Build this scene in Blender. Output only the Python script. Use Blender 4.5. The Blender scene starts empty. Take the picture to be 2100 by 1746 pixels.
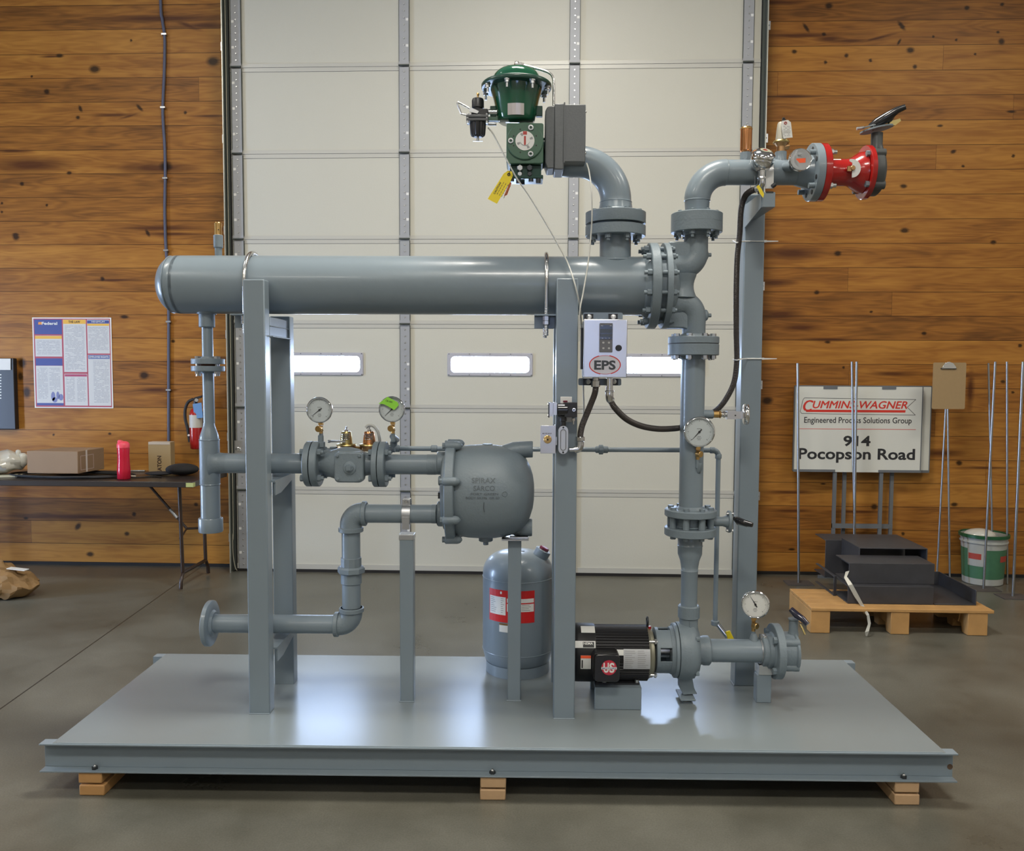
import bpy, bmesh, math, random
import numpy as np
from mathutils import Vector, Matrix
PI = math.pi
scene = bpy.context.scene
col = scene.collection
random.seed(7)

# ------------------------------------------------------------------ camera
F, YAW, PITCH, ROLL = 1751.2, -.0400, .0621, .0044
CAM = Vector((.2588, -6.181, 1.481))
_cy, _sy, _cp, _sp = math.cos(YAW), math.sin(YAW), math.cos(PITCH), math.sin(PITCH)
_f = Vector((_sy*_cp, _cy*_cp, -_sp))
_r = Vector((_cy, -_sy, 0))
_u = _r.cross(_f)
CR = math.cos(ROLL)*_r + math.sin(ROLL)*_u
CU = -math.sin(ROLL)*_r + math.cos(ROLL)*_u
cam_d = bpy.data.cameras.new('camera')
cam = bpy.data.objects.new('camera', cam_d)
col.objects.link(cam)
cam.matrix_world = Matrix(((CR.x, CU.x, -_f.x, CAM.x), (CR.y, CU.y, -_f.y, CAM.y), (CR.z, CU.z, -_f.z, CAM.z), (0, 0, 0, 1)))
cam_d.sensor_fit = 'HORIZONTAL'
cam_d.sensor_width = 36
cam_d.lens = 36*F/2100
cam_d.clip_start = .05
scene.camera = cam

# ------------------------------------------------------------------ world, light, exposure
w = bpy.data.worlds.new('daylight')
scene.world = w
w.use_nodes = True
nt = w.node_tree
bg = nt.nodes['Background']
bg.inputs['Color'].default_value = (.50, .67, 1.0, 1)
bg.inputs["Strength"].default_value = 85
vs = scene.view_settings
vs.view_transform = 'Standard'
vs.look = 'None'
vs.gamma = 1
vs.exposure = -0.30
vs.use_curve_mapping = False
scene.cycles.max_bounces = 7
scene.cycles.adaptive_threshold = .02
scene.cycles.use_denoising = True
scene.cycles.sample_clamp_indirect = 6
scene.cycles.caustics_reflective = False
scene.cycles.caustics_refractive = False

ROOM_X0, ROOM_X1, ROOM_Y0, ROOM_Z = -6.5, 7.0, -11.0, 5.6
WALL_Y = .13

def area(name, loc, size, power, color, rot=(0, 0, 0)):
    l = bpy.data.lights.new(name, 'AREA')
    l.shape = 'RECTANGLE'; l.size, l.size_y = size
    l.energy = power; l.color = color
    o = bpy.data.objects.new(name, l); col.objects.link(o)
    o.location = loc; o.rotation_euler = rot
    return o
LAMPS = [(-3.6, -3.2, 62), (.3, -2.9, 150), (4.4, -3.2, 62), (-3.6, -6.6, 70), (.3, -6.4, 125), (4.4, -6.6, 70), (-2.2, -9.4, 60), (3.2, -9.4, 60)]
for k, (lx, ly, pw) in enumerate(LAMPS):
    area('ceiling_lamp_light', (lx, ly, 4.96), (1.15, .5), pw*LAMPK if 'LAMPK' in globals() else pw, (1.0, .95, .86))

# ------------------------------------------------------------------ pixel rays (for measuring places in the photograph)
YS = .0253                                   # the skid stands turned by this much against the wall
SM = Matrix.Rotation(YS, 4, 'Z')
def ray(px, py):
    return _f + CR*((px-1050)/F) - CU*((py-873)/F)
def PW(px, py, Y):
    d = ray(px, py); t = (Y-CAM.y)/d.y
    return CAM + d*t
def PZ(px, py, z):
    d = ray(px, py); t = (z-CAM.z)/d.z
    return CAM + d*t
def S(px, py, y):
    n = Vector((-math.sin(YS), math.cos(YS), 0)); d = ray(px, py)
    t = (y-n.dot(CAM))/n.dot(d)
    return SM.inverted() @ (CAM + d*t)
def M(px, py, y):                            # metres per photo pixel at that point of the skid
    p = SM @ S(px, py, y)
    return (p-CAM).dot(_f)/F
def MW(px, py, Y):
    return (PW(px, py, Y)-CAM).dot(_f)/F

# ------------------------------------------------------------------ mesh builder
class MB:
    def __init__(s): s.v = []; s.f = []; s.m = []; s.cur = 0
    def add(s, vs, fs):
        b = len(s.v)
        s.v += [tuple(x) for x in vs]
        s.f += [tuple(b+i for i in f) for f in fs]
        s.m += [s.cur]*len(fs)
        return s
    def mat(s, i): s.cur = i; return s
    def box(s, x0, x1, y0, y1, z0, z1):
        x0, x1 = min(x0, x1), max(x0, x1); y0, y1 = min(y0, y1), max(y0, y1); z0, z1 = min(z0, z1), max(z0, z1)
        return s.add([(x0,y0,z0),(x1,y0,z0),(x1,y1,z0),(x0,y1,z0),(x0,y0,z1),(x1,y0,z1),(x1,y1,z1),(x0,y1,z1)],
                     [(0,3,2,1),(4,5,6,7),(0,1,5,4),(1,2,6,5),(2,3,7,6),(3,0,4,7)])
    def obox(s, c, sx, sy, sz, R=None):
        R = R or Matrix.Identity(3); c = Vector(c)
        vs = [c + R @ Vector((a*sx/2, b*sy/2, d*sz/2)) for d in (-1, 1) for a, b in ((-1,-1),(1,-1),(1,1),(-1,1))]
        return s.add(vs, [(0,3,2,1),(4,5,6,7),(0,1,5,4),(1,2,6,5),(2,3,7,6),(3,0,4,7)])
    def bar(s, a, b, w, d, up=(0,1,0)):
        a, b = Vector(a), Vector(b); t = (b-a); L = t.length; t.normalize()
        u = Vector(up).cross(t)
        if u.length < 1e-5: u = t.orthogonal()
        u.normalize(); v = t.cross(u)
        R = Matrix((u, v, t)).transposed()
        return s.obox((a+b)/2, w, d, L, R)
    def quad(s, *p): return s.add(p, [tuple(range(len(p)))])
    def lathe(s, o, ax, prof, n=32, sq=None, caps=True):
        o = Vector(o); ax = Vector(ax).normalized()
        u = Vector((0,0,1)) if abs(ax.z) < .9 else Vector((1,0,0))
        u = (u - ax*u.dot(ax)).normalized(); v = ax.cross(u)
        k1, k2 = sq or (1, 1)
        vs = []; fs = []
        for (r, h) in prof:
            for i in range(n):
                a = 2*PI*i/n
                vs.append(o + ax*h + u*(r*k1*math.cos(a)) + v*(r*k2*math.sin(a)))
        for j in range(len(prof)-1):
            for i in range(n):
                i2 = (i+1) % n
                fs.append((j*n+i, j*n+i2, (j+1)*n+i2, (j+1)*n+i))
        if caps:
            if prof[0][0] > 1e-6: fs.append(tuple(range(n-1, -1, -1)))
            if prof[-1][0] > 1e-6: fs.append(tuple((len(prof)-1)*n+i for i in range(n)))
        return s.add(vs, fs)
    def cyl(s, a, b, r, r2=None, n=24, caps=True):
        a, b = Vector(a), Vector(b); L = (b-a).length
        return s.lathe(a, b-a, [(r, 0), (r if r2 is None else r2, L)], n, None, caps)
    def rod(s, a, b, r, n=24, c=.15):       # cylinder with a small chamfer
        a, b = Vector(a), Vector(b); L = (b-a).length; q = min(r*c, L*.3)
        return s.lathe(a, b-a, [(r-q, 0), (r, q), (r, L-q), (r-q, L)], n)
    def hexa(s, a, b, r): return s.cyl(a, b, r, n=6)
    def tube(s, pts, r, n=16, closed=False):
        pts = [Vector(p) for p in pts]; m = len(pts)
        rs = r if isinstance(r, (list, tuple)) else [r]*m
        ts = []
        for i in range(m):
            if closed: t = pts[(i+1) % m]-pts[i-1]
            else: t = pts[min(i+1, m-1)]-pts[max(i-1, 0)]
            ts.append(t.normalized())
        u = ts[0].orthogonal().normalized(); vs = []; fs = []
        for i in range(m):
            u = (u - ts[i]*u.dot(ts[i])).normalized(); v = ts[i].cross(u)
            for k in range(n):
                a = 2*PI*k/n
                vs.append(pts[i] + (u*math.cos(a)+v*math.sin(a))*rs[i])
        for i in range(m if closed else m-1):
            j = (i+1) % m
            for k in range(n):
                k2 = (k+1) % n
                fs.append((i*n+k, i*n+k2, j*n+k2, j*n+k))
        if not closed:
            fs.append(tuple(range(n-1, -1, -1))); fs.append(tuple((m-1)*n+k for k in range(n)))
        return s.add(vs, fs)
    def ell(s, c, rx, ry, rz, n=20, m=12, R=None):
        c = Vector(c); R = R or Matrix.Identity(3); vs = [c+R@Vector((0,0,-rz))]; fs = []
        for j in range(1, m):
            b = -PI/2+PI*j/m
            for i in range(n):
                a = 2*PI*i/n
                vs.append(c+R@Vector((rx*math.cos(b)*math.cos(a), ry*math.cos(b)*math.sin(a), rz*math.sin(b))))
        vs.append(c+R@Vector((0,0,rz))); T = len(vs)-1
        for i in range(n):
            i2 = (i+1) % n
            fs.append((0, 1+i2, 1+i)); fs.append((T, 1+(m-2)*n+i, 1+(m-2)*n+i2))
            for j in range(m-2): fs.append((1+j*n+i, 1+j*n+i2, 1+(j+1)*n+i2, 1+(j+1)*n+i))
        return s.add(vs, fs)
    def prism(s, pts, d):                    # pts: loop of 3-D points, d: extrusion vector
        pts = [Vector(p) for p in pts]; d = Vector(d); n = len(pts)
        return s.add(pts + [p+d for p in pts], [tuple(range(n-1, -1, -1)), tuple(range(n, 2*n))] + [(i, (i+1) % n, n+(i+1) % n, n+i) for i in range(n)])
    def rrect(s, c, w, h, d, r, n=5, ux=(1,0,0), uz=(0,0,1)):   # rounded plate facing -Y, thickness d towards +Y
        c = Vector(c); ux = Vector(ux); uz = Vector(uz); pts = []
        for cx, cz, a0 in ((w/2-r, h/2-r, 0), (-w/2+r, h/2-r, PI/2), (-w/2+r, -h/2+r, PI), (w/2-r, -h/2+r, 1.5*PI)):
            for k in range(n+1):
                a = a0+PI/2*k/n
                pts.append(c+ux*(cx+r*math.cos(a))+uz*(cz+r*math.sin(a)))
        return s.prism(pts, ux.cross(uz)*-d)

def arc(c, u, v, r, a0, a1, n=12):
    c, u, v = Vector(c), Vector(u), Vector(v)
    return [c + u*(r*math.cos(a0+(a1-a0)*k/n)) + v*(r*math.sin(a0+(a1-a0)*k/n)) for k in range(n+1)]
def smooth_path(pts, k=8):                  # Catmull-Rom
    pts = [Vector(p) for p in pts]; P = [2*pts[0]-pts[1]]+pts+[2*pts[-1]-pts[-2]]; out = []
    for i in range(1, len(P)-2):
        for j in range(k):
            t = j/k
            out.append(.5*((2*P[i])+(P[i+1]-P[i-1])*t+(2*P[i-1]-5*P[i]+4*P[i+1]-P[i+2])*t*t+(3*P[i]-P[i-1]-3*P[i+1]+P[i+2])*t**3))
    return out+[pts[-1]]
def resample(pts, step):
    out = [pts[0]]; acc = 0
    for a, b in zip(pts, pts[1:]):
        L = (b-a).length; t = step-acc
        while t <= L: out.append(a+(b-a)*(t/L)); t += step
        acc = L-(t-step)
    return out+[pts[-1]]

# ------------------------------------------------------------------ objects
WORLD = Matrix.Identity(4)
ROOTS = {}
def thing(name, label, cat, origin, group=None, frame=None):
    o = bpy.data.objects.new(name, None); col.objects.link(o)
    fr = SM if frame is None else frame
    o.empty_display_size = .05
    o.matrix_world = fr @ Matrix.Translation(Vector(origin))
    o['label'] = label; o['category'] = cat
    if group: o['group'] = group
    ROOTS[o.name] = (Vector(origin), fr)
    return o
def mesh_of(name, mb, origin, smooth=35):
    me = bpy.data.meshes.new(name)
    me.from_pydata([Vector(v)-origin for v in mb.v], [], mb.f)
    bm = bmesh.new(); bm.from_mesh(me)
    bmesh.ops.recalc_face_normals(bm, faces=bm.faces)
    bm.to_mesh(me); bm.free()
    me.polygons.foreach_set('material_index', mb.m)
    if smooth:
        me.polygons.foreach_set('use_smooth', [True]*len(me.polygons))
        me.set_sharp_from_angle(angle=math.radians(smooth))
    me.update()
    return me
def part(name, mb, mats, parent, label=None, bev=0, smooth=35):
    origin, fr = ROOTS[parent.name]
    o = bpy.data.objects.new(name, mesh_of(name, mb, origin, smooth)); col.objects.link(o)
    for m in (mats if isinstance(mats, (list, tuple)) else [mats]): o.data.materials.append(m)
    o.parent = parent
    if label: o['label'] = label
    if bev:
        b = o.modifiers.new('bevel', 'BEVEL'); b.width = bev; b.segments = 2; b.limit_method = 'ANGLE'; b.angle_limit = math.radians(40)
        b.harden_normals = False
    ROOTS[o.name] = (origin, fr)
    return o
def solo(name, mb, mats, label, cat, origin, group=None, frame=None, bev=0, smooth=35):
    fr = SM if frame is None else frame
    o = bpy.data.objects.new(name, mesh_of(name, mb, Vector(origin), smooth)); col.objects.link(o)
    for m in (mats if isinstance(mats, (list, tuple)) else [mats]): o.data.materials.append(m)
    o.matrix_world = fr @ Matrix.Translation(Vector(origin))
    if label: o['label'] = label; o['category'] = cat
    if group: o['group'] = group
    if bev:
        b = o.modifiers.new('bevel', 'BEVEL'); b.width = bev; b.segments = 2; b.limit_method = 'ANGLE'; b.angle_limit = math.radians(40)
    ROOTS[o.name] = (Vector(origin), fr)
    return o
def struct(name, mb, mats, parent=None, bev=0, smooth=35):
    if parent: return part(name, mb, mats, parent, bev=bev, smooth=smooth)
    o = solo(name, mb, mats, None, None, (0, 0, 0), frame=WORLD, bev=bev, smooth=smooth)
    o['kind'] = 'structure'
    return o

# ------------------------------------------------------------------ writing
_tc = {}
def glyphs(txt, bold=0., shear=0.):
    k = (txt, bold, shear)
    if k not in _tc:
        c = bpy.data.curves.new('t', 'FONT'); c.body = txt; c.offset = bold; c.shear = shear; c.resolution_u = 3
        o = bpy.data.objects.new('t', c); col.objects.link(o)
        bpy.context.view_layer.update()
        me = bpy.data.meshes.new_from_object(o.evaluated_get(bpy.context.evaluated_depsgraph_get()))
        vs = [(v.co.x, v.co.y) for v in me.vertices]; fs = [tuple(p.vertices) for p in me.polygons]
        bpy.data.objects.remove(o); bpy.data.curves.remove(c); bpy.data.meshes.remove(me)
        _tc[k] = (vs, fs)
    return _tc[k]
def write(mb, txt, c, w, h, ux=(1,0,0), uz=(0,0,1), bold=.01, shear=0., warp=None):
    """letters fitted into a w x h box centred on c"""
    vs, fs = glyphs(txt, bold, shear)
    xs = [v[0] for v in vs]; ys = [v[1] for v in vs]
    x0, x1, y0, y1 = min(xs), max(xs), min(ys), max(ys)
    ux, uz, c = Vector(ux), Vector(uz), Vector(c)
    out = [c + ux*((x-x0)/(x1-x0)-.5)*w + uz*((y-y0)/(y1-y0)-.5)*h for x, y in vs]
    if warp: out = [warp(p) for p in out]
    return mb.add(out, fs)
def print_lines(mb, x0, x1, z0, z1, y, n, seed=1, fill=.8, th=.35):   # rows of print too small to read
    rnd = random.Random(seed); dz = (z1-z0)/n
    for i in range(n):
        z = z1-dz*(i+.5); x = x0
        while x < x1-.002:
            L = min(rnd.uniform(.02, .12)*(x1-x0)*2, x1-x)
            if rnd.random() < fill: mb.quad((x, y, z-dz*th/2), (x+L*.85, y, z-dz*th/2), (x+L*.85, y, z+dz*th/2), (x, y, z+dz*th/2))
            x += L

# ------------------------------------------------------------------ materials
def srgb(r, g, b):
    f = lambda c: (c/255/12.92) if c/255 <= .04045 else ((c/255+.055)/1.055)**2.4
    return (f(r), f(g), f(b), 1)
def mat(name, c, rough=.5, metal=0., noise=0., nscale=8., bump=0., bscale=60., coat=0., spec=.5, emit=None, est=1., trans=0., alpha=1., rvar=0.):
    m = bpy.data.materials.new(name); m.use_nodes = True
    t = m.node_tree; N = t.nodes; L = t.links; b = N['Principled BSDF']
    b.inputs['Base Color'].default_value = c; b.inputs['Roughness'].default_value = rough; b.inputs['Metallic'].default_value = metal
    b.inputs['Specular IOR Level'].default_value = spec; b.inputs['Coat Weight'].default_value = coat; b.inputs['Coat Roughness'].default_value = .08
    b.inputs['Transmission Weight'].default_value = trans; b.inputs['Alpha'].default_value = alpha
    if emit: b.inputs['Emission Color'].default_value = emit; b.inputs['Emission Strength'].default_value = est
    tc = N.new('ShaderNodeTexCoord')
    if noise or rvar:
        n = N.new('ShaderNodeTexNoise'); n.inputs['Scale'].default_value = nscale; n.inputs['Detail'].default_value = 4
        L.new(tc.outputs['Object'], n.inputs['Vector'])
        if noise:
            mx = N.new('ShaderNodeMix'); mx.data_type = 'RGBA'
            mx.inputs['A'].default_value = tuple(x*(1-noise) for x in c[:3])+(1,); mx.inputs['B'].default_value = tuple(min(1, x*(1+noise)) for x in c[:3])+(1,)
            L.new(n.outputs['Fac'], mx.inputs['Factor']); L.new(mx.outputs['Result'], b.inputs['Base Color'])
        if rvar:
            mr = N.new('ShaderNodeMapRange'); mr.inputs['From Min'].default_value = .3; mr.inputs['From Max'].default_value = .7
            mr.inputs['To Min'].default_value = max(.02, rough-rvar); mr.inputs['To Max'].default_value = rough+rvar
            L.new(n.outputs['Fac'], mr.inputs['Value']); L.new(mr.outputs['Result'], b.inputs['Roughness'])
    if bump:
        n2 = N.new('ShaderNodeTexNoise'); n2.inputs['Scale'].default_value = bscale; n2.inputs['Detail'].default_value = 3
        L.new(tc.outputs['Object'], n2.inputs['Vector'])
        bp = N.new('ShaderNodeBump'); bp.inputs['Strength'].default_value = bump; bp.inputs['Distance'].default_value = .004
        L.new(n2.outputs['Fac'], bp.inputs['Height']); L.new(bp.outputs['Normal'], b.inputs['Normal'])
    return m
PAINT = mat('grey_enamel', (.218, .268, .305, 1), .30, coat=.15, noise=.05, nscale=6, bump=.06, bscale=45)
CAST = mat('painted_casting', (.195, .240, .270, 1), .42, noise=.07, nscale=9, bump=.25, bscale=120)
DECK = mat('deck_enamel', (.205, .236, .245, 1), .25, noise=.05, nscale=2.2, bump=.05, bscale=5.0)
ZINC = mat('zinc_plate', (.62, .63, .64, 1), .32, 1., noise=.12, nscale=20)
STEEL = mat('bright_steel', (.66, .66, .66, 1), .22, 1., noise=.06, nscale=15)
CHROME = mat('chrome', (.8, .8, .8, 1), .08, 1.)
BOLT = mat('painted_bolt', (.20, .24, .27, 1), .4)
ZBOLT = mat('zinc_bolt', (.55, .56, .56, 1), .35, 1.)
DARKBOLT = mat('dark_stud', (.05, .055, .06, 1), .4, .5)
BRASS = mat('brass', (.66, .42, .16, 1), .28, 1., noise=.1, nscale=30)
BRONZE = mat('bronze', (.42, .25, .12, 1), .42, 1., noise=.15, nscale=30)
COPPER = mat('copper', (.72, .33, .14, 1), .22, 1., noise=.1, nscale=20)
YBRASS = mat('yellow_chromate', (.50, .40, .17, 1), .35, 1., noise=.1, nscale=30)
BLACK = mat('black_plastic', (.02, .02, .022, 1), .38)
BLACKG = mat('black_enamel', (.014, .014, .016, 1), .18, coat=.4)
RUBBER = mat('black_rubber', (.016, .016, .016, 1), .6)
GREEN = mat('green_enamel', (.008, .085, .042, 1), .14, coat=.7, noise=.1, nscale=8)
GREEN2 = mat('dull_green_paint', (.055, .125, .08, 1), .4, noise=.08, nscale=20)
DKGREEN = mat('dark_green_casting', (.012, .05, .035, 1), .3, noise=.1, nscale=20)
BOXGREY = mat('grey_hammered_enamel', (.125, .135, .14, 1), .42, noise=.12, nscale=120, bump=.15, bscale=200)
RED = mat('red_enamel', (.38, .012, .010, 1), .2, coat=.5)
WHITE = mat('white_paper', (.78, .78, .74, 1), .6)
WHITEP = mat('white_plastic', (.75, .75, .73, 1), .35)
DIAL = mat('dial_face', (.55, .60, .61, 1), .35, coat=.08)
INK = mat('black_ink', (.02, .02, .022, 1), .5)
GREYINK = mat('grey_print', (.33, .33, .33, 1), .6)
REDINK = mat('red_ink', (.62, .035, .02, 1), .45)
YELLOW = mat('yellow_tag', (.85, .66, .02, 1), .45)
ORANGE = mat('orange_sticker', (.95, .12, .03, 1), .5)
BLUE = mat('blue_card', (.13, .27, .50, 1), .5)
NAVY = mat('navy_print', (.05, .07, .27, 1), .5)
LIME = mat('lime_sticker', (.30, .72, .06, 1), .5)
MOTORB = mat('matte_black_motor_paint', (.011, .011, .012, 1), .42, coat=.0, spec=.35)
SILVER = mat('brushed_steel', (.74, .74, .76, 1), .30, 1., noise=.05, nscale=4)
ALU = mat('cast_aluminium', (.60, .62, .64, 1), .4, .9, noise=.08, nscale=60, bump=.15, bscale=200)
TUBE = mat('milky_tubing', (.62, .62, .57, 1), .3, trans=.25)
LAMP = mat('lamp_diffuser', (.9, .88, .8, 1), .5, emit=(1, .93, .80, 1), est=4.)
LUMBER = mat('pine_lumber', (.50, .27, .10, 1), .65, noise=.22, nscale=14, bump=.2, bscale=40)
LUMBER2 = mat('pale_lumber', (.55, .36, .20, 1), .65, noise=.18, nscale=14, bump=.2, bscale=40)
PALLETW = mat('pallet_wood', (.47, .26, .09, 1), .7, noise=.3, nscale=9, bump=.3, bscale=30)
MILL = mat('mill_scale_steel', (.065, .065, .072, 1), .42, .4, noise=.25, nscale=12)
GALV = mat('galvanised_steel', (.50, .52, .53, 1), .38, 1., noise=.12, nscale=25)
CARD = mat('brown_cardboard', (.29, .19, .11, 1), .75, noise=.08, nscale=6)
KRAFT = mat('kraft_paper', (.30, .18, .075, 1), .7, noise=.25, nscale=10, bump=.3, bscale=25)
TABLE = mat('dark_table_laminate', (.035, .028, .024, 1), .28)
TLEG = mat('brown_painted_tube', (.035, .02, .014, 1), .35)
BAG = mat('clear_plastic_bag', (.75, .74, .66, 1), .18, trans=.25, bump=.8, bscale=22)
REDTR = mat('red_translucent_plastic', (.80, .02, .06, 1), .15, trans=.35)
CABLE = mat('blue_grey_cable', (.085, .095, .15, 1), .5)
SIGNW = mat('sign_white', (.66, .66, .60, 1), .5)
SIGNFR = mat('sign_frame_grey', (.14, .15, .16, 1), .5, noise=.1, nscale=9)
BOARD = mat('hardboard', (.34, .23, .11, 1), .6, noise=.06, nscale=40)
BUCKETW = mat('white_bucket_plastic', (.42, .43, .40, 1), .45)
BUCKETG = mat('green_bucket_print', (.06, .17, .09, 1), .5, noise=.15, nscale=30)
RODM = mat('grey_steel_rod', (.45, .46, .46, 1), .3, 1.)
DUSTY = mat('dusty_steel_plate', (.08, .07, .065, 1), .7)

def concrete():
    m = bpy.data.materials.new('concrete_floor'); m.use_nodes = True
    N = m.node_tree.nodes; L = m.node_tree.links; b = N['Principled BSDF']
    tc = N.new('ShaderNodeTexCoord')
    n1 = N.new('ShaderNodeTexNoise'); n1.inputs['Scale'].default_value = 1.3; n1.inputs['Detail'].default_value = 8; n1.inputs['Roughness'].default_value = .65
    n2 = N.new('ShaderNodeTexNoise'); n2.inputs['Scale'].default_value = 160; n2.inputs['Detail'].default_value = 2
    L.new(tc.outputs['Object'], n1.inputs['Vector']); L.new(tc.outputs['Object'], n2.inputs['Vector'])
    r = N.new('ShaderNodeValToRGB'); r.color_ramp.elements[0].position = .32; r.color_ramp.elements[1].position = .72
    r.color_ramp.elements[0].color = (.072, .069, .053, 1); r.color_ramp.elements[1].color = (.158, .153, .124, 1)
    L.new(n1.outputs['Fac'], r.inputs['Fac'])
    mx = N.new('ShaderNodeMix'); mx.data_type = 'RGBA'; mx.blend_type = 'OVERLAY'; mx.inputs['Factor'].default_value = .35
    L.new(r.outputs['Color'], mx.inputs['A']); L.new(n2.outputs['Fac'], mx.inputs['B'])
    # one sawn joint running away to the left
    sp = N.new('ShaderNodeSeparateXYZ'); L.new(tc.outputs['Object'], sp.inputs['Vector'])
    a = N.new('ShaderNodeMath'); a.operation = 'ADD'; ay = N.new('ShaderNodeMath'); ay.operation = 'MULTIPLY_ADD'; ay.inputs[1].default_value = .083; ay.inputs[2].default_value = JOINT_X; L.new(sp.outputs['Y'], ay.inputs[0]); L.new(ay.outputs[0], a.inputs[1]); L.new(sp.outputs['X'], a.inputs[0])
    ab = N.new('ShaderNodeMath'); ab.operation = 'ABSOLUTE'; L.new(a.outputs[0], ab.inputs[0])
    lt = N.new('ShaderNodeMath'); lt.operation = 'LESS_THAN'; lt.inputs[1].default_value = .004; L.new(ab.outputs[0], lt.inputs[0])
    mj = N.new('ShaderNodeMix'); mj.data_type = 'RGBA'; mj.inputs['B'].default_value = (.03, .028, .022, 1)
    L.new(lt.outputs[0], mj.inputs['Factor']); L.new(mx.outputs['Result'], mj.inputs['A'])
    L.new(mj.outputs['Result'], b.inputs['Base Color'])
    mr = N.new('ShaderNodeMapRange'); mr.inputs['From Min'].default_value = .35; mr.inputs['From Max'].default_value = .65
    mr.inputs['To Min'].default_value = .27; mr.inputs['To Max'].default_value = .42
    L.new(n1.outputs['Fac'], mr.inputs['Value']); L.new(mr.outputs['Result'], b.inputs['Roughness'])
    bp = N.new('ShaderNodeBump'); bp.inputs['Strength'].default_value = .12; bp.inputs['Distance'].default_value = .002
    L.new(n2.outputs['Fac'], bp.inputs['Height']); L.new(bp.outputs['Normal'], b.inputs['Normal'])
    return m
JOINT_X = 2.338

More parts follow.
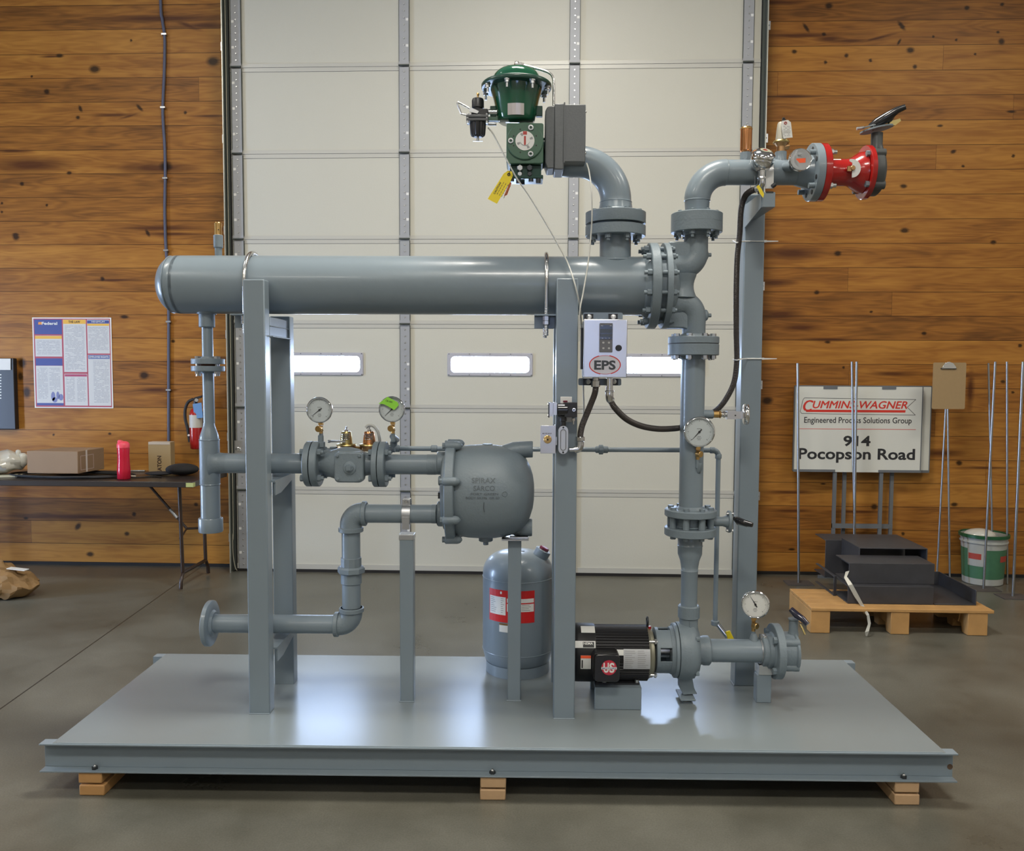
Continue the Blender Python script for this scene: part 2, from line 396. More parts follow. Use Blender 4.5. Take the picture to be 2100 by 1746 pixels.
PITCHZ = .1735
def plank_wall(name, knots, streaks, zanchor):
    """knotty pine boards; knots and streaks are (x, z, rx, rz, turn) in metres on the wall"""
    m = bpy.data.materials.new(name); m.use_nodes = True
    N = m.node_tree.nodes; L = m.node_tree.links; b = N['Principled BSDF']
    def math_(op, a, bb=None, c=None):
        n = N.new('ShaderNodeMath'); n.operation = op
        for i, x in enumerate((a, bb, c)):
            if x is None: continue
            if isinstance(x, (int, float)): n.inputs[i].default_value = x
            else: L.new(x, n.inputs[i])
        return n.outputs[0]
    tc = N.new('ShaderNodeTexCoord'); sp = N.new('ShaderNodeSeparateXYZ'); L.new(tc.outputs['Object'], sp.inputs['Vector'])
    X, Z = sp.outputs['X'], sp.outputs['Z']
    q = math_('DIVIDE', math_('SUBTRACT', Z, zanchor), PITCHZ)
    idx = math_('FLOOR', q); fr = math_('FRACT', q)
    wn = N.new('ShaderNodeTexWhiteNoise'); wn.noise_dimensions = '1D'; L.new(idx, wn.inputs['W'])
    bx = math_('ADD', math_('DIVIDE', X, 4.2), math_('MULTIPLY', wn.outputs['Value'], 3.7))
    bidx = math_('FLOOR', bx); bfr = math_('FRACT', bx)
    cv = N.new('ShaderNodeCombineXYZ'); L.new(idx, cv.inputs[0]); L.new(bidx, cv.inputs[1])
    wn2 = N.new('ShaderNodeTexWhiteNoise'); wn2.noise_dimensions = '3D'; L.new(cv.outputs[0], wn2.inputs['Vector'])
    # grain
    gv = N.new('ShaderNodeCombineXYZ')
    L.new(math_('MULTIPLY', X, 1.1), gv.inputs[0]); L.new(math_('MULTIPLY', Z, 9.), gv.inputs[1]); L.new(math_('ADD', math_('MULTIPLY', idx, 3.17), math_('MULTIPLY', bidx, 7.7)), gv.inputs[2])
    g1 = N.new('ShaderNodeTexNoise'); g1.inputs['Scale'].default_value = 1.; g1.inputs['Detail'].default_value = 2; L.new(gv.outputs[0], g1.inputs['Vector'])
    rings = math_('SINE', math_('MULTIPLY', g1.outputs['Fac'], 62.))
    gv2 = N.new('ShaderNodeCombineXYZ')
    L.new(math_('MULTIPLY', X, 6.), gv2.inputs[0]); L.new(math_('MULTIPLY', Z, 160.), gv2.inputs[1]); L.new(idx, gv2.inputs[2])
    g2 = N.new('ShaderNodeTexNoise'); g2.inputs['Scale'].default_value = 1.; g2.inputs['Detail'].default_value = 4; L.new(gv2.outputs[0], g2.inputs['Vector'])
    gv3 = N.new('ShaderNodeCombineXYZ')
    L.new(math_('MULTIPLY', X, 1.6), gv3.inputs[0]); L.new(math_('MULTIPLY', Z, 13.), gv3.inputs[1]); L.new(math_('ADD', idx, 40.), gv3.inputs[2])
    g3 = N.new('ShaderNodeTexNoise'); g3.inputs['Scale'].default_value = 1.; g3.inputs['Detail'].default_value = 3; L.new(gv3.outputs[0], g3.inputs['Vector'])
    fac = math_('ADD', math_('ADD', math_('MULTIPLY', rings, .06), math_('MULTIPLY', g2.outputs['Fac'], .42)), math_('ADD', math_('MULTIPLY', wn2.outputs['Value'], .34), math_('MULTIPLY', g3.outputs['Fac'], .75)))
    r = N.new('ShaderNodeValToRGB'); e = r.color_ramp.elements
    e[0].position = .42; e[0].color = (.140, .056, .014, 1); e[1].position = 1.0; e[1].color = (.450, .205, .040, 1)
    k = e.new(.70); k.color = (.305, .122, .024, 1)
    L.new(fac, r.inputs['Fac']); colr = r.outputs['Color']
    def marks(lst, cc, lo, hi, colr):
        d = None
        wob = N.new('ShaderNodeVectorMath'); wob.operation = 'MULTIPLY_ADD'
        L.new(g2.outputs['Color'], wob.inputs[0]); wob.inputs[1].default_value = (.02, 0, .012)
        va = N.new('ShaderNodeVectorMath'); va.operation = 'SUBTRACT'; L.new(tc.outputs['Object'], va.inputs[0]); va.inputs[1].default_value = (.01, 0, .006)
        L.new(va.outputs[0], wob.inputs[2])
        for (x, z, rx, rz, a) in lst:
            mp = N.new('ShaderNodeMapping'); mp.vector_type = 'TEXTURE'
            mp.inputs['Location'].default_value = (x, WALL_Y, z); mp.inputs['Rotation'].default_value = (0, a, 0); mp.inputs['Scale'].default_value = (rx, 1, rz)
            L.new(wob.outputs[0], mp.inputs['Vector'])
            ln = N.new('ShaderNodeVectorMath'); ln.operation = 'LENGTH'; L.new(mp.outputs[0], ln.inputs[0])
            d = ln.outputs['Value'] if d is None else math_('MINIMUM', d, ln.outputs['Value'])
        mr = N.new('ShaderNodeMapRange'); mr.inputs['From Min'].default_value = lo; mr.inputs['From Max'].default_value = hi
        mr.inputs['To Min'].default_value = .88; mr.inputs['To Max'].default_value = 0
        L.new(d, mr.inputs['Value'])
        mx = N.new('ShaderNodeMix'); mx.data_type = 'RGBA'; mx.inputs['B'].default_value = cc
        L.new(mr.outputs['Result'], mx.inputs['Factor']); L.new(colr, mx.inputs['A'])
        return mx.outputs['Result']
    colr = marks(streaks, (.070, .020, .007, 1), .3, 1.3, colr)
    colr = marks(knots, (.010, .0045, .002, 1), .5, 1.15, colr)
    # gaps between boards and at board ends
    gap = math_('LESS_THAN', math_('MINIMUM', fr, math_('SUBTRACT', 1., fr)), .012)
    endg = math_('LESS_THAN', math_('MULTIPLY', math_('MINIMUM', bfr, math_('SUBTRACT', 1., bfr)), 4.2), .0010)
    mg = N.new('ShaderNodeMix'); mg.data_type = 'RGBA'; mg.inputs['B'].default_value = (.045, .018, .007, 1)
    L.new(math_('MULTIPLY', math_('MAXIMUM', gap, endg), .8), mg.inputs['Factor']); L.new(colr, mg.inputs['A'])
    L.new(mg.outputs['Result'], b.inputs['Base Color'])
    b.inputs['Roughness'].default_value = .42
    b.inputs['Specular IOR Level'].default_value = .22
    bp = N.new('ShaderNodeBump'); bp.inputs['Strength'].default_value = .5; bp.inputs['Distance'].default_value = .004
    L.new(math_('SUBTRACT', math_('MULTIPLY', g2.outputs['Fac'], .15), gap), bp.inputs['Height']); L.new(bp.outputs['Normal'], b.inputs['Normal'])
    return m

def wk(lst):
    out = []
    for t in lst:
        px, py, rx, ry = t[:4]; a = math.radians(t[4]) if len(t) > 4 else 0
        p = PW(px, py, WALL_Y); s = MW(px, py, WALL_Y)
        out.append((p.x, p.z, rx*s, ry*s, a))
    return out
KL = wk([(122,114,9,5),(194,142,13,9),(437,126,15,11),(96,188,7,6),(165,223,4,8,-25),(160,241,5,4),(286,221,4,10,-45),(380,231,4,4),(340,341,14,11),(45,377,5,5),(96,421,3,3),
   (4,417,3,3),(4,435,3,3),(303,478,4,9,-30),(33,486,8,8),(142,355,6,4),(65,157,3,3),(269,83,3,3),(32,482,8,5),(210,572,5,5),(255,650,10,4),(45,745,10,12),(42,772,7,10),(55,805,9,13),(295,770,11,9),
   (110,892,3,3),(225,890,4,3),(275,1055,5,5),(160,1080,6,10,35),(260,1095,6,5),(185,1137,9,6),(53,1063,6,3),(402,1035,5,4),(355,700,5,4)])
SL = wk([(330,38,150,7),(420,52,45,6),(385,52,28,5,20),(105,116,25,3),(235,236,55,4),(430,238,40,3),(265,238,22,3,-15),(330,468,95,6),(350,480,60,4),(470,470,20,6),(440,735,60,5),(380,742,50,4),
   (60,338,90,16),(320,345,90,12),(230,575,60,3),(160,1060,130,6),(320,800,40,5),(25,310,40,4)])
KR = wk([(1700,12,9,7),(1983,16,6,5),(2055,9,5,4),(1653,57,4,12,-35),(1690,70,5,4),(1849,53,5,13,-40),(1844,86,3,8,30),(1629,106,6,5),(1736,114,5,5),(1693,128,4,4),(1785,124,4,4),(1867,103,9,7),(1876,137,5,5),
   (2047,66,4,3),(2054,85,7,8,-35),(2000,111,3,3),(1961,82,3,3),(1914,75,3,3),(2074,229,11,3),(1928,258,7,3),(1955,311,7,4,-20),(2078,320,4,4),(1975,341,4,3),(1853,382,8,5),(1718,520,8,6),(1855,473,10,6),(1675,600,6,5),
   (1895,684,6,4),(2037,497,7,5),(1573,822,13,9),(1730,754,3,3),(2057,783,6,4),(2077,805,4,3),(1967,950,7,6),(1957,1035,8,5),(1688,993,6,2),(1793,1040,8,7),(1624,1127,8,3),(1852,1095,4,4),(2092,709,5,4),(1697,702,7,3),(1787,640,4,3)])
SR = wk([(1640,73,75,5),(1700,80,30,6),(1745,84,45,4),(1800,78,40,3,-14),(1620,198,55,4),(1600,5,60,5),(1620,520,60,14),(1600,645,45,10),(1640,672,50,8),(1830,767,45,5),(1960,770,60,5),(1700,697,60,4),
   (1620,1048,50,4),(1760,1050,60,4),(1930,930,40,8),(1990,800,8,40),(1620,1010,60,4),(2020,960,60,3),(1590,580,40,8)])
zanch = PW(1800, 247, WALL_Y).z
WOODL = plank_wall('knotty_pine_left', KL, SL, zanch)
WOODR = plank_wall('knotty_pine_right', KR, SR, zanch)
FLOOR = concrete()
DOORP = mat('cream_door_skin', (.565, .553, .480, 1), .45, noise=.02, nscale=2, bump=.12, bscale=90)
STILE = mat('galvanised_stile', (.36, .37, .39, 1), .55, .35, noise=.08, nscale=6)
RAIL = mat('door_joint_paint', (.52, .51, .46, 1), .4, .1)
TRACK = mat('steel_track', (.085, .095, .085, 1), .5, .5)
DARKGAP = mat('gap_and_seal_black', (.012, .010, .009, 1), .8)  # black shared by the door seal, leak strips and dark gap lines
CEIL = mat('ceiling_liner', (.62, .60, .54, 1), .8)
SIDEW = mat('side_wall_liner', (.55, .53, .48, 1), .7)
REVEAL = mat('shadow_brown_reveal', (.06, .03, .015, 1), .8)  # dark brown puts the shadow beside the door track into the colour
GLASS = bpy.data.materials.new('window_glass'); GLASS.use_nodes = True
_n = GLASS.node_tree; _n.nodes.clear()
_o = _n.nodes.new('ShaderNodeOutputMaterial'); _mx = _n.nodes.new('ShaderNodeMixShader'); _t = _n.nodes.new('ShaderNodeBsdfTransparent'); _g = _n.nodes.new('ShaderNodeBsdfGlossy')
_g.inputs['Roughness'].default_value = .02; _mx.inputs[0].default_value = .06
_n.links.new(_t.outputs[0], _mx.inputs[1]); _n.links.new(_g.outputs[0], _mx.inputs[2]); _n.links.new(_mx.outputs[0], _o.inputs[0])

TINTG = GLASS.copy(); TINTG.name = 'tinted_window_glass'  # tint added to dim the daylight mirrored in the steel box
for _q in TINTG.node_tree.nodes:
    if _q.type == 'BSDF_TRANSPARENT': _q.inputs[0].default_value = (.26, .26, .28, 1)
# ================================================================== THE ROOM
X0, X1, Y0, ZC = ROOM_X0, ROOM_X1, ROOM_Y0, ROOM_Z
struct('floor', MB().box(X0-.2, X1+.2, Y0-.2, .5, -.15, 0), FLOOR)
DX0, DX1, DH = PW(472, 700, 0).x, PW(1556, 700, 0).x, 4.2     # door opening
struct('wall_back_left', MB().box(X0, DX0, WALL_Y, WALL_Y+.15, 0, ZC), WOODL)
struct('wall_back_right', MB().box(DX1, X1, WALL_Y, WALL_Y+.15, 0, ZC), WOODR)
struct('wall_back_top', MB().box(DX0, DX1, WALL_Y, WALL_Y+.15, DH, ZC), WOODR)
struct('ceiling', MB().box(X0-.2, X1+.2, Y0-.2, .5, ZC, ZC+.1), CEIL)
struct('wall_right', MB().box(X1, X1+.15, Y0, WALL_Y, 0, ZC), SIDEW)
wfx0, wfx1, wfz0, wfz1 = .2, 1.5, 1.55, 2.35       # unseen window added behind the camera for the steel box to reflect
struct('wall_front', MB().box(X0, wfx0, Y0-.15, Y0, 0, ZC).box(wfx1, X1, Y0-.15, Y0, 0, ZC).box(wfx0, wfx1, Y0-.15, Y0, 0, wfz0).box(wfx0, wfx1, Y0-.15, Y0, wfz1, ZC), SIDEW)
struct('window_4', MB().box(wfx0, wfx1, Y0-.08, Y0-.075, wfz0, wfz1), TINTG)
# the left side has a tall doorway standing open to the daylight
oy0, oy1, oz = -3.0, -2.4, 2.1
struct('wall_left', MB().box(X0-.15, X0, Y0, oy0, 0, ZC).box(X0-.15, X0, oy1, WALL_Y, 0, ZC).box(X0-.15, X0, oy0, oy1, oz, ZC), SIDEW)
# thin dark strips drawing the dark line where boards meet the slab
struct('base_strip_left', MB().box(X0, DX0, WALL_Y-.012, WALL_Y, 0, .022), DARKGAP)
struct('base_strip_right', MB().box(DX1, X1, WALL_Y-.012, WALL_Y, 0, .022), DARKGAP)

# ---------------- the sectional door
SEC = .6078
stx = [-1.9727 + 1.2076*i for i in range(4)]          # stile centres
SW = .068
door = thing('door_1', '', '', (0, 0, 0), frame=WORLD)
del door['label']; del door['category']; door['kind'] = 'structure'
nsec = 7
wx = [(stx[i]+stx[i+1])/2 for i in range(3)]
WW, WH = .57, .118
wz = (PW(1005, 748, 0)).z
wcx = [PW(659, 748, 0).x, PW(1005, 748, 0).x, PW(1357, 748, 0).x]
for k in range(nsec):
    z0, z1 = k*SEC+(.02 if k == 0 else 0), (k+1)*SEC
    mb = MB()
    if z0 < wz < z1:
        xs = [DX0+.03]
        for c in wcx: xs += [c-WW/2, c+WW/2]
        xs.append(DX1-.03)
        for i in range(0, len(xs), 2): mb.box(xs[i], xs[i+1], 0, .045, z0, z1)
        for c in wcx: mb.box(c-WW/2, c+WW/2, 0, .045, z0, wz-WH/2).box(c-WW/2, c+WW/2, 0, .045, wz+WH/2, z1)
    else: mb.box(DX0+.03, DX1-.03, 0, .045, z0, z1)
    part('section_panel', mb, DOORP, door)
    if k:   # joint mouldings along the top of the section below
        jb = MB().box(DX0+.03, DX1-.03, -.006, 0, z0+.004, z0+.030).box(DX0+.03, DX1-.03, -.003, 0, z0-.026, z0+.002)
        jb.mat(1).box(DX0+.03, DX1-.03, -.0035, 0, z0+.002, z0+.004).box(DX0+.03, DX1-.03, -.001, 0, z0-.028, z0-.026)
        part('section_joint', jb, [RAIL, mat('joint_dark_gap', (.16, .15, .15, 1), .7)], door)  # second colour draws thin dark lines along the joint
part('bottom_rail', MB().box(DX0+.03, DX1-.03, -.008, .04, .022, .06), RAIL, door)
part('bottom_seal', MB().box(DX0+.02, DX1-.02, -.010, .03, .0, .022), DARKGAP, door)
for i, sx in enumerate(stx):
    for k in range(nsec):
        z0, z1 = k*SEC+.022, (k+1)*SEC-.006
        mb = MB()
        mb.box(sx-SW/2, sx+SW/2, -.016, 0, z0, z1)
        mb.mat(1).box(sx-SW/2-.004, sx-SW/2, -.012, 0, z0, z1).box(sx+SW/2, sx+SW/2+.004, -.012, 0, z0, z1)
        mb.mat(2)
        for q in range(12):
            zz = z0+.03+(SEC-.09)*q/11
            mb.rod((sx, -.016, zz), (sx, -.0195, zz), .0055, 8)
        mb.mat(3)
        for q in range(3 if i in (0, 3) else 2):
            zz = z0+.12+.18*q
            ex = sx+(SW/2-.012)*(-1 if i == 0 else 1)
            mb.box(ex-.009, ex+.009, -.0175, -.016, zz-.009, zz+.009)
        part('stile', mb, [STILE, TRACK, ZBOLT, WHITEP], door)
    for k in range(1, nsec):
        z = k*SEC
        hb = MB().box(sx-SW/2-.003, sx+SW/2+.003, -.021, -.0165, z+.002, z+.03)
        hb.mat(1).rod((sx-SW/2-.004, -.026, z+.004), (sx+SW/2+.004, -.026, z+.004), .006, 10)
        part('hinge', hb, [STILE, TRACK], door)
for i, c in enumerate(wcx):
    fb = MB()
    fw, fh, t = WW+.05, WH+.05, .022
    # rounded frame ring: outer loop and inner loop
    def loop(w_, h_, r_, y, n=6):
        pts = []
        for cx, cz, a0 in ((w_/2-r_, h_/2-r_, 0), (-w_/2+r_, h_/2-r_, PI/2), (-w_/2+r_, -h_/2+r_, PI), (w_/2-r_, -h_/2+r_, 1.5*PI)):
            for q in range(n+1):
                a = a0+PI/2*q/n; pts.append((c+cx+r_*math.cos(a), y, wz+cz+r_*math.sin(a)))
        return pts
    o1, o2, i2, i1 = loop(fw, fh, .012, -.001), loop(fw-.008, fh-.008, .012, -.010), loop(WW-.002, WH-.002, .03, -.010), loop(WW-.004, WH-.004, .03, .046)
    n = len(o1)
    vs = o1+o2+i2+i1; fs = []
    for a_ in range(3):
        for q in range(n): fs.append((a_*n+q, a_*n+(q+1) % n, (a_+1)*n+(q+1) % n, (a_+1)*n+q))
    fb.add(vs, fs)
    wn_ = part('window_%d' % (i+1), fb, mat('window_frame_grey', (.45, .45, .50, 1), .4), door)
    wn_['kind'] = 'structure'
    part('glass_pane', MB().box(c-WW/2+.003, c+WW/2-.003, .02, .025, wz-WH/2+.003, wz+WH/2-.003), GLASS, wn_)
    sb = MB()
    for q in range(5):
        for zz in (-1, 1): sb.rod((c-fw/2+.012+(fw-.024)*q/4, -.010, wz+zz*(fh/2-.009)), (c-fw/2+.012+(fw-.024)*q/4, -.013, wz+zz*(fh/2-.009)), .003, 8)
    part('frame_screws', sb, DARKBOLT, wn_)
    # daylight entry guides for the renderer
    po = area('window_daylight', (c, .06, wz), (WW, WH), 1, (1, 1, 1), (PI/2, 0, PI))
    po.rotation_euler = (-PI/2, 0, 0)
    po.data.cycles.is_portal = True
po = area('doorway_daylight', (X0-.05, (oy0+oy1)/2, oz/2), (oz, oy1-oy0), 1, (1, 1, 1), (0, -PI/2, 0))
po.data.cycles.is_portal = True
struct('trim_5', MB().box(DX0-.01, DX0+.06, .047, .07, 0, DH+.1).box(DX1-.06, DX1+.01, .047, .07, 0, DH+.1).box(DX0+.06, DX1-.06, .047, .07, DH-.12, DH+.1), DARKGAP)  # strips added behind the door edges to block leaking daylight
# tracks
for sx, s_, nm in ((DX0, 1, 1), (DX1, -1, 2)):
    mb = MB()
    a0 = sx
    mb.box(a0-.002*s_, a0+.004*s_, -.075, .0, 0, DH)                 # bright lip
    mb.mat(1).box(a0+.004*s_, a0+.026*s_, -.020, -.014, 0.01, DH)
    mb.box(a0+.004*s_, a0+.008*s_, -.06, -.02, 0.01, DH)
    mb.mat(2).box(a0+.0265*s_, a0+.031*s_, -.012, .0, 0.02, DH)
    tr = struct('trim_%d' % nm, mb, [mat('galvanised_lip', (.62, .62, .55, 1), .35, .7), TRACK, DARKGAP])
    for z in ((.25, 1.0, 1.75, 2.5, 3.15, 3.8) if s_ > 0 else (.6, 1.4, 2.1, 3.13, 3.9)):
        part('track_bracket', MB().box(a0-.026*s_, a0-.002*s_, .085, .0, z-.03, z+.03).box(a0-.03*s_, a0-.002*s_, -.012, 0, z-.03, z+.03).mat(1).rod((a0-.016*s_, -.012, z), (a0-.016*s_, -.018, z), .006, 8), [ZINC, DARKBOLT], tr)
    # vertical cover between track and boards, coloured dark as the shadow there
    struct('trim_%d' % (nm+2), MB().box(a0-.002*s_, a0-.006*s_, 0, WALL_Y+.02, 0, DH), REVEAL)
# a galvanised latch plate on the left stile, and a wire tail at the foot of the left track
p = PW(494, 918, -.03)
lt = thing('door_latch_plate', 'small galvanised latch plate on the left door stile beside the pipe support', 'latch', (p.x, -.03, p.z), frame=WORLD)
part('plate', MB().box(p.x-.05, p.x+.045, -.026, -.018, p.z-.055, p.z+.05), ZINC, lt)
part('keeper', MB().tube(arc((p.x-.02, -.03, p.z-.02), (1, 0, 0), (0, 0, 1), .018, 0, PI, 8), .004, 8).box(p.x-.04, p.x, -.034, -.026, p.z-.03, p.z-.022), STEEL, lt)
cpath = [PW(473, 1000, -.09), PW(473, 1100, -.09), PW(474, 1140, -.09), PW(478, 1165, -.09), PW(482, 1173, -.09)]
cpath = [Vector((q.x, -.05, max(q.z, .008))) for q in cpath]
solo('hanging_rope', MB().tube(smooth_path([Vector((cpath[0].x, -.05, 4.2))]+cpath, 6), .003, 8), mat('old_rope', (.35, .33, .25, 1), .8),
     'thin pale cord hanging down beside the left garage door track', 'cord', cpath[-1], frame=WORLD)

# ---------------- ceiling lamps (above the picture)
for k, (lx, ly, pw) in enumerate(LAMPS):
    lt = thing('ceiling_lamp', 'long white fluorescent fixture hanging from the ceiling above the shop floor', 'lamp', (lx, ly, 5.0), group='ceiling fixtures over the shop', frame=WORLD)
    part('housing', MB().box(lx-.62, lx+.62, ly-.28, ly+.28, 5.0, 5.06), WHITEP, lt)
    part('diffuser', MB().box(lx-.6, lx+.6, ly-.26, ly+.26, 4.985, 5.0), LAMP, lt)
    for s_ in (-1, 1): part('hanger', MB().cyl((lx+s_*.5, ly, 5.06), (lx+s_*.5, ly, ROOM_Z), .004, n=8), ZINC, lt)
# ================================================================== THE SKID
ZP = .186                                       # top of the deck
BX0, BX1, BF, BB = -1.578, 1.591, -3.321, -2.365
YH = -2.86                                      # plane of the exchanger and its piping

base = thing('skid_base', 'low grey painted steel skid deck on timber blocks carrying all the piping', 'skid', (0, BF, ZP))
part('deck_plate', MB().box(BX0+.045, BX1-.04, BF+.006, BB-.006, ZP-.006, ZP+.001), DECK, base)
def channel(x0, x1, y, s_, zt, h, fw, t=.006, tw=.0065):
    mb = MB()
    mb.box(x0, x1, y, y+s_*fw, zt-t, zt); mb.box(x0, x1, y, y+s_*fw, zt-h, zt-h+t)
    mb.box(x0, x1, y+s_*(fw-tw), y+s_*fw, zt-h+t, zt-t)
    return mb
HB = .102
fb = channel(BX0, BX1, BF, 1, ZP, HB, .042)
part('front_channel', fb, PAINT, base, bev=.0012)
part('back_channel', channel(BX0, BX1, BB, -1, ZP-.0005, HB, .042), PAINT, base)
for x, s_ in ((BX0+.045, 1), (BX1-.04, -1)):
    part('side_channel', MB().box(x, x+s_*.006, BF+.042, BB-.042, ZP-HB, ZP-.006).box(x, x-s_*.03, BF+.042, BB-.042, ZP-HB, ZP-HB+.006), PAINT, base)
for x in (-1.0, -.3, .4, 1.05):
    part('cross_channel', MB().box(x, x+.006, BF+.042, BB-.042, ZP-HB, ZP-.006), PAINT, base)
wy = BF+.0355
for px, py in ((1948, 1573),):
    q = S(px, py, wy)
    part('lifting_hole', MB().cyl((q.x, wy-.0012, q.z), (q.x, wy+.001, q.z), .0095, n=20), mat('rusty_hole', (.10, .06, .035, 1), .8), base)
for px in (195, 1010, 1853):
    q = S(px, 1596, BF+.02)
    hb = MB().hexa((q.x, BF+.02, ZP-HB+.0055), (q.x, BF+.02, ZP-HB+.014), .011).mat(1).ell((q.x, BF+.02, ZP-HB+.016), .006, .006, .006)
    part('lag_bolt', hb, [DARKBOLT, ZBOLT], base)
# weld bead along the deck edge
part('weld_bead', MB().tube([(BX0+.06, BF+.0075, ZP+.001), (BX1-.05, BF+.0075, ZP+.001)], .0016, 6), PAINT, base)

# timber blocks
def lumber(x, z0, dx, label, m, w_=.089, y0=BF+.006, dy=0, grp='timber blocks under the skid'):
    L0, L1 = y0+dy, BB-.03
    mb = MB().box(x+dx, x+dx+w_, L0, L1, z0, z0+.038)
    solo('timber_block', mb, m, label, 'timber', (x+dx+w_/2, L0, z0), group=grp, bev=.004)
xl = S(160, 1620, BF).x; xm = S(984, 1620, BF).x; xr = S(1837, 1620, BF).x
ZB = ZP-HB
lumber(xl, 0, 0, 'orange pine timber under the left end of the skid, lower of its pair', LUMBER)
lumber(xl, ZB-.040, -.002, 'orange pine timber under the left end of the skid, upper of its pair', LUMBER, w_=.083)
lumber(xm, 0, 0, 'pale pine timber under the middle of the skid, lower of its pair', LUMBER2)
lumber(xm, ZB-.040, .001, 'pale pine timber under the middle of the skid, upper of its pair', LUMBER2)
lumber(xr, 0, 0, 'tan pine timber under the right end of the skid, lower of its pair', LUMBER2, w_=.086)
lumber(xr, ZB-.040, 0, 'tan pine timber under the right end of the skid, upper of its pair', LUMBER2, w_=.084)

# ---------------- steel frames
def hbolt(parent, c, ax, r, h, m, stud=0, sm=None):
    c = Vector(c); ax = Vector(ax).normalized()
    mb = MB().cyl(c, c+ax*(h*.15), r*1.25, n=16).hexa(c+ax*(h*.15), c+ax*h, r)
    if stud: mb.cyl(c+ax*h, c+ax*(h+stud), r*.52, n=10)
    return part('bolt', mb, m, parent)
def boltring(parent, c, ax, R, n, r, h, m, ph=0., stud=0, t=0):
    """hex bolts round a circle: heads on the +ax side; with t>0 also nuts with stud ends on the other side"""
    c = Vector(c); ax = Vector(ax).normalized()
    u = ax.orthogonal().normalized() if abs(ax.x) < .9 else Vector((0, 0, 1)); v = ax.cross(u)
    if abs(ax.z) > .9: u = Vector((1, 0, 0)); v = Vector((0, 1, 0))
    for k in range(n):
        a = ph+2*PI*k/n
        p = c+u*(R*math.cos(a))+v*(R*math.sin(a))
        hb = MB().hexa(p, p+ax*h, r)
        if stud: hb.cyl(p+ax*h, p+ax*(h+stud), r*.5, n=8)
        if t:
            hb.hexa(p-ax*t, p-ax*(t+h), r).cyl(p-ax*(t+h), p-ax*(t+h+.010), r*.55, n=8).cyl(p, p-ax*t, r*.5, n=8, caps=False)
        part('bolt', hb, m, parent)

PWD = .079
topF = S(530, 573, -3.04).z
def post_c(x0, x1, y0, y1, z0, z1, open_side=None, t=.006):
    mb = MB()
    if open_side == 'in+':   # C channel: web faces the camera, flanges run back
        mb.box(x0, x1, y0, y0+t, z0, z1).box(x0, x0+t, y0+t, y1, z0, z1).box(x1-t, x1, y0+t, y1, z0, z1)
    elif open_side == 'in-':
        mb.box(x0, x1, y1-t, y1, z0, z1).box(x0, x0+t, y0, y1-t, z0, z1).box(x1-t, x1, y0, y1-t, z0, z1)
    else: mb.box(x0, x1, y0, y1, z0, z1)
    return mb
lf = thing('pipe_support_frame', 'tall grey steel frame standing under the left end of the big horizontal vessel', 'frame', (-.895, -2.86, ZP))
fx0 = S(511, 1460, -3.043).x
part('front_post', post_c(fx0, fx0+PWD, -3.043, -2.983, ZP, topF), PAINT, lf, bev=.004)
bx0 = S(570, 1390, -2.689).x
part('back_post', post_c(bx0, bx0+PWD, -2.735, -2.675, ZP, S(590, 650, -2.7).z, 'in+'), PAINT, lf, bev=.002)
# the back post is a channel whose web faces right
zt = S(560, 652, -2.86).z
part('top_crossbar', MB().box(fx0+PWD-.042, fx0+PWD, -2.983, -2.735, zt-.078, zt-.003).box(fx0+PWD-.002, fx0+PWD+.012, -2.983, -2.735, zt-.080, zt-.074).box(fx0+PWD-.002, fx0+PWD+.004, -2.983, -2.735, zt-.040, zt-.036), PAINT, lf, bev=.002)
for py, nm in ((975, 'middle_saddle'), (1305, 'lower_saddle')):
    z = S(560, py, YH).z
    part(nm, MB().box(fx0+.01, fx0+PWD+.012, -2.983, -2.735, z-.012, z-.006).prism([(fx0+PWD+.006, -2.975, z-.012), (fx0+PWD+.006, -2.745, z-.012), (fx0+PWD+.006, -2.745, z-.032), (fx0+PWD+.006, -2.9, z-.062), (fx0+PWD+.006, -2.975, z-.062)], (.006, 0, 0)), PAINT, lf)
part('weld_bead', MB().tube([(fx0, -3.046, ZP+.002), (fx0+PWD, -3.046, ZP+.002)], .003, 6), PAINT, lf)

mf = thing('pipe_support_frame', 'tall grey steel frame standing between the red-labelled tank and the black motor', 'frame', (.257, -2.86, ZP))
mx0 = S(1135, 1470, -3.059).x
topM = S(1165, 571, -3.059).z
part('front_post', post_c(mx0, mx0+PWD, -3.059, -2.985, ZP, topM), PAINT, mf, bev=.004)
part('back_post', post_c(mx0+.004, mx0+PWD+.004, -2.683, -2.623, ZP, S(1150, 650, -2.7).z, 'in+'), PAINT, mf, bev=.002)
zt2 = S(1150, 652, -2.86).z
part('top_crossbar', MB().box(mx0+.01, mx0+.052, -2.985, -2.683, zt2-.075, zt2-.003), PAINT, mf)
part('weld_bead', MB().tube([(mx0, -3.062, ZP+.002), (mx0+PWD, -3.062, ZP+.002)], .003, 6), PAINT, mf)

tp = thing('tall_support_post', 'tallest grey square steel post, at the right rear of the skid beside the flexible conduit', 'post', (1.02, -2.665, ZP))
tx0 = S(1507, 1405, -2.705).x
ztp = S(1560, 398, -2.705).z
part('post_tube', MB().box(tx0, tx0+.082, -2.705, -2.625, ZP, ztp), PAINT, tp, bev=.005)
ax0, ax1 = S(1564, 410, -2.95).x, S(1590, 410, -2.95).x
az1, az0 = S(1577, 394, -2.95).z, S(1577, 425, -2.95).z
part('arm', MB().box(ax0, ax1, -2.95, -2.64, az0, az1), PAINT, tp, bev=.002)
part('arm_gusset', MB().prism([(ax0-.003, -2.94, az0), (ax0-.003, -2.705, az0-.035), (ax0-.003, -2.705, az1)  , (ax0-.003, -2.94, az1)], (.006, 0, 0)), PAINT, tp)
part('arm_slot', MB().box(ax0+.012, ax1-.008, -2.9512, -2.948, az1-.004, az1+.002), INK, tp)
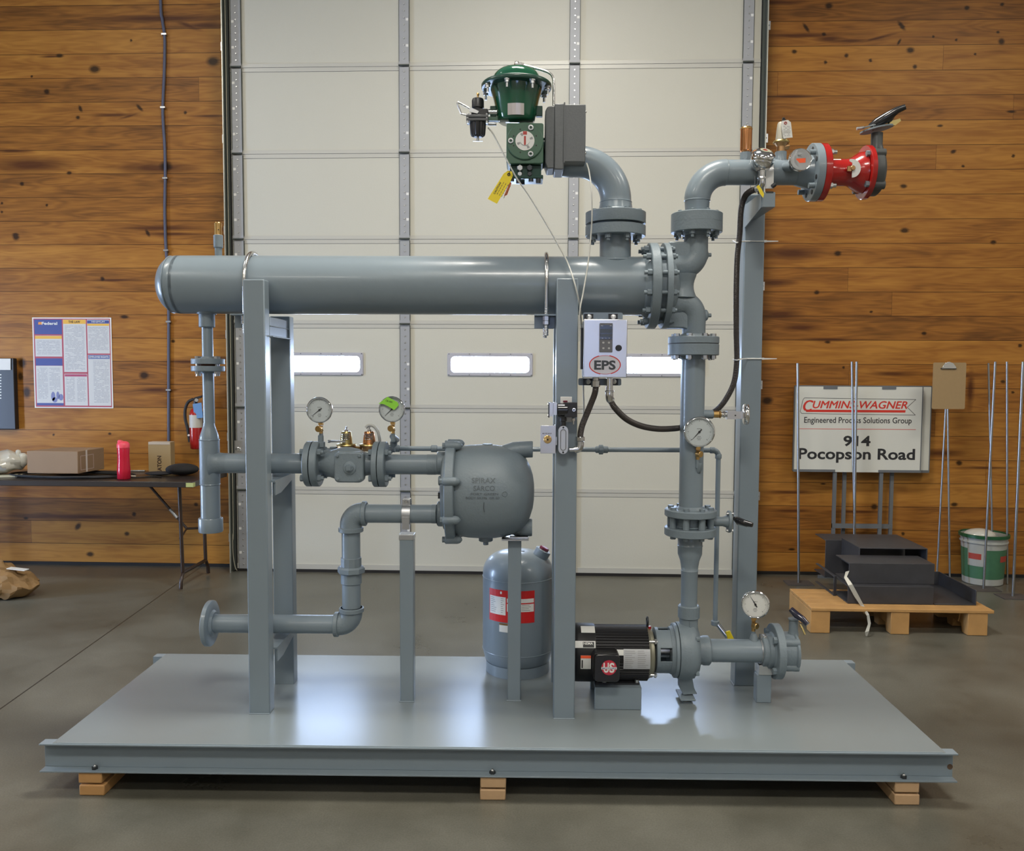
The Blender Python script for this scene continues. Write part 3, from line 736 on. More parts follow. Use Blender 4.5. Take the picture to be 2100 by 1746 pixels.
part('foot_weld', MB().tube([(tx0-.002, -2.708, ZP+.003), (tx0-.002, -2.65, ZP+.003)], .004, 6), PAINT, tp)

# ---------------- the shell-and-tube exchanger
zh = S(1000, 586, YH).z
Rh = .112
xc0 = S(368, 586, YH).x; xf1 = S(1350, 586, -3.03).x
ex = thing('heat_exchanger', 'big grey horizontal cylindrical vessel lying across the two support frames', 'heat exchanger', (-.3, YH, zh-Rh))
xtip = S(326, 586, YH).x
ax = Vector((1, 0, 0))
part('shell', MB().lathe((xc0, YH, zh), ax, [(Rh, 0), (Rh, xf1-xc0+.01)], 64, caps=False), PAINT, ex, smooth=60)
dL = xc0-xtip
part('end_cap', MB().lathe((xtip, YH, zh), ax, [(0, 0)]+[(Rh*math.sin(PI/2*k/12)**.85, dL*(1-math.cos(PI/2*k/12))) for k in range(1, 13)]+[(Rh, dL+.012)], 64, caps=False), PAINT, ex, smooth=60)
part('cap_weld', MB().tube(arc((S(354, 586, YH).x, YH, zh), (0, 1, 0), (0, 0, 1), Rh*.975, 0, 2*PI*47/48, 47), .0022, 6, closed=True), PAINT, ex, smooth=60)
# bottom left outlet
def coupling(mb, a, b, r): return mb.rod(a, b, r, 28, .12)
pb = S(424, 650, YH)
part('drain_nozzle', MB().rod((pb.x, YH, zh-Rh+.012), (pb.x, YH, S(424, 672, YH).z), .0305, 28, .1).lathe((pb.x, YH, zh-Rh-.002), (0, 0, 1), [(.036, 0), (.040, .010)], 28), CAST, ex)
pn = S(448, 520, YH)
part('vent_nozzle', MB().cyl((pn.x, YH, zh+Rh-.01), (pn.x, YH, S(448, 486, YH).z), .0135, n=20).rod((pn.x, YH, S(448, 509, YH).z), (pn.x, YH, S(448, 482, YH).z), .0178, 20), CAST, ex)
# top steam nozzle with its flange
pi_ = S(1262, 480, YH); xi = pi_.x; Ri = .060
zf0 = S(1262, 486, YH).z; zfm = S(1262, 462, YH).z; zf1 = S(1262, 437, YH).z
part('steam_nozzle', MB().lathe((xi, YH, zh+.06), (0, 0, 1), [(Ri, 0), (Ri, zf0-zh-.055)], 40, caps=False).tube(arc((xi, YH, zh+Rh*.86), (1, 0, 0), (0, 1, 0), Ri+.003, 0, 2*PI*39/40, 39), .006, 8, closed=True), PAINT, ex, smooth=50)
Rf = 61.5*M(1262, 470, YH)
fl = part('steam_flange', MB().lathe((xi, YH, zf0), (0, 0, 1), [(Rf-.002, 0), (Rf, .002), (Rf, zfm-zf0-.006), (Rf-.03, zfm-zf0-.006), (Rf-.03, zfm-zf0-.002)], 48), CAST, ex)
boltring(ex, (xi, YH, zf0), (0, 0, -1), Rf-.024, 8, .0125, .015, CAST, ph=PI/8, stud=.010)
# right-hand girth flanges
Rg = 87*M(1350, 586, YH)
x1a, x1b = S(1340, 586, YH-Rg).x, S(1359, 586, YH-Rg).x
x2a, x2b = S(1371, 586, YH-Rg).x, S(1383.5, 586, YH-Rg).x
part('girth_flange', MB().lathe((x1a, YH, zh), ax, [(Rg-.003, 0), (Rg, .003), (Rg, x1b-x1a-.003), (Rg-.003, x1b-x1a)], 64), CAST, ex)
part('tube_sheet', MB().lathe((x1b, YH, zh), ax, [(Rg*.80, 0), (Rg*.80, x2a-x1b)], 64), CAST, ex)
part('weld_neck', MB().lathe((x1a-.02, YH, zh), ax, [(Rh, 0), (Rh+.012, .018), (Rh+.012, .03)], 48), PAINT, ex)
for k in range(12):
    a = PI/12+2*PI*k/12
    c = Vector((0, YH+(Rg-.022)*math.cos(a), zh+(Rg-.022)*math.sin(a)))
    mb = MB().hexa((x1a-.018, c.y, c.z), (x1a-.001, c.y, c.z), .0125).cyl((x1a-.03, c.y, c.z), (x1a-.018, c.y, c.z), .0075, n=12)
    mb.cyl((x1a-.01, c.y, c.z), (x2b+.01, c.y, c.z), .008, n=12).hexa((x2b, c.y, c.z), (x2b+.013, c.y, c.z), .0115).cyl((x2b+.013, c.y, c.z), (x2b+.021, c.y, c.z), .0075, n=12)
    part('girth_bolt', mb, CAST, ex)

# the cast water head: two elbows back to back with a waist between them
hd = thing('exchanger_head', 'grey cast double-elbow head bolted on the right end of the big vessel', 'pipe head', (x2b, YH, zh))
part('head_flange', MB().lathe((x2a, YH, zh), ax, [(Rg-.002, 0), (Rg, .002), (Rg, x2b-x2a-.002), (Rg-.004, x2b-x2a)], 64), CAST, hd)
xw = S(1428, 500, YH).x; xd = S(1423, 660, YH).x
rp = 23.5*M(1425, 560, YH)
ze = zh+.062; zd = zh-.062
def elbow_pts(xc, z0, s_):
    R_ = 29*M(1400, 560, YH)
    return [Vector((x2b-.01, YH, z0))]+arc((xc-R_, YH, z0+s_*R_), (1, 0, 0), (0, 0, s_), R_, -PI/2, 0, 14)
up = elbow_pts(xw, S(1400, 547, YH).z, 1); dn = elbow_pts(xd, S(1400, 622, YH).z, -1)
zu1 = S(1428, 478, YH).z; zd1 = S(1423, 690, YH).z
k = len(up)
part('upper_elbow', MB().tube(up+[Vector((xw, YH, zu1))], [rp*1.18]+[rp*1.12-(rp*.12)*i/k for i in range(k-1)]+[rp, rp], 36), CAST, hd, smooth=60)
part('lower_elbow', MB().tube(dn+[Vector((xd, YH, zd1))], [rp*1.18]+[rp*1.12-(rp*.12)*i/k for i in range(k-1)]+[rp, rp], 36), CAST, hd, smooth=60)
part('head_dome', MB().lathe((x2b-.002, YH, zh), ax, [(Rg-.05, 0), (Rg-.055, .012), (Rg-.075, .028), (Rg-.12, .045), (0, .055)], 48), CAST, hd, smooth=60)
for s_, zz, pyl in ((1, zu1, 498), (-1, zd1, 674)):
    ze_ = S(1385, pyl, YH).z; xq = S(1408, pyl, YH).x
    q = [Vector((x2b-.002, YH-.032, zh+s_*.03)), Vector((x2b-.002, YH-.032, ze_)), Vector((xq-.018, YH-.032, ze_))]+[Vector((xq-.018+.018*math.sin(a), YH-.032, ze_+s_*.018*(1-math.cos(a)))) for a in (.5, 1.0, 1.5)]+[Vector((xq+.01, YH-.032, ze_+s_*.02)), Vector((xq+.02, YH-.032, zh+s_*.03))]
    part('web', MB().prism(q, (0, .064, 0)), CAST, hd, bev=.006)
waist = MB().lathe((S(1398, 585, YH).x, YH, zh), (0, 0, 1), [(.058, -.045), (.056, -.036), (.0505, -.022), (.0475, -.009), (.047, 0), (.0475, .009), (.0505, .022), (.056, .036), (.058, .045)], 40, (.96, 1))
part('waist', waist, CAST, hd, smooth=70)
for py, s_ in ((523, 1), (647, -1)):
    q = S(1449, py, YH)
    part('plug', MB().ell((q.x-.004, YH, q.z), .012, .018, .022).rod((q.x, YH, q.z), (q.x+.018, YH, q.z), .0075, 12), CAST, hd)
Rw = 52*M(1428, 455, YH)
zA0, zA1 = S(1428, 478, YH).z, S(1428, 458, YH).z
part('upper_port_flange', MB().lathe((xw, YH, zA0), (0, 0, 1), [(rp*1.15, -.012), (rp*1.25, 0), (Rw-.002, 0), (Rw, .002), (Rw, zA1-zA0)], 48), CAST, hd)
zB0, zB1 = S(1423, 691, YH).z, S(1423, 704.5, YH).z
part('lower_port_flange', MB().lathe((xd, YH, zB0), (0, 0, -1), [(rp*1.1, -.010), (rp*1.2, 0), (Rw-.002, 0), (Rw, .002), (Rw, zB0-zB1)], 48), CAST, hd)
boltring(hd, (xw, YH, zA0), (0, 0, -1), Rw-.022, 8, .0115, .013, CAST, ph=PI/8, stud=.012)
boltring(hd, (xd, YH, zB0), (0, 0, 1), Rw-.022, 8, .0115, .011, ZBOLT, ph=PI/8)

# ---------------- brass vacuum breaker on the shell
zb = S(448, 484, YH).z
vb = thing('brass_vacuum_breaker', 'small brass capped fitting on the grey stub at the left top of the vessel', 'valve', (pn.x, YH, zb))
part('body', MB().lathe((pn.x, YH, zb), (0, 0, 1), [(.0155, 0), (.0155, .004), (.0135, .005), (.0135, .038)], 20), BRASS, vb)
part('cap', MB().lathe((pn.x, YH, zb+.038), (0, 0, 1), [(.0142, 0), (.0142, .010), (.012, .013), (0, .014)], 20), BRASS, vb)
part('vent_hole', MB().cyl((pn.x+.006, YH-.0135, zb+.022), (pn.x+.006, YH-.010, zb+.022), .0022, n=10), INK, vb)

# ---------------- U-bolts
def ubolt(px, xoff, label, py_top, z_plate, yb, legz):
    x = S(px, 600, YH-Rh-.012).x
    t = thing('u_bolt', label, 'U-bolt', (x, YH, z_plate), group='U-bolts over the vessel')
    R_ = Rh+.010
    pts = [Vector((x, YH-R_, legz)), Vector((x, YH-R_, zh-.03))]+arc((x, YH, zh), (0, -1, 0), (0, 0, 1), R_, 0, PI, 24)+[Vector((x, YH+R_, legz))]
    part('rod', MB().tube(pts, .0075, 12), STEEL, t, smooth=70)
    part('threads', MB().tube([Vector((x, YH-R_, legz-.002+.003*i)) for i in range(36)], [.0082 if i % 2 else .0068 for i in range(36)], 10), ZINC, t)
    part('angle_clip', MB().box(x-.045, x+.04, YH-R_-.03, YH-R_+.03, z_plate-.005, z_plate).box(x-.045, x+.04, YH-R_+.024, YH-R_+.03, z_plate-.05, z_plate-.005), PAINT, t, label='grey angle clip')
    for s_ in (-1, 1):
        for dz in ((.006, .022), (.024, .036)):
            part('nut', MB().hexa((x, YH+s_*R_, z_plate-dz[0]), (x, YH+s_*R_, z_plate-dz[1]), .0135), ZINC, t)
    return t
ubolt(500.5, 0, 'chrome U-bolt over the vessel at the left support frame', 521, S(488, 645, YH-Rh).z, 0, S(500, 684, YH-Rh).z)
ubolt(1121, 0, 'chrome U-bolt over the vessel at the middle support frame, threads hanging below', 521, S(1120, 646, YH-Rh).z, 0, S(1120, 688, YH-Rh).z)

# ---------------- steam inlet elbow
zI = S(1205, 336, YH).z
si = thing('steam_inlet_pipe', 'thick grey elbow pipe running from the vessel top flange behind the green actuator', 'pipe', (xi, YH, zfm))
zI0 = S(1262, 413, YH).z; RI = 80*M(1262, 400, YH)
zc = zI0; zI = zc+RI
pts = [Vector((xi, YH, zf1)), Vector((xi, YH, zI0-.004))]+[Vector((xi-RI+RI*math.cos(a), YH, zc+RI*math.sin(a))) for a in np.linspace(0, PI/2, 22)]
pts += [Vector((xi-RI-.03, YH, zI))]
part('elbow', MB().tube(pts, [Ri*1.12, Ri]+[Ri*.985]*(len(pts)-2), 44), PAINT, si, smooth=60)
part('elbow_weld', MB().tube(arc((xi, YH, zI0-.004), (1, 0, 0), (0, 1, 0), Ri, 0, 2*PI*39/40, 39), .0022, 6, closed=True), PAINT, si)
xr_ = xi-RI-.03
xv = S(1128, 336, YH).x
zv = zI+.012
part('reducer', MB().tube([Vector((xr_, YH, zI)), Vector((xr_-.02, YH, zI)), Vector((xr_-.05, YH, zI+.006)), Vector((xv+.02, YH, zv)), Vector((xv-.01, YH, zv))], [Ri*.985, Ri*.95, Ri*.75, Ri*.62, Ri*.62], 40), PAINT, si, smooth=60)
part('flange', MB().lathe((xi, YH, zfm+.003), (0, 0, 1), [(Rf-.03, -.005), (Rf-.03, 0), (Rf-.001, 0), (Rf, .002), (Rf, zf1-zfm-.004), (Rf-.004, zf1-zfm-.002), (Ri*1.25, zf1-zfm), (Ri*1.13, zf1-zfm+.01)], 48), CAST, si)
boltring(si, (xi, YH, zf1-.001), (0, 0, 1), Rf-.024, 8, .0115, .010, CAST, ph=PI/8)

# ---------------- heating-water outlet at upper right
ho = thing('upper_outlet_pipe', 'grey pipe bending from the cast head up and right to the red spool piece', 'pipe', (xw, YH, zA1))
ro = 25.5*M(1480, 355, YH)
zA2 = S(1428, 437, YH).z
xo0 = S(1431, 412, YH).x; zo0 = S(1431, 412, YH).z
zo = S(1600, 354, YH).z; RE = zo-zo0
gfx = S(1681, 354, YH-.115).x; gfx1 = S(1697, 354, YH-.115).x
pts = [Vector((xw, YH, zA2-.01)), Vector((xw, YH, zo0))]+[Vector((xw+RE-RE*math.cos(a), YH, zo0+RE*math.sin(a))) for a in np.linspace(0, PI/2, 20)][1:]
xe = xw+RE
part('elbow', MB().tube(pts, [ro*.92, ro]+[ro*1.04]*(len(pts)-2), 40), PAINT, ho, smooth=60)
part('straight_run', MB().lathe((xe, YH, zo), ax, [(ro*1.0, 0), (ro*1.0, gfx-xe)], 40, caps=False), PAINT, ho, smooth=60)
for q, a_, r_ in (((xw, YH, zo0), (0, 0, 1), ro), ((xe, YH, zo), (1, 0, 0), ro)):
    u = (1, 0, 0) if a_[2] else (0, 0, 1)
    part('weld_bead', MB().tube(arc(q, u, (0, 1, 0), r_*1.0, 0, 2*PI*39/40, 39), .0028, 6, closed=True), PAINT, ho)
part('base_flange', MB().lathe((xw, YH, zA1+.0005), (0, 0, 1), [(Rw, 0), (Rw, zA2-zA1-.006), (Rw-.004, zA2-zA1-.003), (ro*1.05, zA2-zA1)], 48), CAST, ho)
part('gasket_line', MB().lathe((xw, YH, zA1-.001), (0, 0, 1), [(Rw-.001, 0), (Rw-.001, .002)], 48), INK, ho)
for k in range(8):
    a = PI/8+k*PI/4
    part('bolt', MB().rod((xw+(Rw-.022)*math.cos(a), YH+(Rw-.022)*math.sin(a), zA2-.005), (xw+(Rw-.022)*math.cos(a), YH+(Rw-.022)*math.sin(a), zA2+.006), .007, 12), CAST, ho)
Rr = .1075
part('end_flange', MB().lathe((gfx, YH, zo), ax, [(ro*1.02, -.055), (ro*1.12, -.04), (ro*1.35, 0), (Rr-.002, 0), (Rr, .002), (Rr, gfx1-gfx-.001)], 56), PAINT, ho)
for k in range(8):
    a = PI/8+k*PI/4
    part('bolt_hole', MB().cyl((gfx-.0015, YH+(Rr-.021)*math.cos(a), zo+(Rr-.021)*math.sin(a)), (gfx+.001, YH+(Rr-.021)*math.cos(a), zo+(Rr-.021)*math.sin(a)), .009, n=16), INK, ho)
# threaded bosses on the run
def boss(parent, px, r, top, nm='threaded_boss', y=YH, zc=None):
    x = S(px, 330, y).x
    return part(nm, MB().lathe((x, y, zo+ro-.012), (0, 0, 1), [(r*1.15, 0), (r*1.0, .016), (r, top-zo-ro+.012)], 24), PAINT, parent), x
_, xb1 = boss(ho, 1529, .019, S(1529, 313, YH).z)
_, xb2 = boss(ho, 1601, .0215, S(1601, 312, YH).z)
# slanting boss of the dial thermometer, facing the camera
pt = S(1613, 347, YH-.045)
part('thermometer_boss', MB().cyl((pt.x-.01, YH-.02, pt.z+.012), (pt.x+.012, YH-.085, pt.z), .017, n=20), PAINT, ho)

# red spool with sight valve
rs = thing('red_spool_piece', 'red flanged spool piece at the upper right between grey flange and butterfly valve', 'spool', (gfx1, YH, zo))
rx0, rx1 = gfx1, S(1711, 354, YH-.115).x
sx1 = S(1794, 354, YH-.115).x; sx2 = S(1804, 354, YH-.115).x
rsp = 27*M(1740, 354, YH)
part('left_flange', MB().lathe((rx0, YH, zo), ax, [(Rr, .0005), (Rr, rx1-rx0-.002), (Rr-.002, rx1-rx0)], 56), RED, rs)
part('barrel', MB().lathe((rx1-.002, YH, zo), ax, [(rsp*1.05, 0), (rsp*1.05, .01), (rsp, .02), (rsp, (sx1-rx1)*.62), (rsp*1.15, (sx1-rx1)*.72), (rsp*1.45, (sx1-rx1)*.86), (rsp*1.55, sx1-rx1)], 48), RED, rs, smooth=50)
part('right_flange', MB().lathe((sx1, YH, zo), ax, [(Rr*.93-.002, 0), (Rr*.93, .002), (Rr*.93, sx2-sx1)], 56), RED, rs)
for k in range(4):
    a = PI/4+k*PI/2
    y_, z_ = YH+(Rr-.021)*math.cos(a), zo+(Rr-.021)*math.sin(a)
    part('bolt', MB().hexa((rx1, y_, z_), (rx1+.012, y_, z_), .013).cyl((rx1+.012, y_, z_), (rx1+.026, y_, z_), .008, n=12), ZBOLT, rs)
    part('bolt', MB().hexa((sx1-.012, y_*1+0*z_, zo+(Rr*.93-.021)*math.sin(a)), (sx1, y_, zo+(Rr*.93-.021)*math.sin(a)), .012), CAST, rs)
    part('bolt', MB().cyl((gfx-.022, y_, z_), (gfx, y_, z_), .010, n=12), CAST, rs)
dp = S(1746, 345, YH-rsp-.02)
dx, dz, dyy = dp.x, dp.z, YH-rsp-.014
mb = MB().cyl((dx, YH-rsp+.01, dz), (dx, dyy, dz), .014, n=20)
part('test_port', mb, RED, rs)
pl = [(dx+.004+.032*math.cos(a), dyy-.004, dz+.034*math.sin(a)) for a in np.linspace(-PI/2, PI/2, 18)]
pl = [(dx+.004, dyy-.004, dz-.034)]+pl[1:-1]+[(dx+.004, dyy-.004, dz+.034), (dx-.006, dyy-.004, dz+.034), (dx-.006, dyy-.004, dz+.026), (dx+.004, dyy-.004, dz+.02), (dx+.004, dyy-.004, dz-.02)]
part('half_round_plate', MB().prism(pl, (0, .003, 0)), WHITEP, rs, label='white half-round plate')
part('brass_stem', MB().rod((dx+.004, dyy+.004, dz), (dx+.004, dyy-.014, dz), .009, 16).box(dx-.016, dx-.002, dyy-.012, dyy-.004, dz-.012, dz+.006), BRONZE, rs)
part('paper_sticker', MB().quad(*[(x, YH-math.sqrt(max(rsp**2-(z-zo)**2, 0))-.0008, z) for x, z in ((rx1+.02, zo+rsp*.80), (rx1+.055, zo+rsp*.80), (rx1+.055, zo+rsp*.90), (rx1+.02, zo+rsp*.90))]), WHITE, rs)

# butterfly valve at the far right
def lever_valve(t, x0, x1, zc, R_, neck_r, neck_top, plate_r, M1, MH, tip, y=YH, nx=None):
    part('valve_body', MB().lathe((x0, y, zc), ax, [(R_*.86, 0), (R_, .004), (R_, x1-x0-.008), (R_*.92, x1-x0)], 44), M1, t)
    xm_ = nx or (x0+x1)/2
    part('neck', MB().lathe((xm_, y, zc+R_-.006), (0, 0, 1), [(neck_r*1.25, 0), (neck_r*1.1, .012), (neck_r, .02), (neck_r, neck_top-zc-R_)], 24), M1, t)
    for k in range(4):
        a = PI/4+k*PI/2
        part('lug', MB().cyl((x0, y+R_*.93*math.cos(a), zc+R_*.93*math.sin(a)), (x1, y+R_*.93*math.cos(a), zc+R_*.93*math.sin(a)), .017, n=16), M1, t)
    return xm_
bv = thing('butterfly_valve', 'black butterfly valve with raised lever handle at the upper right pipe end', 'valve', (sx2, YH, zo))
bx1_ = S(1821, 354, YH-.09).x
nt_ = S(1798, 270, YH).z
xm_ = lever_valve(bv, sx2, bx1_, zo, .088, .0215, nt_, .03, mat('dark_grey_casting', (.06, .065, .065, 1), .45, bump=.1), BLACKG, None, nx=S(1798, 290, YH).x)
ppt = S(1798, 266, YH)
part('notch_plate', MB().prism([(xm_+.060*math.cos(a)-.002, YH+.05*math.sin(a), ppt.z-.002+.012*math.cos(a)) for a in np.linspace(0, 2*PI, 25)[:-1]], (0, 0, .006)), CAST, bv)
hv = [S(1785, 262, YH-.01), S(1800, 252, YH-.02), S(1822, 238, YH-.035), S(1840, 226, YH-.045), S(1857, 219, YH-.055)]
part('lever', MB().tube([(Vector(q)) for q in hv], [.014, .020, .018, .013, .010], 14), BLACKG, bv, smooth=60)
part('lever_arm', MB().prism([S(1786, 265, YH-.03), S(1830, 248, YH-.03), S(1845, 226, YH-.03), S(1838, 224, YH-.03), S(1798, 250, YH-.03)], (0, .035, 0)), BLACKG, bv, bev=.003)
part('latch_trigger', MB().prism([S(1827, 248, YH-.02), S(1846, 243, YH-.02), S(1848, 248, YH-.02), S(1836, 257, YH-.02), S(1822, 256, YH-.02)], (0, .02, 0)), YBRASS, bv, label='zinc-yellow latch trigger')
part('stop_screw', MB().rod(S(1757, 264, YH-.02), S(1772, 262, YH-.02), .006, 12).tube([S(1770, 262, YH-.03), S(1802, 254, YH-.03)], .003, 8), ZINC, bv)
# ================================================================== PIPING ON THE LEFT
# vertical drip leg with tee
dl = thing('drip_leg_pipe', 'grey vertical pipe with tee and capped bottom hanging under the left end of the vessel', 'pipe', (S(430, 945, YH).x, YH, S(430, 945, YH).z))
def zx(px, py, y=YH): q = S(px, py, y); return q.x, q.z
xa, z672 = zx(425, 672)
z735, z749, z758, z770 = [S(427, q, YH).z for q in (736, 747, 751, 762)]
xa = S(426, 730, YH).x
rp1 = 11.2*M(430, 700, YH); rp2 = 19.5*M(430, 1000, YH)
part('upper_pipe', MB().lathe((xa, YH, z735), (0, 0, 1), [(rp1, 0), (rp1, z672-z735+.02)], 28, caps=False), PAINT, dl)
Rs = 33*M(427, 750, YH)
part('upper_flange', MB().lathe((xa, YH, z749), (0, 0, 1), [(Rs-.001, 0), (Rs, .001), (Rs, z735-z749-.002), (Rs-.002, z735-z749), (rp1*1.3, z735-z749+.001), (rp1*1.15, z735-z749+.008)], 40), CAST, dl)
part('lower_flange', MB().lathe((xa, YH, z758), (0, 0, -1), [(Rs-.001, 0), (Rs, .001), (Rs, z758-z770-.002), (Rs-.002, z758-z770), (rp1*1.3, z758-z770+.001), (rp1*1.15, z758-z770+.008)], 40), CAST, dl)
part('gasket', MB().cyl((xa, YH, z758), (xa, YH, z749), Rs*.62, n=32), mat('rust_gasket', (.16, .07, .04, 1), .8), dl)
for k in range(4):
    a = PI/4+.25+k*PI/2
    p = Vector((xa+(Rs-.014)*math.cos(a), YH+(Rs-.014)*math.sin(a), 0))
    part('bolt', MB().hexa((p.x, p.y, z735), (p.x, p.y, z735+.009), .0095).cyl((p.x, p.y, z735), (p.x, p.y, z770), .006, n=10).hexa((p.x, p.y, z770), (p.x, p.y, z770-.010), .0095).cyl((p.x, p.y, z770-.01), (p.x, p.y, z770-.018), .0058, n=10), ZBOLT, dl)
xt, _ = zx(430, 945); zt_ = S(430, 950, YH).z
zr0, zr1 = S(430, 868, YH).z, S(430, 902, YH).z
part('lower_pipe', MB().tube([Vector((xa, YH, z770)), Vector((xa+.001, YH, zr0))], rp1*1.03, 28), PAINT, dl)
part('reducer', MB().tube([Vector((xa+(xt-xa)*t, YH, zr0+(zr1-zr0)*t)) for t in np.linspace(0, 1, 9)], [rp1*1.03+(rp2-rp1*1.03)*(3*t*t-2*t**3) for t in np.linspace(0, 1, 9)], 32), PAINT, dl, smooth=60)
zq0, zq1 = S(431, 993, YH).z, S(431, 1062, YH).z
part('tee_barrel', MB().lathe((xt, YH, zq0), (0, 0, 1), [(rp2, 0), (rp2*1.03, .004), (rp2*1.03, zr1-zq0-.004), (rp2, zr1-zq0)], 36), CAST, dl)
xb0 = S(468, 950, YH).x
rb = 20.5*M(520, 950, YH)
part('tee_branch', MB().tube([Vector((xt+.01+t*(xb0-xt-.01), YH, zt_)) for t in np.linspace(0, 1, 9)], [rb*(1.0+.45*(1-t)**3) for t in np.linspace(0, 1, 9)], 36), CAST, dl, smooth=60)
for zz in (zr1, zq0):
    part('weld_bead', MB().tube(arc((xt, YH, zz), (1, 0, 0), (0, 1, 0), rp2*1.01, 0, 2*PI*35/36, 35), .0022, 6, closed=True), PAINT, dl)
part('bottom_pipe', MB().lathe((xt, YH, zq1), (0, 0, 1), [(rp2*.99, 0), (rp2*.99, zq0-zq1)], 36), PAINT, dl)
zq2 = S(431, 1091, YH).z
part('threaded_cap', MB().lathe((xt, YH, zq2), (0, 0, 1), [(rp2*1.20, 0), (rp2*1.25, .004), (rp2*1.25, zq1-zq2-.003), (rp2*1.20, zq1-zq2)], 36), PAINT, dl)
xfl = S(617, 955, YH-.085).x
part('branch_pipe', MB().lathe((xb0, YH, zt_), ax, [(rb, 0), (rb, xfl-xb0)], 36, caps=False), PAINT, dl)

# strainer between two flange pairs
def flange_pair(t, pxa, pxb, pxc, pxd, zc, R_, n=4, hub=None, yy=YH, ph=PI/4):
    a_, b_, c_, d_ = [S(q, 950, yy-R_).x for q in (pxa, pxb, pxc, pxd)]
    part('flange', MB().lathe((a_, yy, zc), ax, [(R_-.003, 0), (R_, .003), (R_, b_-a_)], 48), CAST, t)
    part('flange', MB().lathe((c_, yy, zc), ax, [(R_, 0), (R_, d_-c_-.003), (R_-.003, d_-c_)], 48), CAST, t)
    part('gasket', MB().cyl((b_, yy, zc), (c_, yy, zc), R_*.7, n=32), RUBBER, t)
    for k in range(n):
        a = ph+2*PI*k/n
        y_, z_ = yy+(R_-.018)*math.cos(a), zc+(R_-.018)*math.sin(a)
        part('bolt', MB().hexa((a_-.013, y_, z_), (a_, y_, z_), .013).cyl((a_, y_, z_), (d_, y_, z_), .008, n=10).hexa((d_, y_, z_), (d_+.013, y_, z_), .013).cyl((d_+.013, y_, z_), (d_+.024, y_, z_), .008, n=10), CAST, t)
    return a_, b_, c_, d_
st = thing('strainer_body', 'grey cast strainer valve between two bolted flange pairs under the first dial gauge', 'valve', (S(700, 955, YH).x, YH, zt_))
RL = 46.5*M(640, 955, YH)
zs = S(700, 952, YH).z
fa = flange_pair(st, 617, 629.5, 632, 646, zs, RL)
fb_ = flange_pair(st, 759, 770.5, 772.5, 786, zs, RL)
x0_, x1_ = fa[3], fb_[0]; LL = x1_-x0_
prof = [(.036, -.002), (.038, .01), (.052, .04), (.064, .075), (.068, .1)]
part('body', MB().lathe((x0_, YH, zs), ax, prof+[(.066, .12), (.060, .15), (.045, LL-.03), (.042, LL)], 40), CAST, st, smooth=60)
cxp = (S(686, 955, YH-.08).x+S(744, 955, YH-.08).x)/2
cw = S(745, 955, YH-.08).x-S(685, 955, YH-.08).x
chh = (S(700, 926, YH-.08).z-S(700, 989, YH-.08).z)
mb = MB().rrect((cxp, YH-.082, zs-.004), cw, chh, .05, .018)
part('cover_plate', mb, CAST, st, bev=.006)
part('centre_boss', MB().lathe((cxp+.004, YH-.082, zs-.006), (0, -1, 0), [(.028, -.004), (.024, .004), (.016, .006), (.014, .012)], 24), CAST, st)
part('square_plug', MB().box(cxp-.004, cxp+.012, YH-.104, YH-.09, zs-.014, zs+.002), CAST, st)
for a_, b_ in ((-1, -1), (1, -1), (-1, 1), (1, 1)):
    part('cover_bolt', MB().rod((cxp+a_*(cw/2-.014), YH-.082, zs-.004+b_*(chh/2-.014)), (cxp+a_*(cw/2-.014), YH-.089, zs-.004+b_*(chh/2-.014)), .006, 6), CAST, st)
tq = S(658, 905, YH)
part('gauge_tee', MB().rod((tq.x, YH, zs+.03), (tq.x, YH, S(658, 893, YH).z), .011, 16).rod((tq.x, YH, S(658, 906, YH).z), (tq.x, YH, S(658, 918, YH).z), .017, 8).rod((tq.x, YH, zs+.045), (tq.x+.05, YH+.04, zs+.045), .010, 14), CAST, st)

# pipe from strainer to trap
pr_ = thing('trap_inlet_pipe', 'short grey horizontal pipe between the strainer flanges and the rounded trap', 'pipe', (fb_[3], YH, zs))
xp1 = S(893, 950, YH-.04).x
part('pipe', MB().lathe((fb_[3], YH, zs), ax, [(.040, 0), (rb, .012), (rb, xp1-fb_[3]+.01)], 36, caps=False), PAINT, pr_)
part('thread_band', MB().lathe((S(874, 950, YH-.04).x, YH, zs), ax, [(rb+.0008, 0), (rb+.0008, .035)], 36), CAST, pr_)

# ---------------- the float trap
zT = S(1000, 1008, YH).z; KT = M(1000, 1008, YH)
XT = lambda px: S(px, 1008, YH-.06).x
tr = thing('condensate_trap', 'big rounded grey cast float trap with raised lettering resting on a square post', 'steam trap', (XT(990), YH, zT))
SQ = .84
prof = [(934, 90), (940, 92), (960, 95), (990, 96.5), (1015, 95.5), (1035, 92.5), (1052, 88), (1067, 80), (1078, 69), (1087, 53), (1093, 34), (1095.5, 16), (1096, 0)]
profm = [(r*KT, XT(p)-XT(934)) for p, r in prof]
part('body', MB().lathe((XT(934), YH, zT), ax, profm, 72, (1, SQ)), CAST, tr, smooth=70)
def rad_at(x):
    d = x-XT(934)
    for (r0, h0), (r1, h1) in zip(profm, profm[1:]):
        if h0 <= d <= h1: return r0+(r1-r0)*(d-h0)/(h1-h0)
    return profm[-1][0]
part('cover', MB().lathe((XT(914), YH, zT), ax, [(99*KT, 0), (102*KT, .004), (102*KT, XT(934)-XT(914)-.004), (99*KT, XT(934)-XT(914))], 72, (1, .86)), CAST, tr)
part('cover_hub', MB().lathe((XT(905), YH, zT), ax, [(70*KT, 0), (78*KT, .006), (80*KT, XT(914)-XT(905))], 60, (1, .86)), CAST, tr)
for py, r0 in ((950, 24), (1054, 26)):
    zz = S(905, py, YH).z
    part('port_boss', MB().rod((XT(893.5), YH, zz), (XT(914), YH, zz), r0*KT, 32, .1), CAST, tr)
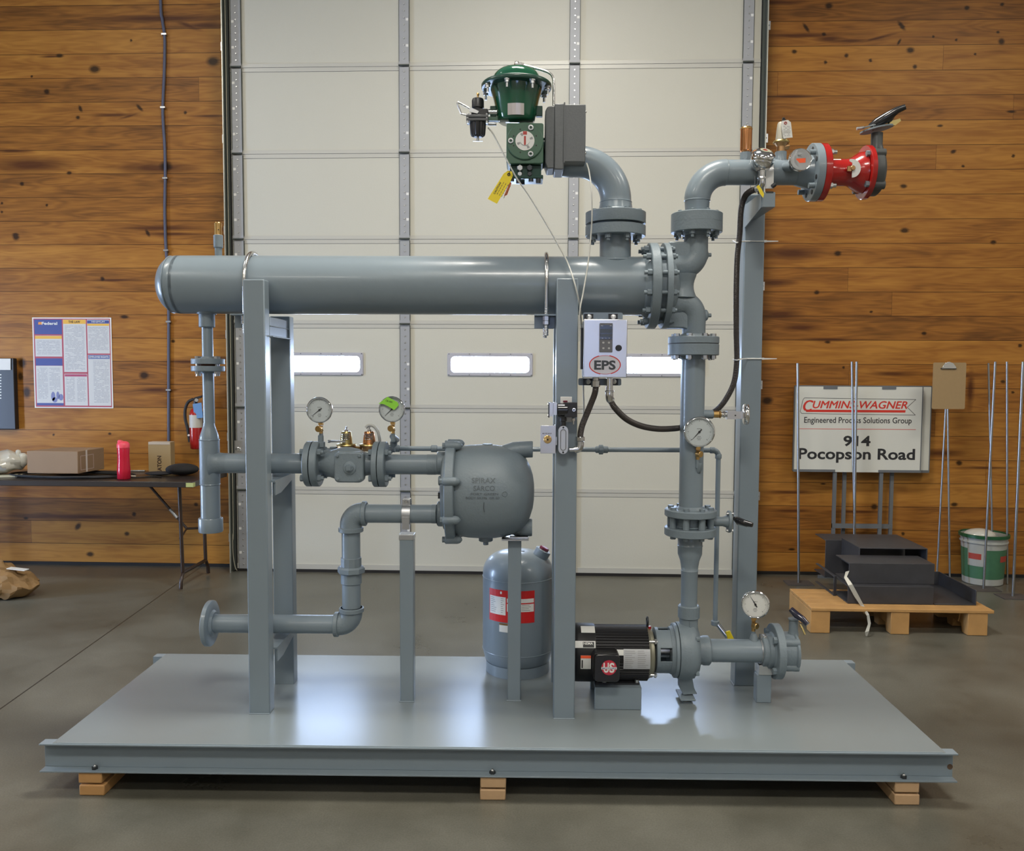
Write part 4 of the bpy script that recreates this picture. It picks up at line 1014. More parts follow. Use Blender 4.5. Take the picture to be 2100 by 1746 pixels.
part('side_boss', MB().rod((XT(897), YH-.02, S(905, 985, YH).z), (XT(914), YH-.02, S(905, 985, YH).z), 10*KT, 20).rod((XT(900), YH-.02, S(905, 1000, YH).z), (XT(912), YH-.02, S(905, 1000, YH).z), 9*KT, 8), CAST, tr)
part('black_plug', MB().box(XT(897), XT(905), YH-.04, YH-.01, S(905, 1020, YH).z, S(905, 1008, YH).z), RUBBER, tr)
for k, (dy_, dz_) in enumerate([(-.86*.97*math.sin(a)*102*KT, math.cos(a)*102*KT) for a in (1.27, 2.05, .35, 2.75, -1.27, -2.05, -.35, -2.75)]):
    c = Vector((0, YH+dy_, zT+dz_))
    part('corner_boss', MB().tube([Vector((XT(912), c.y, c.z)), Vector((XT(914), c.y, c.z)), Vector((XT(938), c.y, c.z)), Vector((XT(944), c.y, c.z)), Vector((XT(948), c.y, c.z))], [.012, .0165, .0165, .013, .004], 20), CAST, tr, smooth=60)
    part('cover_bolt', MB().hexa((XT(907), c.y, c.z), (XT(912), c.y, c.z), .0115), CAST, tr)
zl = S(1080, 923, YH).z
part('upper_lug', MB().tube([Vector((XT(q), YH, S(1060, p_, YH).z)) for q, p_ in ((1012, 936), (1035, 930), (1055, 924), (1070, 922.5), (1091, 921.5), (1092.5, 921.5))], [12*KT, 17*KT, 17.5*KT, 17*KT, 17*KT, 16*KT], 32), CAST, tr, smooth=60)
part('lower_lug', MB().tube([Vector((XT(q), YH, S(1060, p_, YH).z)) for q, p_ in ((1030, 1078), (1055, 1081), (1070, 1082), (1090, 1082), (1092, 1082))], [12*KT, 17*KT, 18*KT, 18*KT, 17*KT], 32), CAST, tr, smooth=60)
part('top_pad', MB().rod((XT(998), YH, S(998, 920, YH).z), (XT(998), YH, S(998, 910.5, YH).z), 11*KT, 20), CAST, tr)
part('drain_boss', MB().rod((XT(995), YH, S(998, 1092, YH).z), (XT(995), YH, S(998, 1110, YH).z), 14.5*KT, 28, .08).rod((XT(995), YH, S(998, 1110, YH).z), (XT(995), YH, S(998, 1118, YH).z), 5.5*KT, 12), CAST, tr)
def warp(p):
    r = rad_at(p.x)
    return Vector((p.x, YH-SQ*math.sqrt(max(r*r-(p.z-zT)**2, 0))-.0016, p.z))
for txt, py, pxc, w_, h_ in (('SPIRAX', 984, 994, 47, 10), ('SARCO', 999.5, 995, 42, 10), ('FORT GREEN', 1011, 996, 54, 4.5), ('BODY SA395  GR 60', 1019, 992, 66, 4.5)):
    c = Vector((XT(pxc), YH, S(pxc, py, YH-.12).z))
    mb = write(MB(), txt, c, w_*KT, h_*KT, bold=.012, warp=warp)
    part('raised_lettering', mb, mat('cast_lettering', (.12, .145, .16, 1), .45), tr, smooth=0)
part('maker_ring', MB().tube([warp(Vector((XT(1036)+.009*math.cos(a), 0, S(1036, 1011, YH-.12).z+.009*math.sin(a)))) for a in np.linspace(0, 2*PI, 25)[:-1]], .0012, 6, closed=True), CAST, tr)
part('casting_mark', MB().tube([warp(Vector((XT(995)+dx_, 0, S(995, q, YH-.12).z))) for q, dx_ in ((1028, 0), (1040, -.002), (1048, .002))], .001, 6), mat('cast_mark', (.08, .09, .10, 1), .5), tr)

# post under the trap
def slim_post(nm, pxl, pxr, pyb, pytop, yf, label, plate=None):
    x0_, x1_ = S(pxl, pyb, yf).x, S(pxr, pyb, yf).x
    w_ = x1_-x0_
    t = thing(nm, label, 'post', ((x0_+x1_)/2, yf+w_/2, ZP))
    zt_p = S((pxl+pxr)/2, pytop, yf).z
    part('tube', MB().box(x0_, x1_, yf, yf+w_, ZP+.0005, zt_p), PAINT, t, bev=.0035)
    part('weld_bead', MB().tube([(x0_-.004, yf-.003, ZP+.002), (x1_+.003, yf-.003, ZP+.002)], .003, 6), PAINT, t)
    return t, x0_, x1_, w_, zt_p
t, a_, b_, w_, zp_ = slim_post('trap_support_post', 1040.5, 1067.5, 1438, 1107, -2.888, 'slim grey square post under the rounded trap, in front of the red-labelled tank')
zb_ = S(1065, 1101, -2.87).z
part('top_plate', MB().box(S(1029, 1104, -2.89).x, S(1084, 1104, -2.89).x, -2.915, -2.81, zp_, zp_+.006).box(S(1045, 1104, -2.89).x, S(1083, 1104, -2.89).x, -2.89, -2.83, zp_+.006, zT-91*KT), ZINC, t)
YL = -2.885
t, a_, b_, w_, zp_ = slim_post('strut_post', 820.5, 848.5, 1440, 1101, -2.909, 'slim grey square post with a shiny clamp on top between strainer and trap')
part('saddle_block', MB().box(a_-.002, b_+.002, -2.911, -2.911+w_+.004, zp_-.014, zp_+.008), ZINC, t, bev=.002)

# ---------------- lower discharge line
zl_ = S(820, 1054, YL).z
rl = 19*M(800, 1055, YL)
ll = thing('lower_condensate_pipe', 'grey pipe stepping down from the trap to the low left through two elbows', 'pipe', (S(717, 1180, YL).x, YL, S(717, 1180, YL).z))
xr1 = S(893.5, 1054, YL-.03).x; xe0 = S(752, 1054, YL).x
part('upper_run', MB().lathe((xe0-.01, YL, zl_), ax, [(rl, 0), (rl, xr1-xe0+.01)], 36, caps=False), PAINT, ll)
part('thread_band', MB().lathe((S(884, 1054, YL-.03).x, YL, zl_), ax, [(rl+.0008, 0), (rl+.0008, .018)], 36), CAST, ll)
xv_ = S(720, 1130, YL).x
ze0 = S(720, 1091, YL).z
def screwed_elbow(mb, corner, d1, d2, leg1, leg2, r):
    c = Vector(corner); d1, d2 = Vector(d1), Vector(d2)
    Rb = min(leg1, leg2)*.72
    ctr = c+d1*Rb+d2*Rb
    pts = [c+d1*leg1]+[ctr-d2*(Rb*math.cos(a))-d1*(Rb*math.sin(a)) for a in np.linspace(0, PI/2, 14)]+[c+d2*leg2]
    mb.tube(pts, r*1.17, 32)
    for d, leg in ((d1, leg1), (d2, leg2)):
        mb.lathe(c+d*(leg-.019), d, [(r*1.2, 0), (r*1.34, .003), (r*1.34, .017), (r*1.26, .019)], 32)
    return mb
part('upper_elbow', screwed_elbow(MB(), (xv_, YL, zl_), (1, 0, 0), (0, 0, -1), xe0-xv_, zl_-ze0, rl), CAST, ll, smooth=45)
zlow = S(700, 1281, YL).z
z1165, z1192 = S(720, 1166, YL).z, S(720, 1191, YL).z
ze1 = S(720, 1246, YL).z
xq_ = S(686, 1281, YL).x
part('riser', MB().lathe((xv_, YL, ze1), (0, 0, 1), [(rl, 0), (rl, ze0-ze1)], 36, caps=False), PAINT, ll)
part('union', MB().rod((xv_, YL, S(720, 1143, YL).z), (xv_, YL, z1165), rl*1.12, 12, .05).lathe((xv_, YL, S(720, 1175, YL).z), (0, 0, 1), [(rl*1.42, 0), (rl*1.48, .003), (rl*1.48, .02), (rl*1.3, .026)], 8).rod((xv_, YL, S(720, 1176, YL).z), (xv_, YL, S(720, 1197, YL).z), rl*1.12, 32, .05), CAST, ll, smooth=25)
part('lower_elbow', screwed_elbow(MB(), (xv_, YL, zlow), (-1, 0, 0), (0, 0, 1), xv_-xq_, ze1-zlow, rl), CAST, ll, smooth=45)
xfl0 = S(429, 1278, YL-.0).x
part('lower_run', MB().lathe((xfl0, YL, zlow), ax, [(rl, 0), (rl, xq_-xfl0+.01)], 36, caps=False), PAINT, ll)
Rq = 46.5*M(430, 1278, YL)
part('end_flange', MB().lathe((xfl0-.006, YL, zlow), ax, [(rl*.8, .002), (rl*.86, 0), (Rq-.002, 0), (Rq, .002), (Rq, .017), (Rq-.003, .019), (rl*1.45, .021), (rl*1.25, .030)], 48), PAINT, ll)
for k in range(4):
    a = PI/4+k*PI/2
    part('bolt_hole', MB().cyl((xfl0+.0125, YL+(Rq-.02)*math.cos(a), zlow+(Rq-.02)*math.sin(a)), (xfl0+.0135, YL+(Rq-.02)*math.cos(a), zlow+(Rq-.02)*math.sin(a)), .009, n=14), INK, ll)
# pipe clamp on the strut post
cpx = S(832, 1055, YL-rl).x
pc = thing('pipe_clamp', 'shiny zinc strut clamp round the lower grey pipe on the slim post', 'clamp', (cpx, YL, zl_))
mb = MB()
ring = [(YL+(rl+.0015)*math.sin(a), zl_+(rl+.0015)*math.cos(a)) for a in np.linspace(.25, 2*PI-.25, 40)]
ring2 = [(YL+(rl+.0045)*math.sin(a), zl_+(rl+.0045)*math.cos(a)) for a in np.linspace(.25, 2*PI-.25, 40)]
vs = []; fs = []
for (y_, z_), (y2, z2) in zip(ring, ring2): vs += [(cpx-.016, y_, z_), (cpx+.016, y_, z_), (cpx+.016, y2, z2), (cpx-.016, y2, z2)]
for i in range(39):
    for j in range(4): fs.append((4*i+j, 4*i+(j+1) % 4, 4*i+4+(j+1) % 4, 4*i+4+j))
mb.add(vs, fs)
part('strap', mb, ZINC, pc, smooth=50)
part('ears', MB().box(cpx-.016, cpx+.016, YL-.016, YL-.012, zl_+rl, zl_+rl+.024).box(cpx-.016, cpx+.016, YL+.012, YL+.016, zl_+rl, zl_+rl+.024), ZINC, pc, bev=.002)
part('screw', MB().rod((cpx, YL-.02, zl_+rl+.013), (cpx, YL-.012, zl_+rl+.013), .008, 12), STEEL, pc)
part('lower_tab', MB().box(cpx-.014, cpx+.014, YL-rl-.0065, YL-rl-.003, zl_-rl-.018, zl_-.006), ZINC, pc)

# ================================================================== GAUGES
def gauge(px, py, rpx, y, ang, label, stem_py, grp='round dial pressure gauges', white=False, turn=0, cock=1, blank=None):
    c = S(px, py, y); r = rpx*M(px, py, y)
    t = thing('pressure_gauge', label, 'gauge', (c.x, y+.02, c.z-r), group=grp)
    R3 = Matrix.Rotation(turn, 3, 'Z')
    def T(v): return Vector(c)+R3@Vector(v)
    def lat(prof, n=48, cap=True):
        mb = MB().lathe((0, 0, 0), (0, -1, 0), prof, n, None, cap); mb.v = [tuple(T(v)) for v in mb.v]; return mb
    part('case', lat([(r*.80, -.038), (r*.86, -.036), (r*.88, -.006), (r*.9, 0)]), STEEL, t)
    part('bezel', lat([(r*.88, -.006), (r*.98, -.004), (r, .002), (r*.985, .008), (r*.92, .010), (r*.86, .006), (r*.86, .001)], cap=False), CHROME, t, smooth=60)
    d = part('dial', lat([(0, 0), (r*.87, 0), (r*.87, .001), (0, .001)]), WHITE if white else DIAL, t)
    tm = MB()
    for k in range(31):
        a = math.radians(225-270*k/30); L = r*(.10 if k % 5 == 0 else .05); w2 = r*(.012 if k % 5 == 0 else .006)
        ca, sa = math.cos(a), math.sin(a); r0 = r*.76
        q = [((r0*ca-w2*sa), (r0*sa+w2*ca)), ((r0*ca+w2*sa), (r0*sa-w2*ca)), ((r0-L)*ca+w2*sa, (r0-L)*sa-w2*ca), ((r0-L)*ca-w2*sa, (r0-L)*sa+w2*ca)]
        tm.quad(*[T((x, -.0016, z)) for x, z in q])
    rnd = random.Random(int(px))
    for zz, w_ in ((.18, .30), (-.32, .22), (-.42, .3), (-.52, .2)):
        for k in range(5):
            x = (-w_/2+w_*k/5)*r
            tm.quad(*[T((x+a_, -.0016, zz*r+b_)) for a_, b_ in ((0, 0), (w_*r*.13, 0), (w_*r*.13, r*.035), (0, r*.035))])
    part('scale', tm, INK, t, smooth=0)
    a = math.radians(ang); dx_, dz_ = math.cos(a), math.sin(a); nx, nz = -dz_, dx_
    part('needle', MB().prism([T((dx_*L+nx*w_, -.003, dz_*L+nz*w_)) for L, w_ in ((-r*.22, -r*.035), (-r*.22, r*.035), (r*.05, r*.03), (r*.72, r*.004), (r*.72, -r*.004), (r*.05, -r*.03))], R3@Vector((0, .0008, 0))), INK, t)
    part('needle_hub', lat([(0, .005), (r*.075, .005), (r*.075, .002), (0, .002)], 16), INK, t)
    if cock:
        yc = y+.02; zb0 = c.z-r*.97; zs_ = S(px, stem_py, y).z; L = zb0-zs_
        part('stem', MB().box(c.x-.0085, c.x+.0085, yc-.0085, yc+.0085, zb0-L*.20, zb0+.004).lathe((c.x, yc, zb0-L*.24), (0, 0, 1), [(.0095, 0), (.0095, .003)], 12), BRASS, t)
        part('gauge_cock', MB().rod((c.x, yc, zb0-L*.26), (c.x, yc, zs_), .0075, 14).rod((c.x, yc, zb0-L*.62), (c.x, yc, zb0-L*.72), .0095, 6), BRASS, t)
        part('cock_handle', MB().rod((c.x-.004*blank if blank else c.x-.003, yc-.008, zb0-L*.5), (c.x+(.008*blank if blank else -.006), yc-.026, zb0-L*.52), .0125, 24), BRASS, t)
        part('nipple', MB().rod((c.x, yc, zs_-.03), (c.x, yc, zs_+.004), .0085, 14), CAST, t)
    return t, c, r, T
g1 = gauge(655.5, 841, 27, YH-.02, 218, 'round dial gauge over the left flange pair, clear face', 892)
g2 = gauge(804, 839.5, 27, YH-.02, 222, 'round dial gauge with a lime green sticker across its face', 892)
t, c, r, T = g2
part('sticker', MB().prism([T((x, -.0115, z)) for x, z in ((-r*1.0, r*.42), (-r*.3, r*.95), (r*.45, r*.55), (r*.55, r*.32), (r*.2, -.05*r), (-.55*r, r*.38))], (0, .0008, 0)), LIME, t, label='lime green sticker')
write(sb_ := MB(), '13-101', T((-.18*r, -.0125, r*.6)), r*.5, r*.14, ux=(.95, 0, -.25), uz=(.25, 0, .95)); part('sticker_writing', sb_, INK, t, smooth=0)
YP = -2.84
g3 = gauge(1434, 886, 32, YP-.085, 228, 'largest round dial gauge, hanging before the vertical pump pipe', 946, blank=1)
g4 = gauge(1549, 1240, 29, YP-.03, 122, 'round dial gauge standing on the pump suction pipe, white face', 1300, white=True, turn=-.12, blank=1)
# fitting carrying gauge 3
t, c, r, T = g3
q1 = S(1434, 950, YP-.065)
part('elbow_fitting', MB().tube([q1, S(1434, 962, YP-.065), S(1430, 970, YP-.05), S(1424, 972, YP-.03)], .0115, 14), CAST, t, smooth=60)

# ---------------- regulators (brass) behind the strainer
YR = -2.735
def regulator(px, py_base, label, cover):
    c = S(px, py_base, YR); k = M(px, py_base, YR)
    t = thing('brass_pilot_regulator', label, 'regulator', (c.x, YR, c.z))
    Zc = lambda py: S(px, py, YR).z
    part('base', MB().lathe((c.x, YR, Zc(925)), (0, 0, 1), [(15*k, 0), (19*k, .008), (19*k, Zc(914)-Zc(925))], 28), BRONZE, t)
    part('flange', MB().lathe((c.x, YR, Zc(915)), (0, 0, 1), [(18*k, 0), (21*k, .003), (20*k, .008), (13*k, .012)], 28), YBRASS, t)
    part('bell', MB().lathe((c.x, YR, Zc(911)), (0, 0, 1), [(13.5*k, 0), (12*k, Zc(898)-Zc(911)), (10.5*k, Zc(888)-Zc(911)), (9*k, Zc(885)-Zc(911))], 28), cover, t)
    sp_ = MB(); n_ = 60
    sp_.tube([Vector((c.x+8.2*k*math.cos(i/n_*8*PI), YR-.006+8.2*k*math.sin(i/n_*8*PI)-4.2*k, Zc(903)+(Zc(889)-Zc(903))*i/n_)) for i in range(n_+1)], 1.1*k, 8)
    part('spring', sp_, STEEL, t)
    part('adjusting_screw', MB().rod((c.x, YR, Zc(885)), (c.x, YR, Zc(881)), 4*k, 6).rod((c.x, YR, Zc(882)), (c.x, YR, Zc(875)), 1.7*k, 10), ZINC, t)
    return t, c, k, Zc
t, c, k, Zc = regulator(710.5, 912, 'left brass pilot regulator with exposed spring behind the strainer', YBRASS)
part('small_handle', MB().box(c.x-30*k, c.x+2*k, YR-.045, YR-.041, Zc(906), Zc(902)).rod((c.x-33*k, YR-.043, Zc(904)), (c.x-28*k, YR-.043, Zc(904)), 3*k, 12), ZINC, t)
part('side_pipe', MB().rod((c.x-34*k, YR, Zc(921)), (c.x-14*k, YR, Zc(921)), 4.5*k, 14), CAST, t)
t, c, k, Zc = regulator(757.5, 912, 'right brass pilot regulator with a pink copper bell behind the strainer', COPPER)
part('link_fitting', MB().rod((c.x-30*k, YR, Zc(920)), (c.x-17*k, YR, Zc(920)), 4*k, 6), BRASS, t)
dt = thing('plastic_drain_tube', 'milky plastic tube arching over the right brass regulator', 'tube', (c.x+18*k, YR, Zc(905)))
part('tube', MB().tube(smooth_path([Vector((c.x-7*k, YR-.002, Zc(878))), Vector((c.x-2*k, YR, Zc(873))), Vector((c.x+8*k, YR, Zc(874))), Vector((c.x+17*k, YR, Zc(884))), Vector((c.x+21*k, YR, Zc(900))), Vector((c.x+20*k, YR+.01, Zc(914)))], 8), 3.2*k, 14), TUBE, dt, smooth=60)

# ---------------- small bore line across the back
YB_ = -2.70
bl = thing('small_bore_line', 'thin grey pipe running behind the trap and posts, then down beside the pump pipe', 'pipe', (S(1235, 923, YB_).x, YB_, S(1235, 923, YB_).z))
zsb = S(1235, 922.5, YB_).z
xs0 = S(800, 922, YB_).x; xs1 = S(1475, 922, YB_).x
rsb = 4.9*M(1300, 922, YB_)
zsb_ = S(1471, 1275, YB_).z
part('horizontal_run', MB().lathe((xs0, YB_, zsb), ax, [(rsb, 0), (rsb, xs1-xs0-.03)], 16, caps=False), PAINT, bl)
x1470 = S(1470, 1100, YB_).x
part('corner_elbow', screwed_elbow(MB(), (x1470, YB_, zsb), (-1, 0, 0), (0, 0, -1), .034, .034, rsb), CAST, bl, smooth=45)
part('down_run', MB().lathe((x1470, YB_, zsb_), (0, 0, 1), [(rsb, 0), (rsb, zsb-zsb_-.02)], 16, caps=False), PAINT, bl)
for px in (1232,):
    x = S(px, 922, YB_).x
    part('union', MB().rod((x-.022, YB_, zsb), (x+.03, YB_, zsb), rsb*1.45, 16).rod((x-.008, YB_, zsb), (x+.010, YB_, zsb), rsb*2.05, 8, .08), CAST, bl, smooth=25)
x = S(808, 922, YB_).x
zg = S(805, 892, YB_).z
part('gauge_tee', MB().rod((x-.024, YB_, zsb), (x+.024, YB_, zsb), rsb*1.5, 16).rod((x-.001, YB_, zsb), (x-.001, YB_, zsb+.03), rsb*1.5, 16).tube([Vector((x-.001, YB_, zsb+.03)), Vector((S(805, 892, YH).x, YB_-.05, zsb+.04)), Vector((S(805, 892, YH).x, YH, S(805, 896, YH).z))], rsb*1.2, 12), CAST, bl)
x = S(890, 922, YB_).x
part('coupling', MB().rod((x-.012, YB_, zsb), (x+.014, YB_, zsb), rsb*1.5, 16), CAST, bl)
q0 = Vector((x1470, YB_, zsb_)); q1 = S(1492, 1308, YB_-.02)
part('angled_nipple', MB().rod((q0.x, q0.y, q0.z+.004), (q0.x, q0.y, q0.z-.016), rsb*1.7, 16), CAST, bl)
part('bright_nipple', MB().rod(q0, q1, rsb*1.05, 14), CHROME, bl, label='bright plated nipple')
part('ball_valve_handle', MB().prism([S(1489, 1296, YB_-.03), S(1497, 1294, YB_-.03), S(1508, 1316, YB_-.03), S(1493, 1316, YB_-.03)], (0, .008, 0)), YELLOW, bl, bev=.002, label='yellow valve handle')

# ================================================================== PUMP SET
K = M(1413, 1332, YP)
zP = S(1413, 1334, YP).z; xP = S(1411, 1334, YP-.05).x
def PX(px, y=YP-.04): return S(px, 1334, y).x
def ZY(py, px=1413, y=YP): return S(px, py, y).z
dp_ = thing('pump_discharge_pipe', 'tall grey vertical pipe rising from the pump to the cast head', 'pipe', (S(1421, 850, YP).x, YP, ZY(850, 1421)))
xvt = S(1423, 730, YH).x
rv = 24.3*M(1420, 860, YH)
zc1 = S(1423, 704.5, YH).z; zc2 = S(1423, 736, YH).z
part('top_flange', MB().lathe((xd, YH, zB1-.003), (0, 0, -1), [(Rw-.002, 0), (Rw, .002), (Rw, zc1-zc2-.018), (Rw-.003, zc1-zc2-.016), (rv*1.25, zc1-zc2-.014), (rv*1.02, zc1-zc2)], 48), CAST, dp_)
boltring(dp_, (xd, YH, zB1-.003-(zc1-zc2-.016)), (0, 0, -1), Rw-.022, 8, .0125, .014, ZBOLT, ph=PI/8, stud=.004)
part('top_gasket', MB().cyl((xd, YH, zB1-.003), (xd, YH, zB1), Rw-.002, n=48), INK, dp_)
zbf = S(1418, 1041, YH).z
part('pipe', MB().lathe((xd, YH, zbf), (0, 0, 1), [(rv, 0), (rv, zc2-zbf+.02)], 44, caps=False), PAINT, dp_, smooth=60)
Rv = 52.5*M(1417, 1055, YH)
zv1, zv2, zv3, zv4 = [S(1416, q, YH).z for q in (1044.5, 1058, 1081, 1097)]
part('bottom_flange', MB().lathe((xd, YH, zv2), (0, 0, 1), [(Rv-.002, 0), (Rv, .002), (Rv, zv1-zv2-.002), (Rv-.003, zv1-zv2), (rv*1.2, zv1-zv2+.002), (rv*1.02, zv1-zv2+.012)], 48), CAST, dp_)
boltring(dp_, (xd, YH, zv1-.001), (0, 0, 1), Rv-.022, 8, .012, .012, CAST, ph=PI/8)
# side tapping with snap gauge assembly seen at 1535
tp_ = S(1452, 850, YH)
part('side_boss', MB().rod((xd+rv-.006, YH, tp_.z), (S(1463, 850, YH).x, YH, tp_.z), .017, 20), PAINT, dp_)
th = thing('well_thermometer', 'chrome backed round thermometer on a brass fitting behind the large dial gauge', 'thermometer', (S(1500, 850, YH).x, YH, tp_.z))
part('brass_bushing', MB().rod((S(1462, 850, YH).x, YH, tp_.z), (S(1475, 850, YH).x, YH, tp_.z), .0135, 8).rod((S(1475, 850, YH).x, YH, tp_.z), (S(1478, 850, YH).x, YH, tp_.z), .0155, 16), BRASS, th)
part('coupling', MB().rod((S(1478, 850, YH).x, YH, tp_.z), (S(1492, 851, YH).x, YH, tp_.z), .010, 14).rod((S(1483, 850, YH).x, YH, tp_.z), (S(1487, 850, YH).x, YH, tp_.z), .013, 6), STEEL, th)
part('snubber_block', MB().box(S(1490, 850, YH).x, S(1508, 850, YH).x, YH-.016, YH+.016, S(1500, 860, YH).z, S(1500, 843, YH).z).box(S(1508, 850, YH).x, S(1523, 850, YH).x, YH-.013, YH+.013, S(1510, 859, YH).z, S(1510, 844, YH).z).mat(1).cyl((S(1506, 850, YH).x, YH-.017, S(1506, 852, YH).z), (S(1506, 850, YH).x, YH-.015, S(1506, 852, YH).z), .003, n=10), [SILVER, INK], th)
gq = S(1533, 850, YH)
part('dial_case', MB().lathe((S(1524, 850, YH).x, YH, gq.z), (1, -.12, 0), [(.012, -.004), (.034, 0), (.040, .004), (.042, .014), (.040, .018), (.036, .020)], 40), CHROME, th, smooth=60)

# wafer valve
wv = thing('wafer_butterfly_valve', 'grey wafer valve clamped between flanges with small black lever pointing right', 'valve', (xd, YH, zv3))
part('body', MB().lathe((xd, YH, zv3), (0, 0, 1), [(Rv*.66, 0), (Rv*.7, .004), (Rv*.62, .010), (Rv*.62, zv2-zv3-.010), (Rv*.7, zv2-zv3-.004), (Rv*.66, zv2-zv3)], 44), CAST, wv)
zwm = (zv2+zv3)/2
for k in range(8):
    a = PI/8+k*PI/4
    part('lug', MB().cyl((xd+(Rv-.022)*math.cos(a), YH+(Rv-.022)*math.sin(a), zv3), (xd+(Rv-.022)*math.cos(a), YH+(Rv-.022)*math.sin(a), zv2), .013, n=14), CAST, wv)
xn1 = S(1492, 1068, YH).x
part('neck', MB().lathe((xd+Rv*.6, YH, zwm), ax, [(.021, 0), (.0185, .02), (.0185, xn1-xd-Rv*.6-.02), (.025, xn1-xd-Rv*.6)], 24), CAST, wv)
part('top_plate', MB().lathe((xn1, YH, zwm), ax, [(.036, 0), (.038, .002), (.038, .010), (.036, .012)], 24, (1.15, .9)), CAST, wv)
for dz_ in (-.033, .033): part('plate_bolt', MB().rod((xn1-.008, YH-.012, zwm+dz_), (xn1+.02, YH-.012, zwm+dz_), .006, 8), ZBOLT, wv)
part('lever', MB().tube([S(1508, 1064, YH-.02), S(1514, 1068, YH-.05), S(1530, 1074, YH-.07), S(1543, 1077, YH-.085)], [.010, .014, .012, .009], 14), BLACKG, wv, smooth=60)
part('lever_spring', MB().tube([S(1512, 1074, YH-.03), S(1520, 1076, YH-.05), S(1532, 1079, YH-.07)], .005, 8), STEEL, wv)

# reducer and lower riser
rr = thing('reducer_spool', 'grey flanged reducer tapering to the narrower pipe above the pump', 'pipe', (S(1413, 1150, YH).x, YH, S(1413, 1150, YH).z))
xrd = xd-.001
part('flange', MB().lathe((xd, YH, zv3-.0005), (0, 0, -1), [(Rv-.002, 0), (Rv, .002), (Rv, zv3-zv4-.002), (Rv-.003, zv3-zv4), (rv*1.15, zv3-zv4+.002)], 48), CAST, rr)
boltring(rr, (xd, YH, zv4), (0, 0, -1), Rv-.022, 8, .011, .012, CAST, ph=PI/8)
ZR = lambda py: S(1413, py, YH).z
seq = [(1096, 25), (1118, 25), (1119, 26), (1121, 25), (1136, 24.6), (1150, 19.5), (1162, 17.5), (1169, 17), (1170, 18), (1172, 17), (1245, 16.6)]
kk = M(1413, 1150, YH)
part('reducer', MB().lathe((xd, YH, ZR(1096)), (0, 0, -1), [(r_*kk, ZR(1096)-ZR(py)) for py, r_ in seq], 40), PAINT, rr, smooth=50)
part('coupling', MB().rod((xd, YH, ZR(1241)), (xd, YH, ZR(1268)), 22*kk, 36, .1), CAST, rr)

# pump volute
YQ = YH
pm = thing('centrifugal_pump', 'grey cast centrifugal pump beside the black motor', 'pump', (xd, YQ, zP))
PXq = lambda px, y=YQ-.05: S(px, 1334, y).x
zP = S(1413, 1334, YQ).z
kq = M(1413, 1334, YQ)
part('volute', MB().lathe((PXq(1392), YQ, zP), ax, [(56*kq, 0), (57.5*kq, .004), (57.5*kq, PXq(1405)-PXq(1392)), (58*kq, PXq(1412)-PXq(1392)), (56*kq, PXq(1424)-PXq(1392)), (46*kq, PXq(1434)-PXq(1392)), (33*kq, PXq(1437)-PXq(1392))], 56), CAST, pm, smooth=40)
part('back_plate', MB().lathe((PXq(1383), YQ, zP), ax, [(53*kq, 0), (55*kq, .003), (55*kq, PXq(1391)-PXq(1383)-.002), (53*kq, PXq(1391.5)-PXq(1383))], 56), CAST, pm)
part('discharge_neck', MB().lathe((xd, YQ, zP), (0, 0, 1), [(24*kq, 0), (23*kq, S(1413, 1300, YQ).z-zP), (18.5*kq, S(1413, 1285, YQ).z-zP), (19*kq, S(1413, 1268, YQ).z-zP)], 36), CAST, pm, smooth=50)
part('neck_rib', MB().box(xd-.003, xd+.003, YQ-21*kq, YQ-15*kq, S(1413, 1295, YQ).z, S(1413, 1270, YQ).z), CAST, pm)
part('suction_neck', MB().lathe((PXq(1432), YQ, zP), ax, [(33*kq, 0), (29*kq, .008), (28.5*kq, PXq(1444)-PXq(1432)), (30*kq, PXq(1447)-PXq(1432)), (30*kq, PXq(1458)-PXq(1432)), (27*kq, PXq(1461)-PXq(1432))], 44), CAST, pm)
part('foot', MB().prism([S(q[0], q[1], YQ-.02) for q in ((1392, 1385), (1419, 1385), (1424, 1412), (1430, 1424), (1402, 1426), (1394, 1412))], (0, .04, 0)).box(PXq(1397), PXq(1428), YQ-.055, YQ+.055, S(1413, 1428, YQ).z, S(1413, 1424, YQ).z), CAST, pm, bev=.002)
fz = S(1413, 1428, YQ).z
part('foot_stud', MB().rod((PXq(1410), YQ-.02, ZP), (PXq(1410), YQ-.02, fz+.006), .007, 12).hexa((PXq(1410), YQ-.02, fz-.012), (PXq(1410), YQ-.02, fz), .012).rod((PXq(1413), YQ+.03, ZP), (PXq(1413), YQ+.03, fz), .007, 12), ZBOLT, pm)
part('foot_bracket', MB().box(PXq(1404), PXq(1422), YQ-.04, YQ+.04, ZP+.0005, ZP+.006), PAINT, pm)
for a in (-2.3, -.9, 2.3, .9, 0, PI):
    c = Vector((0, YQ+54*kq*math.sin(a), zP-54*kq*math.cos(a)))
    part('casing_bolt', MB().hexa((PXq(1424), c.y, c.z), (PXq(1431), c.y, c.z), .009), CAST, pm)

